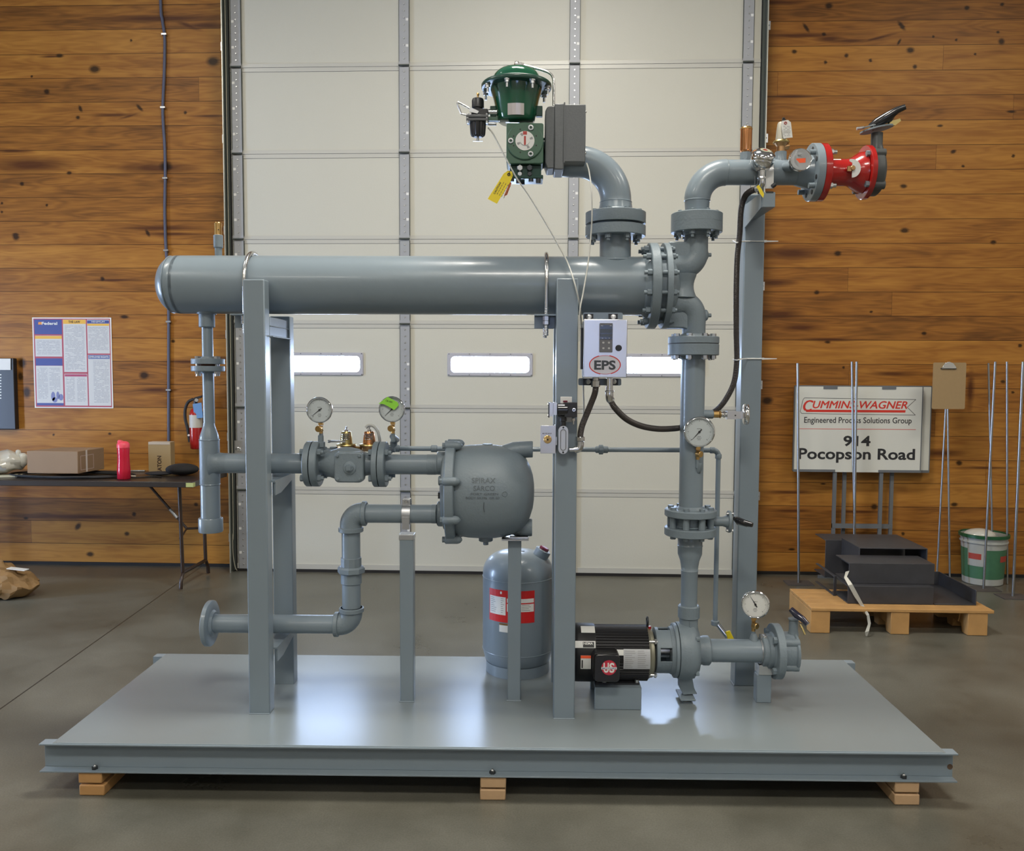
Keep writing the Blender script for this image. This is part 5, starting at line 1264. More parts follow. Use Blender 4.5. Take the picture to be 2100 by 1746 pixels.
# adapter bracket with windows
ad = part('adapter_bracket', (lambda mb: mb)(MB().lathe((PXq(1345), YQ, zP), ax, [(44*kq, 0), (46*kq, .002), (46*kq, PXq(1352)-PXq(1345))], 48)
     .lathe((PXq(1376), YQ, zP), ax, [(47*kq, 0), (50*kq, PXq(1384)-PXq(1376))], 48)), CAST, pm)
for a0 in np.arange(4)*PI/2+.40:
    mb = MB(); n_ = 8; vs = []; fs = []
    for i in range(n_+1):
        a = a0+(PI/2-.62)*i/n_
        for r_ in (43*kq, 46*kq):
            for x_ in (PXq(1352), PXq(1376)):
                vs.append((x_, YQ-r_*math.cos(a), zP+r_*math.sin(a)))
    for i in range(n_):
        b0, b1 = 4*i, 4*i+4
        fs += [(b0, b0+1, b1+1, b1), (b0+2, b1+2, b1+3, b0+3), (b0, b1, b1+2, b0+2), (b0+1, b0+3, b1+3, b1+1)]
    fs += [(0, 2, 3, 1), (4*n_, 4*n_+1, 4*n_+3, 4*n_+2)]
    part('adapter_rib', mb.add(vs, fs), SILVER if False else CAST, pm)
part('shaft_coupling', MB().rod((PXq(1350), YQ, zP), (PXq(1384), YQ, zP), 15*kq, 24), ZINC, pm)

# ---------------- motor
MX = lambda px, y=YQ-.08: S(px, 1334, y).x
mo = thing('electric_motor', 'black electric motor with red round badge on its terminal box', 'motor', (MX(1260), YQ, zP))
zM = S(1270, 1338, YQ).z; km = M(1270, 1338, YQ)
ya = YQ
def finned(x0_, x1_, r, n, depth):
    mb = MB(); vs = []; fs = []; m_ = n*4
    for x_ in (x0_, x1_):
        for i in range(m_):
            a = 2*PI*i/m_; rr_ = r if i % 4 in (0, 1) else r-depth
            vs.append((x_, ya+rr_*math.cos(a), zM+rr_*math.sin(a)))
    for i in range(m_): fs.append((i, (i+1) % m_, m_+(i+1) % m_, m_+i))
    fs += [tuple(range(m_-1, -1, -1)), tuple(range(m_, 2*m_))]
    return mb.add(vs, fs)
part('finned_frame', finned(MX(1222), MX(1331), 56*km, 56, .004), MOTORB, mo, smooth=20)
part('lower_frame_band', MB().lathe((MX(1222), ya, zM), ax, [(53.5*km, 0), (53.5*km, MX(1332)-MX(1222))], 48), MOTORB, mo)
part('fan_cover', MB().lathe((MX(1168), ya, zM), ax, [(40*km, 0), (52*km, .008), (57.5*km, .02), (58.5*km, .035), (58.5*km, MX(1220)-MX(1168)-.004), (57*km, MX(1222)-MX(1168))], 56), MOTORB, mo, smooth=40)
part('end_bell', MB().lathe((MX(1331), ya, zM), ax, [(54*km, 0), (52*km, .006), (50*km, MX(1336)-MX(1331)), (49*km, MX(1342)-MX(1331)), (40*km, MX(1346)-MX(1331))], 48), YBRASS if False else mat('motor_end_bell', (.30, .29, .22, 1), .4, .6), mo)
for a in (.75, 2.4, -.75, -2.4):
    part('frame_stud', MB().rod((MX(1330), ya-51*km*math.cos(a), zM+50*km*math.sin(a)), (MX(1349), ya-51*km*math.cos(a), zM+50*km*math.sin(a)), .0055, 10).hexa((MX(1343), ya-51*km*math.cos(a), zM+50*km*math.sin(a)), (MX(1347), ya-51*km*math.cos(a), zM+50*km*math.sin(a)), .011), ZINC, mo)
part('lifting_eye', MB().tube(arc((MX(1333), ya, zM+66*km), (0, 1, 0), (0, 0, 1), .014, 0, 2*PI*15/16, 15), .004, 8, closed=True).cyl((MX(1333), ya, zM+52*km), (MX(1333), ya, zM+60*km), .005, n=8), DARKBOLT, mo)
part('red_plug', MB().rod((MX(1338), ya, zM+49*km), (MX(1338), ya, zM+55*km), .006, 10), RED, mo)
# terminal box
bz = S(1245, 1372, ya-.17); yb_ = ya-.165
bw, bh = (S(1271, 1372, yb_).x-S(1219, 1372, yb_).x), (S(1245, 1343, yb_).z-S(1245, 1400, yb_).z)
bcx, bcz = (S(1271, 1372, yb_).x+S(1219, 1372, yb_).x)/2, (S(1245, 1343, yb_).z+S(1245, 1400, yb_).z)/2
tbx = part('terminal_box', MB().rrect((bcx-.002, yb_+.012, bcz), bw+.004, bh+.004, .10, .016), MOTORB, mo, bev=.003)
part('terminal_lid', MB().rrect((bcx, yb_, bcz), bw, bh, .014, .016), BLACKG, tbx, bev=.004)
lr = 15.5*M(1248, 1372, yb_); lc = S(1249, 1370, yb_-.0012)
part('round_badge', MB().cyl((lc.x, yb_-.0015, lc.z), (lc.x, yb_+.001, lc.z), lr, n=40), mat('badge_red', (.55, .03, .06, 1), .35), tbx)
lb = MB()
write(lb, 'U', (lc.x-lr*.38, yb_-.0022, lc.z), lr*.72, lr*1.35, bold=.03)
write(lb, 'S', (lc.x+lr*.38, yb_-.0022, lc.z), lr*.68, lr*1.35, bold=.03)
lb.box(lc.x-lr*1.02, lc.x+lr*1.02, yb_-.0034, yb_-.0028, lc.z-lr*.20, lc.z+lr*.10)
lb.mat(1); write(lb, 'MOTORS', (lc.x, yb_-.0040, lc.z-lr*.05), lr*1.8, lr*.19, bold=.012)
part('badge_lettering', lb, [WHITE, NAVY], tbx, smooth=0)
# stickers on the motor
def on_drum(mb, px0, px1, py0, py1, R_, lift=.0012, n=8, both=False):
    y_ = ya-R_
    x0_, x1_ = S(px0, 1338, y_).x, S(px1, 1338, y_).x
    z0_, z1_ = S(px0, py1, y_).z, S(px0, py0, y_).z
    pts = []
    for i in range(n+1):
        z = z0_+(z1_-z0_)*i/n; d = z-zM
        d = max(-R_*.999, min(R_*.999, d))
        pts.append((ya-math.sqrt(R_*R_-d*d)-lift, z))
    for (y0_, za), (y1_, zb__) in zip(pts, pts[1:]): mb.quad((x0_, y0_, za), (x1_, y0_, za), (x1_, y1_, zb__), (x0_, y1_, zb__))
    return mb
RM = 56*km; RC = 58.5*km
part('rating_plate', on_drum(MB(), 1279, 1334, 1333, 1373, RM, .0015), mat('rating_plate_silver', (.52, .53, .54, 1), .45, .25), mo, label='bright rating plate')
pl_ = MB()
for i in range(9):
    for j in range(2): 
        rnd = random.Random(i*2+j); a0_ = 1282+26*j; L_ = rnd.uniform(12, 22)
        on_drum(pl_, a0_, a0_+L_, 1336+i*4, 1337.2+i*4, RM, .0022, 1)
part('rating_print', pl_, GREYINK, mo, smooth=0)
part('energy_sticker', on_drum(on_drum(MB(), 1179, 1222, 1319, 1331, RC).mat(1), 1196, 1219, 1320.5, 1330, RC, .0022, 3), [WHITE, INK], mo)
sb2 = MB(); write(sb2, 'NEMA', (S(1207, 1323, ya-RC).x, ya-RC+.0052, S(1207, 1323.2, ya-RC).z), 19*km, 4*km, bold=.02); sb2.v = [(x, ya-math.sqrt(RC*RC-(z-zM)**2)-.003, z) for x, y, z in sb2.v]
part('energy_sticker_print', sb2, WHITE, mo, smooth=0)
part('warning_sticker', on_drum(on_drum(MB(), 1191, 1212, 1345, 1373, RC).mat(1), 1191, 1212, 1345, 1350.5, RC, .002, 2).mat(2) and on_drum(on_drum(on_drum(MB(), 1191, 1212, 1345, 1373, RC).mat(1), 1191, 1212, 1345, 1350.5, RC, .002, 2).mat(2), 1193, 1195.5, 1354, 1371, RC, .002, 2), [WHITE, ORANGE, INK], mo)
tsm = MB(); tx_0, tx_1 = S(1190, 1282, ya).x, S(1218, 1282, ya).x
for i in range(5):
    t0, t1 = 1.0+.07*i, 1.07+.07*i
    tsm.quad(*[(x_, ya-(RC+.0012)*math.cos(t), zM+(RC+.0012)*math.sin(t)) for x_, t in ((tx_0, t0), (tx_1, t0), (tx_1, t1), (tx_0, t1))])
part('top_sticker', tsm, WHITE, mo)
part('corner_sticker', on_drum(MB(), 1262, 1279, 1334, 1345, RM), WHITE, mo)
# motor feet and pedestal
zbs = S(1267, 1410, ya-.11).z
part('motor_foot', MB().box(MX(1222), MX(1312), ya-.085, ya+.085, zbs+.0005, zbs+.008).box(MX(1228), MX(1306), ya-.06, ya-.05, zbs+.008, zM-48*km).box(MX(1228), MX(1306), ya+.05, ya+.06, zbs+.008, zM-48*km), BLACKG, mo, bev=.002)
for px in (1240, 1307): part('foot_bolt', MB().hexa((MX(px), ya-.075, zbs+.008), (MX(px), ya-.075, zbs+.018), .009), ZBOLT, mo)
ms = thing('motor_pedestal', 'low grey bent plate pedestal under the black motor', 'pedestal', (MX(1267), -2.86, ZP))
xq0, xq1 = S(1219, 1440, -2.97).x, S(1315.5, 1440, -2.97).x
part('pedestal', MB().box(xq0, xq1, -2.97, -2.964, ZP+.0005, zbs).box(xq0, xq1, -2.756, -2.75, ZP+.0005, zbs).box(xq0, xq1, -2.97, -2.75, zbs-.006, zbs), PAINT, ms, bev=.003)

# ---------------- suction line
sl = thing('pump_suction_pipe', 'thick short grey horizontal pipe at the right of the pump with end flange', 'pipe', (PXq(1520), YQ, zP))
rs_ = 23.3*M(1520, 1338, YQ)
xs_0 = PXq(1461, YQ-.04); xsf = S(1598, 1340, YQ-.095).x; xsf1 = S(1614, 1340, YQ-.095).x
part('pipe', MB().lathe((xs_0-.004, YQ, zP), ax, [(rs_, 0), (rs_, xsf-xs_0-.04), (rs_*1.25, xsf-xs_0)], 44, caps=False), PAINT, sl)
Rk = 56*M(1605, 1338, YQ)
part('end_flange', MB().lathe((xsf, YQ, zP), ax, [(rs_*1.3, -.012), (Rk*.7, 0), (Rk-.002, 0), (Rk, .002), (Rk, xsf1-xsf-.002)], 52), CAST, sl)
part('hub_ring', MB().lathe((xsf-.045, YQ, zP), ax, [(rs_*1.25, 0), (rs_*1.35, .004), (rs_*1.35, .02), (rs_*1.5, .024), (rs_*1.5, .045)], 44), CAST, sl)
bo = S(1546, 1305, YQ)
part('gauge_boss', MB().lathe((bo.x, YQ, zP+rs_-.006), (0, 0, 1), [(.020, 0), (.016, .010), (.013, .022), (.009, .030)], 20), CAST, sl)
for k in range(4):
    a = PI/4+k*PI/2
    part('bolt', MB().hexa((xsf-.013, YQ+(Rk-.022)*math.cos(a), zP+(Rk-.022)*math.sin(a)), (xsf, YQ+(Rk-.022)*math.cos(a), zP+(Rk-.022)*math.sin(a)), .014), CAST, sl)
sv = thing('suction_butterfly_valve', 'grey butterfly valve with dark lever at the right end of the suction pipe', 'valve', (xsf1, YQ, zP))
xv1 = S(1644, 1340, YQ-.08).x
zn = S(1627, 1269, YQ).z
xmm = lever_valve(sv, xsf1, xv1, zP, .072, .0175, zn, .03, CAST, BLACKG, None, y=YQ, nx=S(1627, 1290, YQ).x)
part('back_ring', MB().lathe((xv1-.012, YQ, zP), ax, [(.074, 0), (.078, .004), (.078, .012)], 44), CAST, sv)
part('lever', MB().tube([S(1622, 1250, YQ-.01), S(1634, 1262, YQ-.03), S(1646, 1270, YQ-.045), S(1656, 1281, YQ-.06)], [.011, .014, .012, .010], 14), mat('dark_blue_black_enamel', (.022, .022, .045, 1), .15, coat=.6), sv, smooth=60)
part('latch_trigger', MB().tube([S(1641, 1282, YQ-.02), S(1646, 1290, YQ-.03), S(1651, 1302, YQ-.04)], .004, 8), YBRASS, sv)
part('notch_plate', MB().lathe((xmm, YQ, zn-.004), (0, 0, 1), [(.021, 0), (.021, .005)], 20), CAST, sv)

# support under the suction pipe
x0_, x1_ = S(1551, 1442, -2.882).x, S(1581, 1442, -2.882).x
ss = thing('suction_pipe_support', 'short grey square post with a shiny clamp under the suction pipe', 'post', ((x0_+x1_)/2, -2.86, ZP))
zss = S(1568, 1384, -2.882).z
part('tube', MB().box(x0_, x1_, -2.885, -2.835, ZP+.0005, zss), PAINT, ss, bev=.003)
part('strut_cap', MB().box(x0_+.006, x1_+.006, -2.888, -2.832, zss, zP-rs_-.004), ZINC, ss, bev=.001)
xm2 = S(1573, 1340, YQ-rs_).x
ring = [(YQ+(rs_+.0015)*math.sin(a), zP+(rs_+.0015)*math.cos(a)) for a in np.linspace(.2, 2*PI-.2, 40)]
ring2 = [(YQ+(rs_+.0045)*math.sin(a), zP+(rs_+.0045)*math.cos(a)) for a in np.linspace(.2, 2*PI-.2, 40)]
vs = []; fs = []
for (y_, z_), (y2, z2) in zip(ring, ring2): vs += [(xm2-.017, y_, z_), (xm2+.017, y_, z_), (xm2+.017, y2, z2), (xm2-.017, y2, z2)]
for i in range(39):
    for j in range(4): fs.append((4*i+j, 4*i+(j+1) % 4, 4*i+4+(j+1) % 4, 4*i+4+j))
part('pipe_strap', MB().add(vs, fs), ZINC, ss, smooth=50)
part('strap_ears', MB().box(xm2-.017, xm2+.017, YQ-.014, YQ-.010, zP+rs_, zP+rs_+.02).box(xm2-.017, xm2+.017, YQ+.010, YQ+.014, zP+rs_, zP+rs_+.02).rod((xm2, YQ-.02, zP+rs_+.012), (xm2, YQ+.02, zP+rs_+.012), .006, 10), ZINC, ss)

# ================================================================== EXPANSION TANK
YT = -2.674+.150
tk = thing('expansion_tank', 'grey upright dome-topped tank with red and white label behind the middle post', 'tank', (S(1062, 1380, YT).x, YT, ZP))
xt_ = S(1062, 1280, YT).x; kt = M(1062, 1270, YT); Rt = 72*kt
ZT = lambda py: S(1062, py, YT-Rt*.6).z
zb0 = ZP+.001
zsh, zsk, ztp, zdm = ZT(1352), ZT(1381), ZT(1137)-.002, ZT(1185)
zsh = ZT(1342)
prof = [(Rt*.8, ZT(1374)-zb0), (Rt*.93, ZT(1362)-zb0), (Rt, zsh-zb0), (Rt, zdm-zb0)]+[(Rt*math.cos(a)**.62, zdm-zb0+(ztp-zdm)*math.sin(a)) for a in np.linspace(.05, PI/2, 18)]
prof[-1] = (0, ztp-zb0)
part('shell', MB().lathe((xt_, YT, zb0), (0, 0, 1), prof, 64), PAINT, tk, smooth=60)
part('skirt', MB().lathe((xt_, YT, zb0), (0, 0, 1), [(Rt*.90, 0), (Rt*.90, ZT(1366)-zb0)], 56, caps=False).lathe((xt_, YT, zb0), (0, 0, 1), [(Rt*.87, 0), (Rt*.87, ZT(1366)-zb0)], 56, caps=False), PAINT, tk)
for py in (1190, 1340):
    part('seam_weld', MB().tube(arc((xt_, YT, ZT(py)), (1, 0, 0), (0, 1, 0), Rt, 0, 2*PI*63/64, 63), .002, 6, closed=True), PAINT, tk)
q = S(1110, 1137, YT-.03)
R_ = Matrix.Rotation(math.radians(28), 3, 'Y')
dv = R_ @ Vector((0, 0, 1))
part('valve_collar', MB().rod(Vector((q.x, YT-.03, q.z))-dv*.03, Vector((q.x, YT-.03, q.z))+dv*.022, .034, 32, .06), PAINT, tk)
part('valve_cap', MB().rod(Vector((q.x, YT-.03, q.z))+dv*.02, Vector((q.x, YT-.03, q.z))+dv*.034, .021, 6), mat('maroon_plastic', (.18, .02, .05, 1), .4), tk)
part('top_plug', MB().cyl((xt_+.02, YT-.02, ztp-.006), (xt_+.02, YT-.02, ztp+.001), .008, n=14), INK, tk)
def on_tank(mb, px0, px1, py0, py1, lift=.001, n=14):
    pts = []
    for i in range(n+1):
        px = px0+(px1-px0)*i/n; x = S(px, 1270, YT-Rt*.85).x; d = max(-Rt*.98, min(Rt*.98, x-xt_)); y_ = YT-math.sqrt(Rt*Rt-d*d)-lift
        pts.append((xt_+d, y_, S(1062, py1, YT-Rt).z, S(1062, py0, YT-Rt).z))
    for a_, b_ in zip(pts, pts[1:]): mb.quad((a_[0], a_[1], a_[2]), (b_[0], b_[1], b_[2]), (b_[0], b_[1], b_[3]), (a_[0], a_[1], a_[3]))
    return mb
lbm = on_tank(MB(), 1003, 1096, 1213, 1279)
lbm.mat(1)
on_tank(lbm, 1004.5, 1037, 1227, 1264, .0016, 6); on_tank(lbm, 1039.5, 1094.5, 1229, 1237.5, .0016, 8); on_tank(lbm, 1039.5, 1094.5, 1240, 1256, .0016, 8); on_tank(lbm, 1025.5, 1029, 1216, 1221, .0016, 1)
lbm.mat(2)
rnd = random.Random(3)
for i in range(8):
    a0_ = 1006; 
    on_tank(lbm, a0_, a0_+rnd.uniform(6, 12), 1230+i*4, 1231+i*4, .0022, 2); on_tank(lbm, 1027, 1027+rnd.uniform(3, 8), 1230+i*4, 1231+i*4, .0022, 2)
for i in range(4): on_tank(lbm, 1070, 1070+rnd.uniform(8, 20), 1241.5+i*3.6, 1242.6+i*3.6, .0022, 2)
part('red_label', lbm, [mat('label_red', (.62, .02, .02, 1), .4), WHITE, GREYINK], tk, label='red and white printed label')
part('small_sticker', on_tank(on_tank(MB(), 1024, 1042, 1285, 1299).mat(1), 1024, 1042, 1281, 1285), [WHITE, BRONZE], tk)
# ================================================================== CONTROL VALVE AND ACTUATOR
YA = -2.93
KA = M(1060, 230, YA)
xA = S(1059, 200, YA).x
ZA = lambda py, y=YA: S(1059, py, y).z
av = thing('control_valve_actuator', 'glossy green domed diaphragm actuator with dull green gear housing', 'actuator', (xA, YA, ZA(255)))
part('dome', MB().lathe((xA, YA, ZA(183)+.017), (0, 0, 1), [(51*KA, 0), (50*KA, .012)]+[(49*KA*math.cos(a)**.75, .012+(ZA(139)-ZA(183)-.029)*math.sin(a)) for a in np.linspace(.05, PI/2, 14)], 56), GREEN, av, smooth=60)
part('clamp_flange', MB().lathe((xA, YA, ZA(183)), (0, 0, 1), [(52*KA, 0), (71*KA, 0), (72*KA, .003), (72*KA, .013), (70*KA, .017), (50*KA, .019)], 64), DKGREEN, av, smooth=50)
part('bowl', MB().lathe((xA, YA, ZA(252)), (0, 0, 1), [(34*KA, 0), (38*KA, .006), (40*KA, ZA(238)-ZA(252)), (47*KA, ZA(205)-ZA(252)), (51.5*KA, ZA(190)-ZA(252)), (53*KA, ZA(182)-ZA(252))], 56), GREEN, av, smooth=60)
for k in range(8):
    a = PI/8+k*PI/4+.12
    c = Vector((xA+66*KA*math.cos(a), YA+66*KA*math.sin(a), ZA(183)))
    part('clamp_bolt', MB().cyl(c, c-Vector((0, 0, .004)), 6*KA, n=14).hexa(c-Vector((0, 0, .004)), c-Vector((0, 0, .013)), 5*KA).cyl(c-Vector((0, 0, .013)), c-Vector((0, 0, .030)), 2.6*KA, n=10), ZBOLT, av)
np_ = [(xA+dx_*KA, YA-math.sqrt((44*KA)**2-(dx_*KA)**2)-.002, 0) for dx_ in (-17, -9, 0, 9, 16)]
mb = MB()
for (xa_, ya_, _), (xb_, yb2, _) in zip(np_, np_[1:]):
    mb.quad((xa_, ya_+.008, ZA(247)), (xb_, yb2+.008, ZA(247)), (xb_, yb2, ZA(225)), (xa_, ya_, ZA(225)))
part('name_plate', mb, mat('brushed_name_plate', (.75, .70, .68, 1), .35, .7), av)
for s_ in (-1, 1):
    part('side_ear', MB().box(xA+s_*47*KA-.012, xA+s_*47*KA+.012, YA-.012, YA+.012, ZA(240), ZA(219)), DKGREEN, av, bev=.002)
YG = YA-.055
KG = M(1077, 295, YG)
gx, gz = S(1076.5, 295, YG).x, S(1077, 290, YG).z
part('gear_housing', MB().rrect((gx, YG, S(1077, 294, YG).z), 76*KG, 82*KG, .11, .008), GREEN2, av, bev=.003)
part('round_cover', MB().lathe((gx, YG, gz), (0, -1, 0), [(37.5*KG, -.002), (37.5*KG, .005), (36*KG, .007), (0, .007)], 56), GREEN2, av)
part('indicator_ring', MB().lathe((gx, YG-.007, gz), (0, -1, 0), [(19.5*KG, 0), (19.5*KG, .002), (0, .002)], 40), WHITEP, av)
im = MB()
for a0 in (.35, 2.05, 3.55, 5.2):
    a = a0; im.quad(*[(gx+r_*KG*math.cos(t), YG-.0095, gz+r_*KG*math.sin(t)) for r_, t in ((11, a-.16), (17, a-.16), (17, a+.16), (11, a+.16))])
im.mat(1).quad((gx-4*KG, YG-.0095, gz+12*KG), (gx+4*KG, YG-.0095, gz+12*KG), (gx+4*KG, YG-.0095, gz+19*KG), (gx-4*KG, YG-.0095, gz+19*KG))
im.quad((gx-2*KG, YG-.0122, gz-9*KG), (gx+2*KG, YG-.0122, gz-9*KG), (gx+2*KG, YG-.0122, gz+9*KG), (gx-2*KG, YG-.0122, gz+9*KG))
part('indicator_marks', im, [GREYINK, mat('indicator_red', (.45, .05, .04, 1), .4)], av)
part('indicator_hub', MB().lathe((gx, YG-.009, gz), (0, -1, 0), [(9.5*KG, 0), (9.5*KG, .003), (0, .003)], 32), WHITEP, av)
for a in (1.15, PI, -1.15):
    c = Vector((gx+29*KG*math.cos(a), YG-.007, gz+29*KG*math.sin(a)))
    part('socket_screw', MB().lathe(c, (0, -1, 0), [(5.5*KG, 0), (5.5*KG, .004), (3*KG, .0042), (3*KG, .0015)], 18, caps=False), ZINC, av)
for k in range(8):
    a = k*PI/4+.4
    part('tapped_hole', MB().cyl((gx+25*KG*math.cos(a), YG-.0074, gz+25*KG*math.sin(a)), (gx+25*KG*math.cos(a), YG-.0068, gz+25*KG*math.sin(a)), 1.6*KG, n=10), INK, av)
# valve body under/behind, and its bracket with bolts
cv = thing('rotary_control_valve', 'dark green cast valve body with bolts under the actuator, joined to the thick grey elbow', 'valve', (gx, YH, ZA(350)))
part('bracket', MB().box(gx-30*KG, gx+34*KG, YG+.02, YG+.10, ZA(362, YG), ZA(336, YG)).box(gx-34*KG, gx+38*KG, YG+.01, YG+.11, ZA(365, YG), ZA(357, YG)), DKGREEN, cv, bev=.003)
for k, (dx_, dy_) in enumerate(((-27, -.005), (-13, .0), (13, .0), (28, -.002), (-5, .05))):
    c = Vector((gx+dx_*KG, YG+.02+dy_, ZA(364, YG)))
    part('bracket_bolt', MB().rod(c, c-Vector((0, 0, .018 if k % 2 else .012)), 5*KG, 12), DARKBOLT, cv)
for dx_ in (-10, 10):
    c = Vector((gx+dx_*KG, YG+.014, ZA(343, YG)))
    part('face_bolt', MB().rod(c+Vector((0, .006, 0)), c-Vector((0, .008, 0)), 6.5*KG, 6).rod(c-Vector((0, 0, .022))+Vector((0, .006, 0)), c-Vector((0, .008, .022)), 5*KG, 6), ZBOLT if dx_ < 0 else DARKBOLT, cv)
part('body', MB().lathe((gx-30*KG, YH, zv), ax, [(30*KG, 0), (33*KG, .004), (33*KG, .02), (25*KG, .03), (25*KG, .06), (20*KG, xv-gx+30*KG)], 36), DKGREEN, cv, smooth=50)
part('stem_bonnet', MB().cyl((gx, YH, zv), (gx, YG+.09, zv+.01), 18*KG, n=24), DKGREEN, cv)

# positioner box
YPb = YA-.05
bxs = [S(q, 280, YPb).x for q in (1118, 1135, 1157, 1201)]
zb_t, zb_b, zb_c = S(1160, 214, YPb).z, S(1160, 332, YPb).z, S(1150, 348, YPb).z
pb = thing('positioner_box', 'dark grey rectangular positioner box beside the green actuator', 'control box', ((bxs[0]+bxs[3])/2, YPb, zb_b))
part('main_case', MB().box(bxs[2], bxs[3], YPb, YPb+.13, zb_b, zb_t), BOXGREY, pb, bev=.003)
part('middle_ring', MB().box(bxs[1]+.004, bxs[2]-.001, YPb-.004, YPb+.135, zb_c, zb_t+.002), BOXGREY, pb, bev=.004)
part('side_cover', MB().prism([(bxs[1]+.004, YPb+.002, zb_c+.006), (bxs[0]+.008, YPb+.008, zb_c+.006), (bxs[0], YPb+.012, zb_c+.03), (bxs[0], YPb+.012, zb_t-.02), (bxs[0]+.008, YPb+.008, zb_t-.005), (bxs[1]+.004, YPb+.002, zb_t-.003)], (0, .115, 0)), BOXGREY, pb, bev=.004)
for py in (229, 314):
    part('hinge_pin', MB().ell((bxs[3], YPb+.004, S(1200, py, YPb).z), .0035, .004, .004), STEEL, pb)
part('seam_rib', MB().box(bxs[2]-.002, bxs[2]+.003, YPb-.005, YPb+.134, zb_b-.004, zb_t+.006), BOXGREY, pb)
part('shaft_stub', MB().cyl((bxs[0]+.005, YPb+.06, gz+.01), (gx+37*KG, YPb+.06, gz+.01), .02, n=20), DKGREEN, pb)

# stainless air line
zt_ = S(1059, 137, YA)
al = thing('air_line', 'bent stainless air line from the actuator dome top to the grey box', 'tube', (xA, YA, ZA(141)))
part('top_fitting', MB().rod((xA, YA, ZA(142)-.004), (xA, YA, ZA(130)), 5*KA, 6).rod((xA, YA, ZA(133)), (xA, YA, ZA(126)), 4*KA, 14).rod((xA+3*KA, YA, ZA(133)), (xA+11*KA, YA, ZA(133)), 5*KA, 6).rod((xA+11*KA, YA, ZA(133)), (xA+15*KA, YA, ZA(133.5)), 4.2*KA, 6), STEEL, al)
pth = [S(1072, 133.5, YA), S(1090, 138, YA), S(1115, 145, YA), S(1128, 151, YA), S(1134, 160, YA), S(1135.5, 175, YA), S(1135.5, 200, YA), S(1135.5, 219, YA)]
part('bent_tube', MB().tube(smooth_path(pth, 6), 2.6*KA, 14), STEEL, al, smooth=60)

# filter regulator
YF = YA-.01
rx = S(980, 245, YF).x; KF = M(980, 245, YF)
ZF = lambda py: S(980, py, YF).z
fr = thing('air_filter_regulator', 'small black air filter regulator with wire bail hanging left of the green actuator', 'regulator', (rx, YF, ZF(280)))
part('bonnet', MB().lathe((rx, YF, ZF(222)), (0, 0, 1), [(12.5*KF, 0), (12.5*KF, ZF(207)-ZF(222)), (11*KF, ZF(203)-ZF(222)), (5*KF, ZF(201.5)-ZF(222))], 24), BLACK, fr)
part('brass_tip', MB().rod((rx, YF, ZF(202)), (rx, YF, ZF(197)), 2*KF, 10).ell((rx, YF, ZF(193.5)), 3*KF, 3*KF, 3.8*KF), BRASS, fr)
part('body', MB().box(rx-13*KF, rx+21*KF, YF-11*KF, YF+13*KF, ZF(246), ZF(226)).cyl((rx, YF, ZF(228)), (rx, YF, ZF(221)), 10*KF, n=20), BLACK, fr, bev=.003)
part('flange_lower', MB().box(rx-23*KF, rx+22*KF, YF-17*KF, YF+17*KF, ZF(252), ZF(246.5)), mat('regulator_grey', (.10, .105, .11, 1), .4), fr, bev=.002)
part('flange_upper', MB().box(rx-23*KF, rx+22*KF, YF-17*KF, YF+17*KF, ZF(245.5), ZF(240)), mat('regulator_grey_upper', (.09, .095, .10, 1), .4), fr, bev=.002)
for dx_ in (-20, 19):
    part('flange_screw', MB().rod((rx+dx_*KF, YF-14*KF, ZF(257)), (rx+dx_*KF, YF-14*KF, ZF(237)), 2.6*KF, 10), ZINC, fr)
lc_ = MB(); n_ = 16
vs = []; prof = [(17*KF, ZF(253)), (16.5*KF, ZF(262)), (15.5*KF, ZF(275)), (14*KF, ZF(279)), (9*KF, ZF(281.5))]
for r_, z_ in prof:
    for i in range(n_*2):
        a = PI*i/n_; q = r_*(1.0 if i % 2 else .88)
        vs.append((rx+q*math.cos(a), YF+q*math.sin(a), z_))
fs = []
for j in range(len(prof)-1):
    for i in range(n_*2): fs.append((j*n_*2+i, j*n_*2+(i+1) % (n_*2), (j+1)*n_*2+(i+1) % (n_*2), (j+1)*n_*2+i))
fs += [tuple(range(n_*2)), tuple((len(prof)-1)*n_*2+i for i in range(n_*2))]
part('ribbed_bowl', lc_.add(vs, fs), BLACK, fr, smooth=20)
part('drain_cock', MB().rod((rx, YF, ZF(281)), (rx, YF, ZF(288)), 2.6*KF, 10).box(rx-10*KF, rx+10*KF, YF-1*KF, YF+1*KF, ZF(290), ZF(288)), ZINC, fr)
bail = [S(966, 224, YF-.02), S(941, 210.5, YF-.02), S(938.5, 213, YF-.02), S(945, 231, YF-.02), S(948, 234, YF-.02), S(958, 236, YF-.02), S(966, 234, YF-.02)]
part('wire_bail', MB().tube(smooth_path(bail, 5), 1.9*KF, 10), STEEL, fr, smooth=60)
part('bail_clip', MB().prism([S(963, 220, YF-.025), S(974, 224, YF-.025), S(982, 228, YF-.025), S(979, 233, YF-.025), S(962, 229, YF-.025)], (0, .006, 0)), ZINC, fr)
part('outlet_nipple', MB().rod((rx+21*KF, YF, ZF(230)), (S(1020, 230, YF).x, YF, ZF(230)), 5.5*KF, 16), STEEL, fr)
part('mount_arm', MB().box(rx+20*KF, S(1022, 244, YF).x, YF-.004, YF+.02, ZF(248), ZF(240)).mat(1).rod((rx+21*KF, YF, ZF(254)), (S(1018, 254, YF).x, YF, ZF(254)), 4*KF, 14), [GREEN2, ZINC], fr)

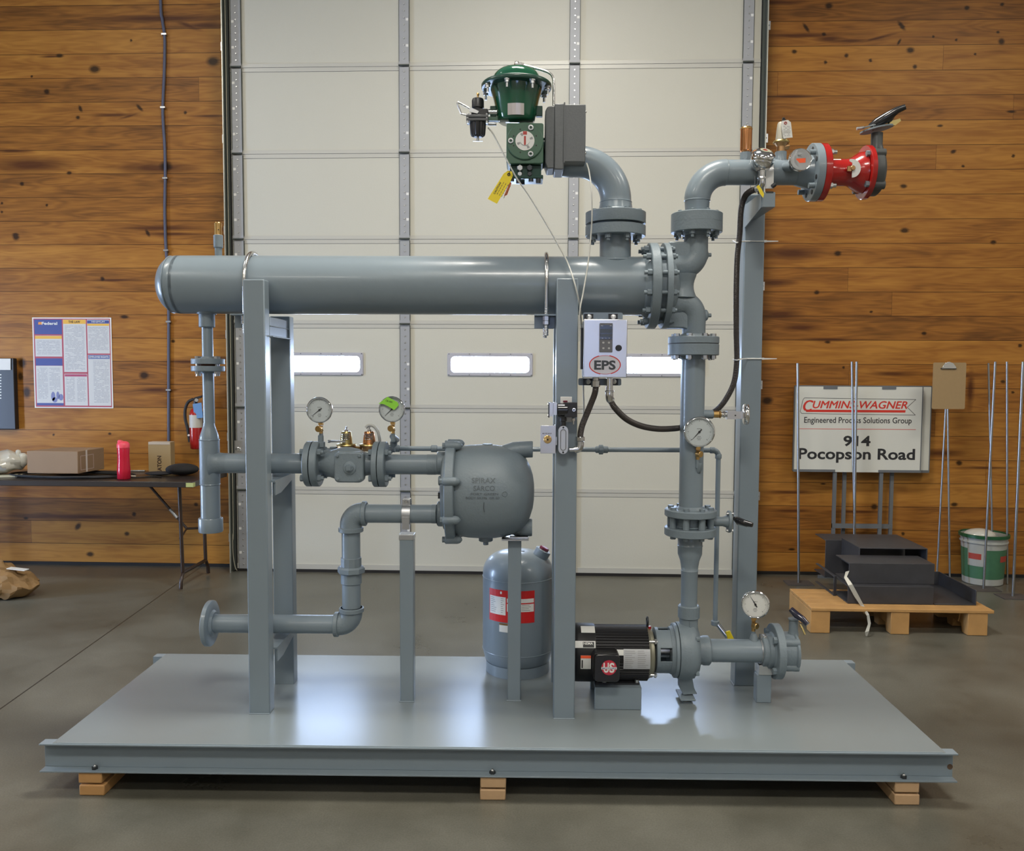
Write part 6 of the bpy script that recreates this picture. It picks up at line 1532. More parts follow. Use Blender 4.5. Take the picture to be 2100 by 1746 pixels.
# yellow caution tag
YTg = YG-.01
tg = thing('caution_tag', 'yellow caution tag wired under the green actuator', 'tag', tuple(S(1045, 350, YTg)))
P_ = [S(q[0], q[1], YTg) for q in ((1037, 352), (1047, 349), (1051, 355), (1050, 366), (1041, 400), (1018, 418), (1000, 408))]
P_ = [S(q[0], q[1], YTg) for q in ((1033, 356), (1042, 350), (1050, 352), (1052, 360), (1046, 374), (1019, 418), (1000, 408))]
part('card', MB().prism(P_, (0, .0012, 0)), YELLOW, tg)
part('eyelet', MB().tube(arc(S(1043.5, 358, YTg-.001), (1, 0, 0), (0, 0, 1), .0045, 0, 2*PI*11/12, 11), .0016, 6, closed=True).tube([S(1043.5, 358, YTg-.002), S(1046, 350, YTg), S(1046, 345, YTg+.01)], .001, 6), INK, tg)
d_ = (S(1017, 412, YTg)-S(1047, 358, YTg)); d_.y = 0; d_.normalize(); n2 = Vector((d_.z, 0, -d_.x))
wm = MB(); write(wm, 'CAUTION!', S(1020, 386, YTg-.0008), 27*KG, 4*KG, ux=-d_, uz=(n2 if n2.x < 0 else n2*-1), bold=.02)
for i in range(4):
    cc = S(1025.5+i*4.6, 388.5+i*2.6, YTg-.0006)
    for j in range(5):
        e_ = cc - d_*((j-2)*6*KG)
        wm.quad(*[e_ + (-d_)*a_ + n2*b_ for a_, b_ in ((0, 0), (4.5*KG, 0), (4.5*KG, .9*KG), (0, .9*KG))])
part('tag_print', wm, INK, tg, smooth=0)
part('red_tag_behind', MB().prism([S(q[0], q[1], YTg+.004) for q in ((1046, 372), (1049, 376), (1040, 400), (1033, 403))], (0, .001, 0)), mat('orange_red_tag', (.45, .10, .02, 1), .5), tg)

# milky tubes
def tubing(label, pts, r=.0028):
    pts = [S(*p) for p in pts]
    t = thing('plastic_air_tube', label, 'tube', tuple(pts[-1]))
    part('tubing', MB().tube(smooth_path(pts, 8), r, 10), TUBE, t, smooth=60)
YC = -3.0
tubing('milky air tube slanting from the black regulator down to the middle post',
       [(1001, 262, YF), (1012, 276, YF-.01), (1036, 322, YG-.03), (1060, 366, YG-.03), (1085, 402, YC), (1120, 459, YC), (1150, 512, YC), (1165, 541, YC-.02), (1178, 580, YC-.08), (1188, 622, YC-.075), (1192, 660, -3.0), (1193, 720, -2.97), (1196, 785, -2.97), (1197, 850, -2.97), (1190, 875, -2.97)])
tubing('milky air tube hanging from the dark grey box past the vessel nozzle',
       [(1203, 335, YPb+.02), (1208, 352, YPb), (1213, 390, YC-.02), (1214, 440, YC-.03), (1212, 480, YC-.03), (1206, 540, YC-.05), (1196, 600, YC-.08), (1189, 640, YC-.10), (1187, 700, YC-.10)])

# ================================================================== UPPER RIGHT FITTINGS
def at_o(px, py, y=YH): return S(px, py, y)
q = at_o(1529.5, 313); k = M(1529, 290, YH)
ve = thing('copper_air_vent', 'small shiny copper air vent with brass cap on top of the outlet pipe', 'air vent', (xb1, YH, q.z))
part('hex_coupling', MB().rod((xb1, YH, S(1529, 329, YH).z), (xb1, YH, S(1529, 313, YH).z), 11.5*k, 8, .1), PAINT, ve)
Zv = lambda py: S(1529, py, YH).z
part('copper_body', MB().lathe((xb1, YH, Zv(313)), (0, 0, 1), [(9*k, 0), (11*k, .004), (11.6*k, .008), (11.6*k, Zv(264)-Zv(313))], 32), COPPER, ve)
part('brass_cap', MB().lathe((xb1, YH, Zv(266)), (0, 0, 1), [(12.6*k, 0), (12.6*k, .003), (11.5*k, .005), (10.5*k, .009), (4*k, .010)], 32), BRASS, ve)
part('valve_stem', MB().rod((xb1+.006, YH, Zv(262)), (xb1+.006, YH, Zv(256)), 2*k, 8), STEEL, ve)

q = at_o(1601, 313); k = M(1601, 290, YH)
Zv = lambda py: S(1601, py, YH).z
rv_ = thing('relief_valve', 'bronze and silver relief valve with black lever standing on the outlet pipe', 'valve', (xb2, YH, q.z))
part('bronze_body', MB().lathe((xb2, YH, Zv(313)), (0, 0, 1), [(8.5*k, 0), (8.5*k, Zv(301)-Zv(313)), (12*k, Zv(296)-Zv(313)), (14*k, Zv(293)-Zv(313))], 28).rod((xb2+.004, YH, Zv(303)), (xb2+.030, YH+.01, Zv(299)), 6*k, 16), BRONZE, rv_)
part('flange', MB().lathe((xb2, YH, Zv(294)), (0, 0, 1), [(16*k, 0), (16.5*k, .004), (15*k, .009), (12*k, .011)], 28), YBRASS, rv_)
part('bonnet', MB().lathe((xb2-.001, YH, Zv(289)), (0, 0, 1), [(11*k, 0), (9.5*k, Zv(270)-Zv(289)), (7.5*k, Zv(254)-Zv(289)), (6*k, Zv(251)-Zv(289))], 24), mat('silver_paint', (.42, .40, .33, 1), .5, .4), rv_)
part('test_lever', MB().box(xb2-.004, xb2+.010, YH-.020, YH-.015, Zv(272), Zv(247)).rod((xb2-.002, YH-.018, Zv(246)), (xb2+.006, YH-.018, Zv(246)), .004, 8), BLACK, rv_)
wt = thing('inspection_tag', 'white inspection tag hanging on the relief valve', 'tag', tuple(S(1611, 250, YH-.03)))
yt_ = YH-.032
P_ = [S(a_, b_, yt_) for a_, b_ in ((1604, 248), (1616, 246), (1622, 251), (1625.5, 282), (1606.5, 284), (1601.5, 253))]
part('card', MB().prism(P_, (0, .001, 0)), WHITE, wt)
part('eyelet', MB().tube(arc(S(1611, 252.5, yt_-.001), (1, 0, 0), (0, 0, 1), .0042, 0, 2*PI*11/12, 11), .0018, 6, closed=True), mat('red_eyelet', (.35, .05, .04, 1), .5), wt)
tmn = MB(); ppp = S(1614, 270, yt_-.0006)
print_lines(tmn, ppp.x-.014, ppp.x+.014, ppp.z-.018, ppp.z+.022, ppp.y, 7, 4); part('tag_print', tmn, GREYINK, wt, smooth=0)

# dial thermometer on its slanting well
c = S(1641, 328, YH-.11); r = 23.5*M(1641, 328, YH-.11)
dt_ = thing('dial_thermometer', 'chrome dial thermometer with an orange sticker on the upper outlet pipe', 'thermometer', (c.x-.02, YH-.08, c.z-.02))
def lat2(prof, n=44):
    mb = MB().lathe((c.x, c.y, c.z), (.06, -1, .06), prof, n); return mb
part('back_nut', MB().rod(Vector((pt.x+.006, YH-.075, pt.z)), Vector((pt.x+.02, YH-.09, pt.z+.006)), .012, 6).cyl(Vector((pt.x+.012, YH-.08, pt.z)), c+Vector((-.006, .014, -.006)), .007, n=12), STEEL, dt_)
part('case', lat2([(r*.5, -.022), (r*.9, -.016), (r, -.008), (r, .004), (r*.96, .008), (r*.90, .006), (r*.90, .002)]), CHROME, dt_, smooth=60)
part('dial', lat2([(0, .003), (r*.90, .003), (r*.90, .0045), (0, .0045)]), WHITEP, dt_)
part('scale_ring', lat2([(r*.86, .0050), (r*.66, .0050)]), mat('dial_grey_ring', (.62, .63, .64, 1), .5), dt_)
R4 = Matrix(((1, .06, 0), (0, 1, .06), (0, 0, 1)))
sm = MB().prism([c+Vector((a_*r, -.006, b_*r)) for a_, b_ in ((-.38, -.32), (.42, -.26), (.42, .12), (-.38, .08))], (0, .0006, 0))
part('orange_sticker', sm, ORANGE, dt_, label='orange sticker')
wmm = MB(); write(wmm, 'WC', c+Vector((-.10*r, -.0062, .32*r)), .36*r, .2*r, bold=.0); part('dial_print', wmm, INK, dt_, smooth=0)

# connection head with chained cap
c = S(1564, 326, YH-.07); r = 24.5*M(1564, 326, YH-.07); k = M(1564, 326, YH-.07)
ch = thing('sensor_connection_head', 'polished steel sensor head hanging in front of the outlet pipe, with bead chain', 'sensor', (c.x, c.y, c.z-r))
axh = Vector((.12, -.55, .82)).normalized()
part('head', MB().lathe(c-axh*.028, axh, [(r*.45, -.018), (r*.62, -.012), (r*.90, .008), (r, .020), (r, .034), (r*.94, .038)], 40), CHROME, ch, smooth=50)
part('cap', MB().lathe(c-axh*.028, axh, [(r*.97, .034), (r*.99, .040), (r*.93, .050), (r*.6, .060), (r*.45, .061)], 40), CHROME, ch, smooth=50)
part('cap_label', MB().lathe(c-axh*.028, axh, [(r*.42, .0612), (r*.42, .0622), (0, .0622)], 24).mat(1).lathe(c-axh*.028, axh, [(r*.2, .0626), (0, .0626)], 12), [mat('label_olive', (.30, .30, .22, 1), .5), mat('label_red_print', (.4, .06, .04, 1), .5)], ch)
part('neck', MB().rod(c-Vector((.0, 0, r*.85)), S(1563, 370, YH-.07), 7.5*k, 18).rod(S(1563, 362, YH-.07), S(1562, 368, YH-.07), 9*k, 8), STEEL, ch)
part('swivel_elbow', MB().tube(smooth_path([S(1563, 366, YH-.07), S(1563, 376, YH-.07), S(1558, 384, YH-.06), S(1549, 389, YH-.05)], 6), [7*k]*18+[5.5*k], 16), STEEL, ch, smooth=60)
bead = MB(); bp_ = resample(smooth_path([S(1556, 322, YH-.105), S(1555.5, 345, YH-.105), S(1554, 372, YH-.09), S(1551, 390, YH-.085), S(1549.5, 396, YH-.085), S(1548, 388, YH-.085), S(1548, 362, YH-.085)], 10), .0052)
for p in bp_: bead.ell(p, .0016, .0016, .0016, 6, 4)
part('bead_chain', bead, STEEL, ch)
part('side_screw', MB().rod(S(1583, 383, YH-.07), S(1590, 378, YH-.07), .008, 12), DARKBOLT, ch)
yt2 = thing('yellow_plastic_tag', 'small yellow plastic tag strip hanging under the polished sensor head', 'tag', tuple(S(1553, 382, YH-.1)))
part('strip', MB().prism([S(a_, b_, YH-.1) for a_, b_ in ((1551, 383), (1556, 379), (1562, 388), (1567, 398), (1565, 406), (1559, 398), (1555, 389))], (0, .001, 0)), YELLOW, yt2)
# clamp holding the pipe on the arm
xcl = S(1577, 365, YH-ro).x
cl = thing('pipe_clamp', 'white-looking zinc pipe clamp holding the outlet pipe on the tall post arm', 'clamp', (xcl, YH, zo))
vs = []; fs = []
ring = [(YH+(ro+.0015)*math.sin(a), zo+(ro+.0015)*math.cos(a)) for a in np.linspace(.2, 2*PI-.2, 36)]
ring2 = [(YH+(ro+.0045)*math.sin(a), zo+(ro+.0045)*math.cos(a)) for a in np.linspace(.2, 2*PI-.2, 36)]
for (y_, z_), (y2, z2) in zip(ring, ring2): vs += [(xcl-.016, y_, z_), (xcl+.016, y_, z_), (xcl+.016, y2, z2), (xcl-.016, y2, z2)]
for i in range(35):
    for j in range(4): fs.append((4*i+j, 4*i+(j+1) % 4, 4*i+4+(j+1) % 4, 4*i+4+j))
part('strap', MB().add(vs, fs), ZINC, cl, smooth=50)
part('front_leg', MB().box(xcl-.016, xcl+.016, YH-ro-.006, YH-ro-.003, S(1577, 386, YH-.06).z, zo-.005), WHITEP, cl)

# ================================================================== CONTROLS ON THE MIDDLE POST
YE = -3.10
ex0, ex1 = S(1196.5, 715, YE).x, S(1286.5, 715, YE).x
ez0, ez1 = S(1240, 775, YE).z, S(1240, 655, YE).z
eb = thing('control_enclosure', 'stainless steel control box with keypad and EPS oval badge on the middle post', 'control box', ((ex0+ex1)/2, YE, ez0))
part('box', MB().box(ex0+.002, ex1-.002, YE+.01, YE+.10, ez0+.002, ez1-.002), SILVER, eb, bev=.003)
part('lid', MB().box(ex0, ex1, YE, YE+.012, ez0, ez1), SILVER, eb, bev=.003)
cxk, cx2 = S(1229, 700, YE).x, S(1256, 700, YE).x
part('controller_module', MB().rrect(((cxk+cx2)/2, YE-.006, (S(1240, 663, YE-.006).z+S(1240, 723, YE-.006).z)/2), cx2-cxk, S(1240, 663, YE).z-S(1240, 723, YE).z, .008, .003), mat('controller_bezel', (.14, .14, .15, 1), .4), eb)
cm = MB(); kz = lambda py: S(1242, py, YE-.007).z
cm.box(cxk+.002, cx2-.002, YE-.0075, YE-.006, kz(696), kz(667))
cm.mat(1).box(cxk+.003, cx2-.003, YE-.0082, YE-.0074, kz(683), kz(675)).box(cxk+.003, cx2-.003, YE-.0082, YE-.0074, kz(691), kz(685))
cm.mat(2)
for px in (1237, 1248.5):
    for py in (703, 714.5): cm.rrect((S(px, py, YE).x, YE-.0075, kz(py)), .0075, .0065, .0015, .002)
for px in (1234, 1241, 1248): cm.box(S(px, 694, YE).x, S(px, 694, YE).x+.004, YE-.0083, YE-.0075, kz(694.5), kz(693.5))
cm.box(cxk+.004, cxk+.012, YE-.0083, YE-.0075, kz(668.8), kz(667.8)).box(cx2-.011, cx2-.004, YE-.0083, YE-.0075, kz(668.8), kz(667.8))
part('display_and_keys', cm, [BLACKG, mat('lcd_grey', (.05, .055, .05, 1), .2), mat('key_light_print', (.45, .45, .45, 1), .5)], eb)
part('push_button', MB().rod((S(1268.5, 714, YE).x, YE+.002, S(1268.5, 714, YE).z), (S(1268.5, 714, YE).x, YE-.006, S(1268.5, 714, YE).z), .0115, 28), BLACK, eb)
ox, oz_ = S(1240.5, 748, YE).x, S(1240.5, 748.5, YE).z; ke = M(1240, 748, YE)
part('oval_badge', MB().prism([(ox+31*ke*math.cos(a), YE-.0012, oz_+19*ke*math.sin(a)) for a in np.linspace(0, 2*PI, 49)[:-1]], (0, .0012, 0)), mat('badge_silver', (.62, .60, .62, 1), .35, .3), eb)
om = MB(); N_ = 64
for i in range(N_):
    a, b_ = 2*PI*i/N_, 2*PI*(i+1)/N_
    if abs(math.cos(a)) < .38: continue
    om.quad(*[(ox+R_*ke*math.cos(t), YE-.0018, oz_+R2*ke*math.sin(t)) for R_, R2, t in ((32.5, 20.5, a), (32.5, 20.5, b_), (30.5, 18.5, b_), (30.5, 18.5, a))])
om.mat(1); write(om, 'EPS', (ox, YE-.0018, oz_-.001), 44*ke, 19.5*ke, bold=.035)
om.mat(2)
for i in range(-11, 12):
    a = PI/2+i*.030*1.1
    for s_ in (1, -1):
        om.quad(*[(ox+(R_*math.cos(t))*ke, YE-.0018, oz_+s_*(R2*math.sin(t))*ke) for R_, R2, t in ((31.8, 19.6, a), (31.8, 19.6, a+.02), (30.8, 18.3, a+.02), (30.8, 18.3, a))])
part('badge_lettering', om, [REDINK, mat('badge_charcoal', (.05, .055, .06, 1), .4), REDINK], eb, smooth=0)
# mounting rails behind the box
YR_ = -2.99
for (pa, pb_, nm) in (((1196, 641), (1277, 657), 'upper_rail'), ((1186, 776), (1274, 791), 'lower_rail')):
    a_, b_ = S(pa[0], pa[1], YR_), S(pb_[0], pb_[1], YR_)
    part(nm, MB().rrect(((a_.x+b_.x)/2, YR_, (a_.z+b_.z)/2), b_.x-a_.x, a_.z-b_.z, .006, .006), PAINT, eb)
for px, py in ((1208, 650), (1258, 650), (1206, 783), (1259, 783)):
    a_ = S(px, py, YR_-.004)
    part('mounting_foot', MB().box(a_.x-.018, a_.x+.016, YR_-.003, YR_-.0004, a_.z-.013, a_.z+.011).mat(1).lathe((a_.x, YR_-.003, a_.z), (0, -1, 0), [(.0095, 0), (.0095, .003), (.005, .006), (0, .007)], 20), [BLACK, ZINC], eb)
part('rail_stand', MB().box(ex0+.02, ex1-.03, YE+.10, YR_, ez0+.02, ez1-.02), ZINC, eb)
part('edge_hinge', MB().box(ex0-.007, ex0+.001, YE+.03, YE+.06, ez0+.03, ez1-.03), BLACK, eb)

# glands and flexible conduits
def flex(mb, pts, r, n=14, pitch=.0045):
    P = resample(smooth_path(pts, 10), pitch/2)
    rs = [r if i % 2 else r*.88 for i in range(len(P))]
    return mb.tube(P, rs, n)
FLEXM = mat('brown_grey_conduit', (.048, .040, .036, 1), .42)
g1_ = S(1221.5, 783, YE+.05); 
part('cable_gland', MB().rod((g1_.x, YE+.05, ez0+.002), (g1_.x, YE+.05, S(1221, 783, YE+.05).z), .012, 8).rod((g1_.x, YE+.05, S(1221, 781, YE+.05).z), (g1_.x, YE+.05, S(1221, 794, YE+.05).z), .0165, 8, .1), STEEL, eb)
g2_ = S(1250, 790, YE+.05)
part('conduit_nipple', MB().rod((g2_.x, YE+.05, ez0+.002), (g2_.x, YE+.05, S(1250, 803, YE+.05).z), .0125, 18).rod((g2_.x, YE+.05, S(1250, 801, YE+.05).z), (g2_.x, YE+.05, S(1250, 805, YE+.05).z), .0165, 18).tube(smooth_path([Vector((g2_.x, YE+.05, S(1250, 805, YE+.05).z)), Vector((g2_.x, YE+.05, S(1250, 812, YE+.05).z)), S(1250.5, 819, YE+.055), S(1254, 822, YE+.06)], 5), .0145, 16), STEEL, eb)
f1 = thing('flexible_conduit', 'dark ribbed flexible conduit from the control box down to the conduit elbow', 'conduit', tuple(S(1193, 897, -3.08)), group='dark flexible conduits')
part('hose', flex(MB(), [S(1222, 793, YE+.05), S(1219, 810, YE+.05), S(1206, 843, -3.07), S(1195, 870, -3.08), S(1191, 886, -3.08), S(1190, 897, -3.08)], .0118), FLEXM, f1)
part('hose_nut', MB().rod(S(1190, 896, -3.08), S(1190, 905, -3.08), .0165, 8, .1).rod(S(1190, 905, -3.08), S(1190, 909, -3.08), .0135, 16), STEEL, f1)
part('elbow', MB().tube(smooth_path([S(1190, 908, -3.08), S(1189.5, 915, -3.08), S(1186, 921, -3.08), S(1178, 922.5, -3.08)], 6), .0135, 16).rod(S(1167, 922.5, -3.08), S(1180, 922.5, -3.08), .0085, 14), STEEL, f1)
f2 = thing('flexible_conduit', 'dark flexible conduit looping from the control box behind the vertical pump pipe', 'conduit', tuple(S(1330, 872, -2.95)), group='dark flexible conduits')
part('hose', flex(MB(), [S(1252, 822, YE+.055), S(1262, 838, -3.04), S(1285, 860, -3.0), S(1315, 874, -2.93), S(1350, 880, -2.86), S(1385, 879, -2.79), S(1400, 876, -2.78), S(1425, 868, -2.76), S(1448, 860, -2.78)], .0118), FLEXM, f2)
f3 = thing('flexible_conduit', 'dark flexible conduit tied along the tall support post on the right', 'conduit', tuple(S(1513, 600, -2.76)), group='dark flexible conduits')
part('hose', flex(MB(), [S(1549, 389, YH-.045), S(1540, 392, -2.88), S(1528, 403, -2.82), S(1520, 430, -2.79), S(1517, 480, -2.77), S(1512, 530, -2.76), S(1510, 600, -2.76), S(1510, 680, -2.76), S(1511, 740, -2.76), S(1505, 785, -2.76), S(1488, 820, -2.76), S(1470, 841, -2.76), S(1455, 850, -2.77)], .0118), FLEXM, f3)
for i, (py, px1) in enumerate(((495, 1596), (736, 1593))):
    zt_t = thing('zip_tie', 'pale zip tie round conduit and tall post, %s of the two' % ('upper' if i == 0 else 'lower'), 'zip tie', tuple(S(1515, py, -2.72)), group='zip ties on the tall post')
    lx = S(1509, py, -2.78)
    rx_ = S(1562, py, -2.71)
    pts = [Vector((tx0+.084, -2.66, rx_.z)), Vector((tx0+.084, -2.709, rx_.z)), Vector((tx0+.02, -2.712, rx_.z)), S(1523, py+.5, -2.76), S(1511, py+3, -2.776), Vector((S(1509, py, -2.78).x-.004, -2.75, rx_.z-.004)), Vector((tx0, -2.70, rx_.z))]
    mb = MB()
    for a_, b_ in zip(pts, pts[1:]): mb.bar(a_, b_, .0015, .006, up=(0, 0, 1)) if False else mb.tube([a_, b_], .0026, 6)
    part('strap', mb, WHITEP, zt_t)
    part('head', MB().box(tx0+.080, tx0+.088, -2.716, -2.706, rx_.z-.004, rx_.z+.004), WHITEP, zt_t)
    e_ = S(px1, py-1, -2.71)
    part('tail', MB().prism([(tx0+.088, -2.711, rx_.z-.0035), (e_.x, -2.711, rx_.z-.001), (e_.x, -2.711, rx_.z+.002), (tx0+.088, -2.711, rx_.z+.003)], (0, .002, 0)), WHITEP, zt_t)

# solenoid valve with its white bracket
YV = -3.12
sv_ = thing('solenoid_valve', 'small black solenoid valve with silver end caps on a white plate on the middle post', 'valve', tuple(S(1155, 842, YV)))
K5 = M(1155, 842, YV)
def bx(px0, px1, py0, py1, y0, y1, m, nm, bev=.001, lab=None):
    a_, b_ = S(px0, py1, y0), S(px1, py0, y0)
    return part(nm, MB().box(a_.x, b_.x, y0, y1, a_.z, b_.z), m, sv_, bev=bev, label=lab)
bx(1149, 1173, 814, 866, -3.066, -3.062, WHITEP, 'mount_plate', lab='white mounting plate')
bx(1158, 1184, 826, 856, YV+.004, -3.066, BLACK, 'valve_block')
part('coil', MB().rod(S(1142, 841, YV+.025), S(1165, 841, YV+.025), 14*K5, 28), BLACKG, sv_)
part('end_plates', MB().rrect(S(1130.5, 840, YV).to_tuple(), 7.5*K5, 29*K5, .045, .003).rrect(S(1138.5, 838.5, YV+.002).to_tuple(), 7*K5, 26*K5, .042, .003), SILVER, sv_)
bx(1124.5, 1127, 826, 857, YV+.003, YV+.045, BLACK, 'gasket_plate')
for py in (829.5, 852.5): part('tie_screw', MB().rod(S(1122.5, py, YV+.01), S(1126, py, YV+.01), .003, 8), ZINC, sv_)
part('brass_port', MB().rod(S(1177, 841, YV+.006), S(1177, 841, YV-.002), .0065, 16).mat(1).cyl(S(1177, 841, YV-.0024), S(1177, 841, YV-.002), .003, n=12), [STEEL, INK], sv_)
bx(1155, 1164, 822, 826, YV+.02, YV+.04, mat('maroon_button', (.12, .01, .02, 1), .4), 'top_button')
part('conduit_hub', MB().rod(S(1155, 856, YV+.025), S(1155, 865, YV+.025), 7*K5, 16).rod(S(1155, 864, YV+.025), S(1155, 874, YV+.025), 5.5*K5, 12), BLACK, sv_)
part('drain_fitting', MB().rod(S(1176, 858, YV+.025), S(1176, 864, YV+.025), 3.5*K5, 8).rod(S(1176, 864, YV+.025), S(1176, 871, YV+.025), 1.5*K5, 8), STEEL, sv_)
# conduit body
cb = thing('conduit_body', 'cast aluminium conduit body with long oval cover on the middle post', 'conduit body', tuple(S(1155, 902, -3.10)))
cc = S(1155, 902.5, -3.10); KC = M(1155, 902, -3.10)
part('body', MB().rrect((cc.x, -3.10, cc.z), 18*KC, 55*KC, .038, 8.8*KC), ALU, cb, bev=.002)
part('cover', MB().rrect((cc.x, -3.104, cc.z), 20*KC, 58*KC, .004, 9.8*KC), mat('cover_light_aluminium', (.66, .68, .72, 1), .38, .8), cb, bev=.0008)
gm = MB()
lo = [(cc.x+sx_*5.2*KC, -3.1046, cc.z) for sx_ in (0,)]
ringp = []
for cz_, a0 in ((16*KC, 0), (-16*KC, PI)):
    for q_ in range(9):
        a = a0+PI*q_/8; ringp.append(Vector((cc.x+5.4*KC*math.cos(a), -3.1042, cc.z+cz_+5.4*KC*math.sin(a))))
part('cover_groove', gm.tube(ringp, .0014, 6, closed=True), mat('groove_grey', (.16, .17, .18, 1), .5), cb)
for s_ in (1, -1): part('cover_screw', MB().cyl((cc.x, -3.1052, cc.z+s_*25.5*KC), (cc.x, -3.104, cc.z+s_*25.5*KC), 2*KC, n=10), DARKBOLT, cb)
# small stainless box with brass fitting
fbx = thing('pressure_switch_plate', 'small square-cornered steel plate with a brass fitting left of the middle post', 'switch box', tuple(S(1123, 902, -3.10)))
a_, b_ = S(1108, 930.5, -3.10), S(1140, 873, -3.10)
part('plate', MB().box(a_.x, b_.x, -3.10, -3.094, a_.z, b_.z).box(b_.x-.003, b_.x, -3.094, -3.03, a_.z, b_.z), SILVER, fbx, bev=.001)
fc = S(1123, 901.5, -3.105)
part('brass_fitting', MB().rod((fc.x, -3.10, fc.z), (fc.x, -3.112, fc.z), 8.2*KC, 24).rod((fc.x, -3.112, fc.z), (fc.x, -3.118, fc.z), 5*KC, 6).mat(1).cyl((fc.x, -3.1186, fc.z), (fc.x, -3.118, fc.z), 2*KC, n=12), [BRASS, INK], fbx)
wm = MB(); cpt = S(1122, 889.5, -3.1004); write(wm, 'MAX. PSIG AIR SUP.', (cpt.x, -3.1006, cpt.z), 19*KC, 2.6*KC, bold=.02)
part('engraved_print', wm, INK, fbx, smooth=0)
part('support_bar', MB().box(a_.x+.02, b_.x, -3.094, -3.09, a_.z+.02, a_.z+.04).box(b_.x-.003, mx0+.004, -3.09, -3.062, a_.z+.03, a_.z+.06), ZINC, fbx)
# ================================================================== ALONG THE LEFT WALL
def WP(px, py, Y): return PW(px, py, Y)
# folding table
Y_F, Y_B = -.66, -.05
zt0 = WP(200, 1003, Y_F).z; zt1 = WP(200, 987, Y_F).z
xr_t = WP(408, 990, Y_F+.1).x
ft = thing('folding_table', 'long dark folding table with brown tube legs against the left board wall', 'table', (-3.4, -.35, 0), frame=WORLD)
XL_T = -4.75
ZT0, ZT1 = zt1-.038, zt1
part('top', MB().box(XL_T, xr_t, Y_F, Y_B, ZT0, ZT1), TABLE, ft, bev=.004)
part('corner_guard', MB().box(xr_t-.045, xr_t+.004, Y_F-.004, Y_F+.03, ZT0+.004, ZT1-.006), mat('worn_yellow_tape', (.42, .45, .16, 1), .6), ft)
def leg_end(x, sgn):
    for y in (-.56, -.17):
        part('leg', MB().tube([(x, y, ZT0), (x+.012*sgn, y, .12)], .0125, 12), TLEG, ft)
    part('foot_bar', MB().tube([(x+.014*sgn, -.60, .012), (x+.014*sgn, -.595, .06), (x+.013*sgn, -.56, .115), (x+.013*sgn, -.17, .115), (x+.014*sgn, -.135, .06), (x+.014*sgn, -.13, .012)], .0125, 12), TLEG, ft, smooth=60)
    part('brace', MB().tube([(x-.32*sgn, -.36, ZT0-.006), (x-.04*sgn, -.36, ZT0-.33), (x, -.56, ZT0-.36)], .009, 10).tube([(x-.04*sgn, -.36, ZT0-.33), (x, -.17, ZT0-.36)], .009, 10), TLEG, ft)
    part('brace_sleeve', MB().tube([(x-.155*sgn, -.362, ZT0-.195), (x-.105*sgn, -.362, ZT0-.255)], .011, 10), ZINC, ft)
xlg = PZ(377, 1210, 0).x
leg_end(xlg-.02, 1)
leg_end(-4.45, -1)
GT = 'things on the folding table'
def on_table(px, py): return PZ(px, py, ZT1)

# carton lying on the table
ya_, yb__ = -.52, -.22
a_, b_ = WP(56, 968, ya_), WP(176, 968, ya_)
zc_t = WP(150, 926, ya_).z
cbx = thing('cardboard_carton', 'long closed brown carton with clear tape lying on cables on the folding table', 'box', ((a_.x+b_.x)/2, -.37, ZT1+.03), frame=WORLD)
zc0 = ZT1+.030
xc_r = WP(214, 960, yb__).x
part('carton', MB().prism([(a_.x, ya_, zc0), (WP(160, 960, ya_).x, ya_, zc0), (xc_r, yb__, zc0), (a_.x+.07, yb__, zc0)], (0, 0, zc_t-zc0)), CARD, cbx, bev=.003)
mid = Vector((WP(160, 960, ya_).x, ya_, 0)); mr_ = Vector((xc_r, yb__, 0)); dd = (mr_-mid)
f_ = lambda t, z, l=.002: (mid.x+dd.x*t, mid.y+dd.y*t-l, z)
part('tape', MB().quad(f_(.30, zc0+.004), f_(.36, zc0+.004), f_(.36, zc_t), f_(.30, zc_t)).quad(f_(.30, zc_t+.001, 0), f_(.36, zc_t+.001, 0), (f_(.36, zc_t+.001)[0]-.08, yb__, zc_t+.001), (f_(.3, zc_t+.001)[0]-.08, yb__, zc_t+.001)), mat('clear_tape', (.75, .70, .66, 1), .15), cbx)
om = MB()
for (t0, t1, z0_, z1_) in ((.1, .12, .02, .12), (.58, .60, .02, .12), (.1, .6, .02, .024), (.1, .6, .116, .12)): om.quad(f_(t0, zc0+z0_, .0015), f_(t1, zc0+z0_, .0015), f_(t1, zc0+z1_, .0015), f_(t0, zc0+z1_, .0015))
part('pale_frame_print', om, mat('faded_print', (.50, .38, .33, 1), .6), cbx, smooth=0)
# coiled black cables under the carton
cc_ = thing('black_cable_coil', 'flat coil of black cable under the brown carton on the table', 'cable', (a_.x+.1, -.37, ZT1), frame=WORLD)
mb = MB(); rnd = random.Random(5)
for k in range(7):
    ww = .40+rnd.uniform(-.05, .03); dd_ = .14+rnd.uniform(-.03, .02); zz = ZT1+.007+.0035*(k % 4)
    cxx = (a_.x+b_.x)/2+.04+rnd.uniform(-.02, .03)
    mb.tube([Vector((cxx+ww*math.cos(t), -.42+dd_*math.sin(t)*1.1, zz)) for t in np.linspace(0, 2*PI, 41)[:-1]], .0048, 8, closed=True)
mb.tube(smooth_path([Vector((b_.x+.2, -.45, ZT1+.01)), Vector((b_.x+.33, -.5, ZT1+.006)), Vector((b_.x+.42, -.44, ZT1+.006)), Vector((b_.x+.5, -.47, ZT1+.006))], 6), .0045, 8)
part('coil', mb, RUBBER, cc_, smooth=60)
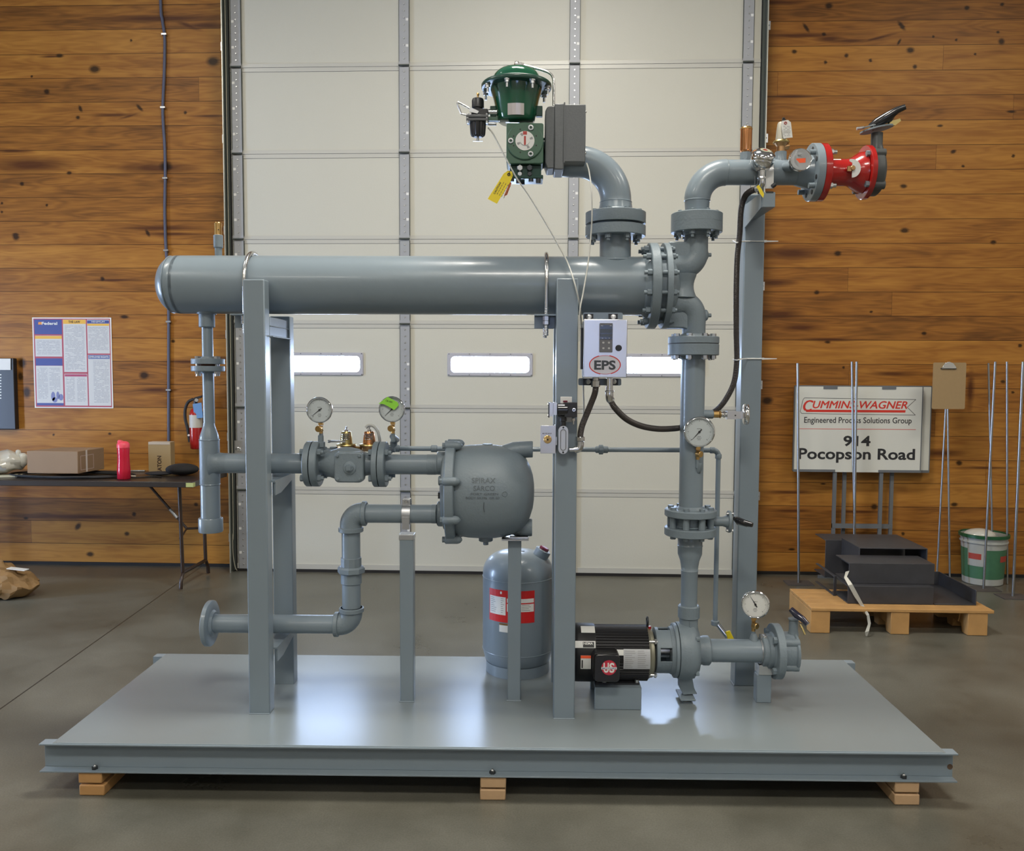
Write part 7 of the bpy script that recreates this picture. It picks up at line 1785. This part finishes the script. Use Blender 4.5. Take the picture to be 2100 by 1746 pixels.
# clear bag
bgc = WP(18, 962, -.42)
bgt = thing('plastic_bag', 'crumpled clear plastic bag at the left end of the folding table', 'bag', (bgc.x, -.42, ZT1), frame=WORLD)
mb = MB().ell((bgc.x-.10, -.42, ZT1+.095), .21, .14, .085, 40, 24)
rnd = np.random.RandomState(2)
ph = rnd.uniform(0, 6, (6, 3)); fr_ = rnd.uniform(14, 34, (6, 3))
def crump(v, amp):
    v = Vector(v); d = 0
    for i in range(6): d += math.sin(v.x*fr_[i][0]+v.y*fr_[i][1]+v.z*fr_[i][2]*1.3+ph[i][0])*(.5 if i > 2 else 1)
    return d*amp
tri = lambda t: abs((t/PI) % 2-1)*2-1
mb.v = [(x+.010*tri(z*60+x*25)+(x-bgc.x)*crump((x, y, z), .03), y+.01*tri(x*40+z*50), max(ZT1+.012, z+.010*tri(x*45+y*30+z*20)+crump((x, y, z), .004))) for x, y, z in mb.v]
part('bag', mb, BAG, bgt, smooth=18)
mb = MB().ell((WP(38, 950, -.42).x, -.42, ZT1+.135), .022, .022, .045, 16, 12).ell((WP(47, 950, -.42).x, -.42, ZT1+.11), .03, .03, .05, 16, 12)
mb.v = [(x+crump((x*3, y*3, z*3), .003), y, z+crump((x*3, y, z*2), .003)) for x, y, z in mb.v]
part('knotted_neck', mb, BAG, bgt, smooth=30)
nb = thing('notepad', 'pale flat notepad under the clear bag on the table', 'notepad', (WP(5, 985, -.5).x, -.5, ZT1), frame=WORLD)
part('pages', MB().prism([(WP(0, 990, -.52).x-.1, -.56, ZT1+.001), (WP(37, 982, -.5).x, -.50, ZT1+.001), (WP(37, 982, -.5).x, -.40, ZT1+.001), (WP(0, 990, -.52).x-.1, -.42, ZT1+.001)], (0, 0, .012)), mat('cream_pages', (.55, .52, .38, 1), .6), nb)
# red bottle
bt = WP(250, 992, -.58); kb = MW(250, 950, -.55)
bo_ = thing('drink_bottle', 'translucent red drink bottle standing at the front edge of the folding table', 'bottle', (bt.x, -.55, ZT1), frame=WORLD)
part('bottle', MB().lathe((bt.x, -.55, ZT1+.001), (0, 0, 1), [(11.5*kb, 0), (13*kb, .004), (13*kb, 20*kb), (12*kb, 34*kb), (11.5*kb, 48*kb), (12.2*kb, 62*kb), (11.5*kb, 65*kb)], 32), REDTR, bo_, smooth=60)
part('lid', MB().lathe((bt.x, -.55, ZT1+65*kb), (0, 0, 1), [(12.5*kb, 0), (12.5*kb, 7*kb), (10*kb, 11*kb), (6*kb, 13*kb)], 28), mat('coral_plastic', (.85, .08, .12, 1), .35), bo_)
part('spout', MB().obox((bt.x-.010, -.55, ZT1+76*kb), 14*kb, 10*kb, 6*kb, Matrix.Rotation(.35, 3, 'Y')), mat('spout_coral', (.85, .10, .14, 1), .35), bo_, bev=.004)
# small carton with printed name
c0, c1 = WP(305, 980, -.12), WP(351, 980, -.12); ct = WP(328, 907, -.12)
sbx = thing('small_carton', 'upright small brown carton with sideways dark lettering by the wall on the table', 'box', ((c0.x+c1.x)/2, -.12, ZT1), frame=WORLD)
part('carton', MB().box(c0.x, c1.x, -.12, -.05, ZT1+.001, ct.z), mat('tan_cardboard', (.38, .27, .13, 1), .7), sbx, bev=.002)
part('top_tape', MB().box(c0.x+.004, c1.x-.004, -.122, -.05, ct.z-.018, ct.z+.001), mat('pale_tape', (.55, .46, .36, 1), .4), sbx)
wm = MB(); cpp = WP(327, 953, -.1215); write(wm, 'EATON', cpp, 36*MW(327, 953, -.12), 9*MW(327, 953, -.12), ux=(0, 0, 1), uz=(-1, 0, 0), bold=.03); part('lettering', wm, mat('brown_black_print', (.06, .035, .02, 1), .6), sbx, smooth=0)
# dark cap and small tools
gc = thing('baseball_cap', 'soft black cap lying at the right end of the folding table', 'cap', (WP(372, 975, -.3).x, -.3, ZT1), frame=WORLD)
cx_ = WP(374, 973, -.3).x
part('crown', MB().ell((cx_, -.3, ZT1+.042), .115, .09, .041, 28, 14), mat('black_fabric', (.012, .012, .013, 1), .85), gc, smooth=60)
part('peak', MB().ell((cx_-.15, -.33, ZT1+.016), .10, .07, .013, 24, 8), mat('black_peak_fabric', (.014, .014, .016, 1), .75), gc, smooth=60)
for nm, lab, px, L_, m_, ry in (('flat_file', 'small grey tool lying behind the red bottle on the table', 283, .10, GALV, -.14), ('marker_pen', 'white and black pen lying near the small upright carton', 322, .09, WHITEP, -.34), ('craft_knife', 'pale craft knife lying just right of the red bottle', 268, .07, mat('cream_plastic', (.6, .52, .4, 1), .4), -.45)):
    xx = WP(px, 984, ry).x
    t = thing(nm, lab, 'tool', (xx, ry, ZT1), frame=WORLD)
    part('body', MB().obox((xx, ry, ZT1+.008), L_, .014, .012, Matrix.Rotation(.15, 3, 'Z')), m_, t, bev=.003)

# poster
YW = WALL_Y
po_ = thing('labor_law_poster', 'large framed notice poster of small print panels on the left board wall', 'poster', tuple(WP(150, 840, YW)), frame=WORLD)
TL, TR, BR, BL = [WP(a, b, YW-.003) for a, b in ((66.5, 651), (229.5, 652), (231, 838), (71, 836.5))]
px0_, px1_ = (TL.x+BL.x)/2, (TR.x+BR.x)/2; pz0, pz1 = (BL.z+BR.z)/2, (TL.z+TR.z)/2
part('sheet', MB().box(px0_, px1_, YW-.004, YW-.001, pz0, pz1), WHITE, po_)
U = lambda u: px0_+(px1_-px0_)*u; V = lambda v: pz1-(pz1-pz0)*v
yq = YW-.0045
lm_ = MB()
def R(mi, u0, v0, u1, v1, dy=0): lm_.mat(mi).quad((U(u0), yq-dy, V(v1)), (U(u1), yq-dy, V(v1)), (U(u1), yq-dy, V(v0)), (U(u0), yq-dy, V(v0)))
R(0, .015, .012, .985, .988)
R(1, .025, .022, .375, .185, .0003); R(2, .03, .20, .37, .43, .0003); R(3, .03, .203, .37, .235, .0005)
R(1, .03, .45, .37, .53, .0003); R(2, .03, .532, .37, .945, .0003); R(1, .03, .945, .37, .972, .0003)
R(2, .39, .022, .68, .60, .0003); R(3, .392, .024, .678, .07, .0005); R(2, .39, .62, .68, .972, .0003); R(4, .395, .625, .675, .65, .0005)
R(2, .695, .022, .975, .395, .0003); R(1, .697, .03, .973, .065, .0005); R(3, .697, .067, .973, .09, .0005); R(2, .695, .41, .975, .972, .0003); R(5, .70, .412, .97, .455, .0005)
part('printed_panels', lm_, [mat('poster_red_border', (.42, .06, .09, 1), .5), NAVY, mat('poster_paper', (.62, .62, .60, 1), .5), mat('poster_amber', (.80, .45, .05, 1), .5), mat('poster_crimson', (.40, .05, .12, 1), .5), mat('poster_steel_blue', (.14, .18, .36, 1), .5)], po_, smooth=0)
pm_ = MB()
for (u0, v0, u1, v1, n_, sd) in ((.05, .25, .35, .41, 9, 1), (.05, .55, .18, .90, 22, 2), (.20, .55, .34, .80, 16, 3), (.41, .085, .66, .58, 34, 4), (.41, .66, .52, .93, 18, 5), (.55, .66, .66, .93, 18, 8), (.71, .10, .96, .36, 20, 6), (.76, .47, .96, .94, 30, 7)):
    print_lines(pm_, U(u0), U(u1), V(v1), V(v0), yq-.0009, n_, sd, .85, .3)
part('small_print', pm_, mat('pale_print', (.36, .36, .40, 1), .6), po_, smooth=0)
wm = MB(); write(wm, 'Federal', (U(.22), yq-.0012, V(.065)), .12, .022, bold=.03); write(wm, 'EMPLOYEE RIGHTS', (U(.835), yq-.0012, V(.433)), .145, .014, bold=.01); write(wm, 'MINIMUM', (U(.835), yq-.0012, V(.047)), .10, .012, bold=.01)
wm.mat(1); write(wm, 'THE LAW', (U(.535), yq-.0012, V(.047)), .09, .018, bold=.02)
fgm = MB()
wm.mat(2).quad((U(.075), yq-.0012, V(.078)), (U(.125), yq-.0012, V(.078)), (U(.12), yq-.0012, V(.05)), (U(.08), yq-.0012, V(.05)))
for (u, v, a_, b_) in ((.24, .87, .016, .035), (.30, .86, .012, .03), (.34, .88, .018, .025), (.26, .91, .02, .02)):
    fgm.prism([(U(u)+a_*math.cos(t), yq-.0011, V(v)+b_*math.sin(t)) for t in np.linspace(0, 2*PI, 13)[:-1]], (0, .0002, 0))
part('headings', wm, [WHITE, INK, mat('poster_orange', (.8, .3, .05, 1), .5)], po_, smooth=0)
part('printed_figures', fgm, mat('poster_lilac', (.20, .22, .42, 1), .6), po_, smooth=0)

# hanging black file holder at the left edge
a_, b_ = WP(-30, 735, YW), WP(33, 880, YW)
fh = thing('wall_document_rack', 'tall black wall rack holding white papers at the left edge', 'rack', ((a_.x+b_.x)/2, YW, b_.z), frame=WORLD)
part('rack', MB().prism([(a_.x, YW-.001, b_.z), (WP(33, 880, YW-.04).x, YW-.001, b_.z), (WP(28, 738, YW-.04).x, YW-.001, a_.z), (a_.x, YW-.001, a_.z)], (0, -.045, 0)), BLACK, fh, bev=.004)
part('papers', MB().quad((a_.x, YW-.052, WP(0, 759, YW).z), (WP(22, 759, YW-.05).x, YW-.052, WP(0, 759, YW).z), (WP(22, 737, YW-.05).x, YW-.052, WP(0, 736, YW).z), (a_.x, YW-.052, WP(0, 736, YW).z)), WHITE, fh)
wm = MB()
for i in range(9): wm.quad(*[(WP(0, 770+i*6, YW-.047).x+dx_, YW-.0465, WP(0, 770+i*6, YW-.047).z+dz_) for dx_, dz_ in ((0, 0), (.010, 0), (.010, .008), (0, .008))])
part('white_marks', wm, WHITE, fh)

# wall cable with clips
cab = [(329, -6), (333, 40), (338, 80), (337, 150), (334, 230), (338, 300), (339, 360), (338, 430), (340, 500), (344, 560), (346, 640), (346, 720), (346, 800), (346, 880), (346, 905), (345, 975)]
wc = thing('wall_cable', 'blue-grey cable clipped down the left board wall to the table', 'cable', tuple(WP(345, 975, YW-.012)), frame=WORLD)
P0 = WP(329, -6, YW-.012); 
part('cable', MB().tube(smooth_path([Vector((P0.x-.01, P0.y, ROOM_Z-.3))]+[WP(a, b, YW-.012) for a, b in cab], 5), .0105, 12), CABLE, wc, smooth=60)
for py in (71, 221, 366, 514, 660, 800):
    xcl_ = np.interp(py, [c[1] for c in cab], [c[0] for c in cab])
    q = WP(xcl_, py, YW-.01)
    part('clip', MB().box(q.x-.016, q.x+.020, YW-.025, YW-.022, q.z-.006, q.z+.006).box(q.x-.016, q.x-.012, YW-.022, YW, q.z-.006, q.z+.006).box(q.x+.012, q.x+.020, YW-.022, YW, q.z-.006, q.z+.006), ZINC, wc)

# fire extinguisher
fe_c = WP(402, 880, YW-.09); ke_ = MW(402, 880, YW-.09)
fe = thing('fire_extinguisher', 'red fire extinguisher with black hose and blue tag on the left wall beside the door', 'fire extinguisher', (fe_c.x, YW-.09, WP(402, 922, YW-.09).z), frame=WORLD)
zf = lambda py: WP(402, py, YW-.09).z
part('cylinder', MB().lathe((fe_c.x, YW-.09, zf(921)), (0, 0, 1), [(10*ke_, 0), (11.5*ke_, .006), (12.5*ke_, zf(910)-zf(921)), (12.5*ke_, zf(850)-zf(921)), (10*ke_, zf(841)-zf(921)), (4*ke_, zf(836)-zf(921))], 32), RED, fe, smooth=60)
part('paper_label', MB().lathe((fe_c.x, YW-.09, zf(877)), (0, 0, 1), [(12.8*ke_, 0), (12.8*ke_, zf(851)-zf(877))], 32, caps=False), mat('label_paper', (.55, .53, .47, 1), .5), fe)
part('valve_head', MB().rod((fe_c.x, YW-.09, zf(837)), (fe_c.x, YW-.09, zf(822)), 4*ke_, 14), BLACK, fe)
part('handle', MB().prism([WP(a, b, YW-.10) for a, b in ((396, 822), (412, 816), (414, 811), (400, 815), (392, 820))], (0, .02, 0)), BLACK, fe)
part('gauge', MB().rod(WP(403, 821, YW-.10), WP(403, 821, YW-.125), 4*ke_, 20), CHROME, fe)
part('hose', MB().tube(smooth_path([WP(396, 819, YW-.09), WP(386, 825, YW-.09), WP(380, 840, YW-.09), WP(380, 860, YW-.09), WP(385, 880, YW-.09), WP(389, 907, YW-.09)], 6), 3*ke_, 12), RUBBER, fe, smooth=60)
part('nozzle_clip', MB().rod(WP(387, 893, YW-.11), WP(387, 895, YW-.08), 2.2*ke_, 10), WHITEP, fe)
part('blue_tag', MB().prism([WP(a, b, YW-.13) for a, b in ((395, 829), (413, 826), (416, 857), (399, 859))], (0, .001, 0)), BLUE, fe, label='blue inspection tag')
part('wall_bracket', MB().box(fe_c.x-.02, fe_c.x+.02, YW-.05, YW, zf(880), zf(845)), DARKBOLT, fe)

# crumpled paper sack on the floor
pc_ = PZ(35, 1205, 0)
kb_ = thing('paper_sack', 'crumpled brown paper sack on the floor under the left of the table', 'bag', (pc_.x-.05, -.78, 0), frame=WORLD)
mb = MB().ell((pc_.x-.03, -.80, .095), .31, .17, .115, 44, 26)
def cz(v): return sum(math.sin(v[0]*fr_[i][0]*1.3+v[1]*fr_[i][1]*1.2+v[2]*fr_[i][2]*2+ph[i][1]) for i in range(6))
tri = lambda t: abs((t/PI) % 2-1)*2-1
def ridge(v, k=1): return tri(v[0]*31*k+v[2]*23*k+2*math.sin(v[1]*11))+.6*tri(v[0]*57*k-v[2]*41*k+v[1]*30+1)+.4*tri(v[1]*70*k+v[2]*88*k)
mb.v = [(x+.014*ridge((z, y, x)), y+.012*ridge((y, x, z)), max(.004, z*(.85+.2*math.sin(x*9))+.016*ridge((x, y, z)))) for x, y, z in mb.v]
part('sack', mb, KRAFT, kb_, smooth=14)
q = WP(64, 1163, -.78)
part('white_receipt', MB().obox((q.x-.04, -.86, .198), .12, .05, .004, Matrix.Rotation(.1, 3, 'Y')), WHITE, kb_)

# ================================================================== RIGHT SIDE
def frame_sign(x0p, x1p, Y, label, txt=True, zoff=0):
    a_, b_ = WP(x0p, 966, Y), WP(x1p, 793, Y)
    t = thing('yard_sign', label, 'sign', ((a_.x+b_.x)/2, Y, 0), frame=WORLD)
    z0_, z1_ = a_.z, b_.z; x0_, x1_ = a_.x, b_.x
    part('frame', MB().box(x0_-.004, x0_+.006, Y+.001, Y+.022, z0_, z1_).box(x1_-.006, x1_+.004, Y+.001, Y+.022, z0_, z1_).box(x0_, x1_, Y+.001, Y+.022, z1_-.006, z1_+.004)
         .box(x0_, x0_+(x1_-x0_)*.33, Y-.003, Y+.022, z0_-.006, z0_+.012).box(x0_+(x1_-x0_)*.67, x1_, Y-.003, Y+.022, z0_-.006, z0_+.012), SIGNFR, t)
    part('panel', MB().box(x0_+.004, x1_-.004, Y-.001, Y+.004, z0_-.006, z1_-.004), SIGNW, t)
    for u in (.22, .68): part('retainer_clip', MB().box(x0_+(x1_-x0_)*u, x0_+(x1_-x0_)*(u+.11), Y-.004, Y+.001, z1_-.022, z1_+.003), SIGNFR, t)
    return t, x0_, x1_, z0_, z1_
YS1, YS2 = .02, .06
def legs(t, pxs, Y):
    xs = [WP(p, 1040, Y).x for p in pxs]
    for x in xs: part('leg', MB().box(x-.012, x+.012, Y+.001, Y+.018, .002, WP(1700, 966, Y).z), SIGNFR, t)
    zc_ = WP(1800, 1080, Y).z
    part('cross_bar', MB().box(xs[0]-.012, xs[1]+.012, Y-.002, Y+.018, zc_-.016, zc_+.016), SIGNFR, t)
    part('ground_bar', MB().box(xs[0]-.1, xs[1]+.1, Y+.001, Y+.018, .0, .02), SIGNFR, t)
t, x0_, x1_, z0_, z1_ = frame_sign(1627, 1893, YS1, 'white yard sign in a grey frame reading 914 Pocopson Road, leaning on the board wall')
legs(t, (1711, 1806), YS1+.004)
ks = MW(1760, 880, YS1); cxs = WP(1759, 880, YS1).x
zs_ = lambda py: WP(1760, py, YS1).z; xs_ = lambda px: WP(px, 880, YS1).x
wm = MB(); yq = YS1-.0015
for _i, (_a, _b) in enumerate(((-.5, 0), (.5, 0), (0, .4), (0, -.4), (0, 0))): write(wm, 'UMMINS-WAGNER', (xs_(1762+_a), yq-.0001*_i, zs_(830.5+_b)), 190*ks, 15*ks, bold=.0, shear=.25)
for _i in range(4): write(wm, 'C', (xs_(1655.2+.6*_i), yq-.0001*_i, zs_(833)), 19*ks, 23*ks, bold=.0, shear=.25)
wm.quad((xs_(1652), yq, zs_(846)), (xs_(1855), yq, zs_(846)), (xs_(1856), yq, zs_(841)), (xs_(1652), yq, zs_(841)))
wm.quad((xs_(1637), yq, zs_(881)), (xs_(1878), yq, zs_(881)), (xs_(1878), yq, zs_(880)), (xs_(1637), yq, zs_(880)))
part('red_lettering', wm, REDINK, t, smooth=0)
wm = MB()
out = [(1648, 817), (1876, 819), (1859, 835), (1876, 851), (1643, 849), (1640, 845), (1645, 821)]
for (a_, b_), (c_, d_) in zip(out, out[1:]+out[:1]):
    p, q = Vector((xs_(a_), yq, zs_(b_))), Vector((xs_(c_), yq, zs_(d_))); n_ = (q-p).normalized(); w2 = Vector((-n_.z, 0, n_.x))*.0016
    wm.quad(p-w2, q-w2, q+w2, p+w2)
write(wm, 'Engineered Process Solutions Group', (xs_(1758.5), yq, zs_(864)), 217*ks, 16*ks, bold=.012)
write(wm, '914', (xs_(1758), yq, zs_(905)), 55*ks, 22*ks, bold=.03)
write(wm, 'Pocopson Road', (xs_(1758), yq, zs_(935)), 236*ks, 30*ks, bold=.025)
part('black_lettering', wm, INK, t, smooth=0)
t, x0_, x1_, z0_, z1_ = frame_sign(1645, 1911, YS2, 'second white yard sign mostly hidden behind the 914 sign, only its right edge showing')
legs(t, (1731, 1828), YS2+.004)

# rods standing on small plates
def rod(px0, py0, px1, py1, label, r=.0075, yoff=None, plate=True, bz=0, grp='steel rods standing by the right wall', Ytop=None):
    ft_ = PZ(px1, py1, 0)
    if ft_.y > -.06 or yoff is not None:
        yy = yoff if yoff is not None else -.09
        ft_ = WP(px1+(px1-px0)*(1192-py1)/max(py1-py0, 1), 1192, yy); ft_.z = 0
    tp_ = WP(px0, py0, ft_.y if Ytop is None else Ytop)
    t = thing('steel_rod_stand', label, 'rod', (ft_.x, ft_.y, 0), group=grp, frame=WORLD)
    part('rod', MB().rod((ft_.x, ft_.y, .003), tp_, r, 12, .1), RODM, t)
    if plate: part('base_plate', MB().box(ft_.x-.09, ft_.x+.09, ft_.y-.07, ft_.y+.07, 0.0005, .006), DUSTY, t)
    return ft_, tp_
rod(1636, 745, 1638, 1197, 'single steel rod before the left end of the 914 sign, on a dark floor plate', r=.009)
rod(1747, 742, 1754, 1168, 'left rod of the pair crossing the middle of the 914 sign', r=.0085, plate=False, yoff=-.16)
rod(1757, 742, 1751, 1166, 'right rod of the pair crossing the middle of the 914 sign', r=.0085, plate=False, yoff=-.19)
fa_, ta_ = rod(1942, 790, 1921, 1185, 'rod leaning left below the clipboard', r=.0065, plate=False, yoff=-.10)
rod(1943, 790, 1948, 1178, 'nearly upright rod below the clipboard', r=.0065, plate=False, yoff=-.13)
rod(2041, 742, 2017, 1209, 'steel rod crossing its neighbour, leaning left, in front of the bucket', r=.008)
rod(2027, 745, 2037, 1197, 'steel rod crossing its neighbour, leaning right, in front of the bucket', r=.0065, plate=False)
rod(2065, 742, 2066, 1188, 'upright steel rod just right of the crossed pair', r=.007, plate=False)
rod(2098, 742, 2077, 1225, 'rightmost steel rod, slanting at the picture edge', r=.009)

# clipboard
Yc = fa_.y-.055
a_, b_ = WP(1911, 839, Yc), WP(1982, 744, Yc)
cbd = thing('clipboard', 'brown hardboard clipboard hung on rods right of the white signs', 'clipboard', ((a_.x+b_.x)/2, Yc, a_.z), frame=WORLD)
part('board', MB().rrect(((a_.x+b_.x)/2, Yc, (a_.z+b_.z)/2), b_.x-a_.x, b_.z-a_.z, .004, .01), BOARD, cbd)
cxx = WP(1945, 750, Yc).x
part('clip', MB().prism([(cxx-.050, Yc-.012, WP(1945, 756, Yc).z), (cxx+.050, Yc-.012, WP(1945, 756, Yc).z), (cxx+.044, Yc-.014, WP(1945, 752, Yc).z), (cxx+.028, Yc-.010, WP(1945, 745, Yc).z), (cxx, Yc-.010, WP(1945, 742, Yc).z), (cxx-.028, Yc-.010, WP(1945, 745, Yc).z), (cxx-.044, Yc-.014, WP(1945, 752, Yc).z)], (0, .011, 0)), CHROME, cbd, bev=.001)
part('clip_jaw', MB().box(cxx-.052, cxx+.052, Yc-.008, Yc, WP(1945, 757, Yc).z, WP(1945, 755, Yc).z), DARKBOLT, cbd)

# bucket
bq = PZ(2012, 1192, 0)
by = -.035; bxc = WP(2016, 1150, by).x; kk2 = MW(2016, 1150, by)
zk = lambda py: WP(2016, py, by-.13).z
bu = thing('plastic_bucket', 'white and green plastic bucket with red label spots, behind the rods at right', 'bucket', (bxc, by, 0), frame=WORLD)
h_ = .345
part('bucket', MB().lathe((bxc, by, .001), (0, 0, 1), [(.125, 0), (.130, .004), (.147, h_*.86), (.155, h_*.862), (.155, h_*.885), (.149, h_*.89), (.150, h_*.95), (.157, h_*.952), (.157, h_), (.145, h_), (.125, .02), (0, .02)], 44, caps=False), BUCKETW, bu, smooth=40)
part('green_print_band', MB().lathe((bxc, by, .001), (0, 0, 1), [(.1335, h_*.14), (.1455, h_*.74)], 44, caps=False), BUCKETG, bu)
lm2 = MB()
def onb(mb, a0, a1, z0_, z1_, lift, n=8):
    for i in range(n):
        t0, t1 = a0+(a1-a0)*i/n, a0+(a1-a0)*(i+1)/n
        Rr_ = lambda z: .130+(.147-.130)*z/(h_*.86)+lift
        mb.quad(*[(bxc+Rr_(z)*math.sin(t), by-Rr_(z)*math.cos(t), z) for t, z in ((t0, z0_), (t1, z0_), (t1, z1_), (t0, z1_))])
onb(lm2, -1.2, -.35, h_*.40, h_*.78, .0022); lm2.mat(1); onb(lm2, -1.15, -.55, h_*.54, h_*.66, .003)
lm2.mat(0); onb(lm2, -.75, -.4, h_*.44, h_*.48, .0035)
spotr = mat('label_spot_red', (.42, .06, .04, 1), .5)
part('label_spots', lm2, [BUCKETW, spotr], bu)
lm3 = MB(); onb(lm3, .35, .95, h_*.50, h_*.62, .003); part('label_spots', lm3, spotr, bu)
part('green_rim', MB().lathe((bxc, by, .001), (0, 0, 1), [(.160, h_*.965), (.163, h_*.97), (.163, h_*1.03), (.155, h_*1.035), (.150, h_*.98)], 44, caps=False), mat('green_lid_plastic', (.015, .09, .035, 1), .4), bu)
part('contents', MB().ell((bxc-.03, by, h_*.98), .11, .09, .05, 20, 10), BAG, bu)
for lab, px, py, rr_, m_ in (('small crumpled ball of masking tape on the floor in front of the bucket', 1990, 1187, .018, mat('tape_ball', (.36, .27, .10, 1), .7)),):
    q = PZ(px, py, 0); t = thing('tape_ball', lab, 'scrap', (q.x, q.y, 0), frame=WORLD)
    part('ball', MB().ell((q.x, q.y, rr_+.001), rr_*1.4, rr_, rr_, 12, 8), m_, t, smooth=20)

# pallet with mill-steel channels
fl_, fr_2 = PZ(1673, 1299, 0), PZ(2022, 1303, 0)
pyf = -1.32
ptop = WP(1850, 1250, pyf).z
tl, tr_2 = WP(1664, 1250, pyf).x, WP(2039, 1262, pyf).x
pyb = PZ(1625, 1207, ptop).y
pal = thing('timber_pallet', 'low yellow-brown timber pallet on the floor at right carrying black steel', 'pallet', ((tl+tr_2)/2, (pyf+pyb)/2, 0), frame=WORLD)
nb_ = 7; xl_, xr2 = tl, tr_2
bwid = (xr2-xl_)
for i in range(5):
    y0_ = pyf+(pyb-pyf)*i/5; y1_ = pyf+(pyb-pyf)*(i+1)/5-.008
    part('deck_board', MB().box(xl_, xr2, y0_, y1_, ptop-.019, ptop), PALLETW, pal, bev=.003)
for px0q, px1q in ((1663, 1703), (1828, 1866), (1986, 2027)):
    xa_, xb_ = WP(px0q, 1270, pyf).x, WP(px1q, 1270, pyf).x
    La, Lb, zt3 = pyf+.004, pyb-.01, ptop-.019; LL3 = Lb-La
    part('stringer', MB().prism([(xa_, La+u*LL3, z) for u, z in ((0, .001), (.16, .001), (.19, .048), (.40, .048), (.43, .001), (.57, .001), (.60, .048), (.81, .048), (.84, .001), (1, .001), (1, zt3), (0, zt3))], (xb_-xa_, 0, 0)), PALLETW, pal, bev=.003)
# channels stacked on it: (px range, py range, y front, y back)
def chan(x0_, x1_, y0_, y1_, z0_, z1_, label, kind='U', t_=.006):
    th_ = thing('steel_channel', label, 'steel piece', ((x0_+x1_)/2, y0_, z0_), group='black steel pieces on the pallet', frame=WORLD)
    mb = MB()
    if kind == 'U':   # open to the right/front
        mb.box(x0_, x1_, y0_, y0_+t_, z0_, z1_).box(x0_, x1_, y0_+t_, y1_, z1_-t_, z1_).box(x0_, x1_, y0_+t_, y1_, z0_, z0_+t_)
    elif kind == 'C': # opening towards the camera
        mb.box(x0_, x1_, y1_-t_, y1_, z0_, z1_).box(x0_, x1_, y0_, y1_-t_, z1_-t_, z1_).box(x0_, x1_, y0_, y1_-t_, z0_, z0_+t_)
    elif kind == 'O': # frame seen end-on
        mb.box(x0_, x0_+t_, y0_, y1_, z0_, z1_).box(x1_-t_, x1_, y0_, y1_, z0_, z1_).box(x0_+t_, x1_-t_, y0_, y1_, z1_-t_, z1_)
    elif kind == 'L':
        mb.box(x0_, x1_, y0_, y1_, z0_, z0_+t_).box(x1_-t_, x1_, y0_, y1_, z0_+t_, z1_).box(x0_, x1_-t_, y1_-t_, y1_, z0_+t_, z1_)
    part('plate', mb, MILL, th_, bev=.0015)
    return th_
def XZ(px, py, y): q = WP(px, py, y); return q.x, q.z
y1_ = -1.22
ax_, _ = XZ(1738, 1245, y1_); bx_, _ = XZ(1914, 1245, y1_); z_a = WP(1800, 1203, y1_).z
chan(ax_, bx_, y1_, -.95, ptop+.001, z_a, 'front lower black steel channel on the pallet')
dx0, _ = XZ(1704, 1200, -1.0); 
chan(dx0, ax_-.008, -1.05, -.70, ptop+.001, WP(1720, 1178, -1.0).z, 'black steel piece at the left end of the stack on the pallet')
ax2, bx2 = WP(1741, 1170, -1.16).x, WP(1917, 1170, -1.16).x; z_b = WP(1800, 1156, -1.16).z
chan(ax2, bx2, -1.16, -.93, z_a+.001, z_b, 'upper front black steel channel with torn tape hanging on it')
cx0, cx1 = WP(1914, 1240, -1.18).x, WP(1995, 1240, -1.18).x
chan(bx_+.006, cx1, -1.22, -.75, ptop+.001, WP(1960, 1209, -1.2).z, 'open black steel angle at the right end of the pallet', 'L')
ox0, ox1 = WP(1760, 1140, -.90).x, WP(1900, 1140, -.90).x
zo0 = z_b
chan(ox0, ox1, -.915, -.60, z_a+.02, WP(1850, 1124, -.9).z, 'black steel tray standing open on top of the stack', 'O')
chan(WP(1697, 1130, -.62).x, WP(1872, 1130, -.62).x, -.58, -.36, ptop+.001, WP(1780, 1104, -.5).z, 'tallest black steel channel at the back of the pallet')
hk = WP(1850, 1096, -.5)
tpz = thing('torn_tape_strip', 'long torn silvery tape strip hanging over the pallet edge to the floor', 'tape', tuple(WP(1778, 1305, -1.36)), frame=WORLD)
tp_pts = [(1738, 1172, -1.175, 8), (1734, 1184, -1.18, 6), (1744, 1200, -1.23, 9), (1756, 1222, -1.24, 9), (1768, 1242, -1.26, 6), (1780, 1262, -1.345, 5), (1783, 1280, -1.36, 6), (1778, 1296, -1.37, 8), (1777, 1309, -1.37, 3)]
vs = []; fs = []
for i, (a_, b_, y_, w_) in enumerate(tp_pts):
    p, q = WP(a_-w_/2, b_+1, y_), WP(a_+w_/2, b_-1, y_-.012*(i % 2))
    p.z = max(p.z, .004); q.z = max(q.z, .004)
    vs += [p, q, q+Vector((0, .001, 0)), p+Vector((0, .001, 0))]
for i in range(len(tp_pts)-1):
    for j in range(4): fs.append((4*i+j, 4*i+(j+1) % 4, 4*i+4+(j+1) % 4, 4*i+4+j))
fs += [(0, 1, 2, 3), (len(vs)-4, len(vs)-1, len(vs)-2, len(vs)-3)]
part('strip', MB().add(vs, fs), mat('silvery_tape', (.42, .40, .33, 1), .35, .2), tpz)
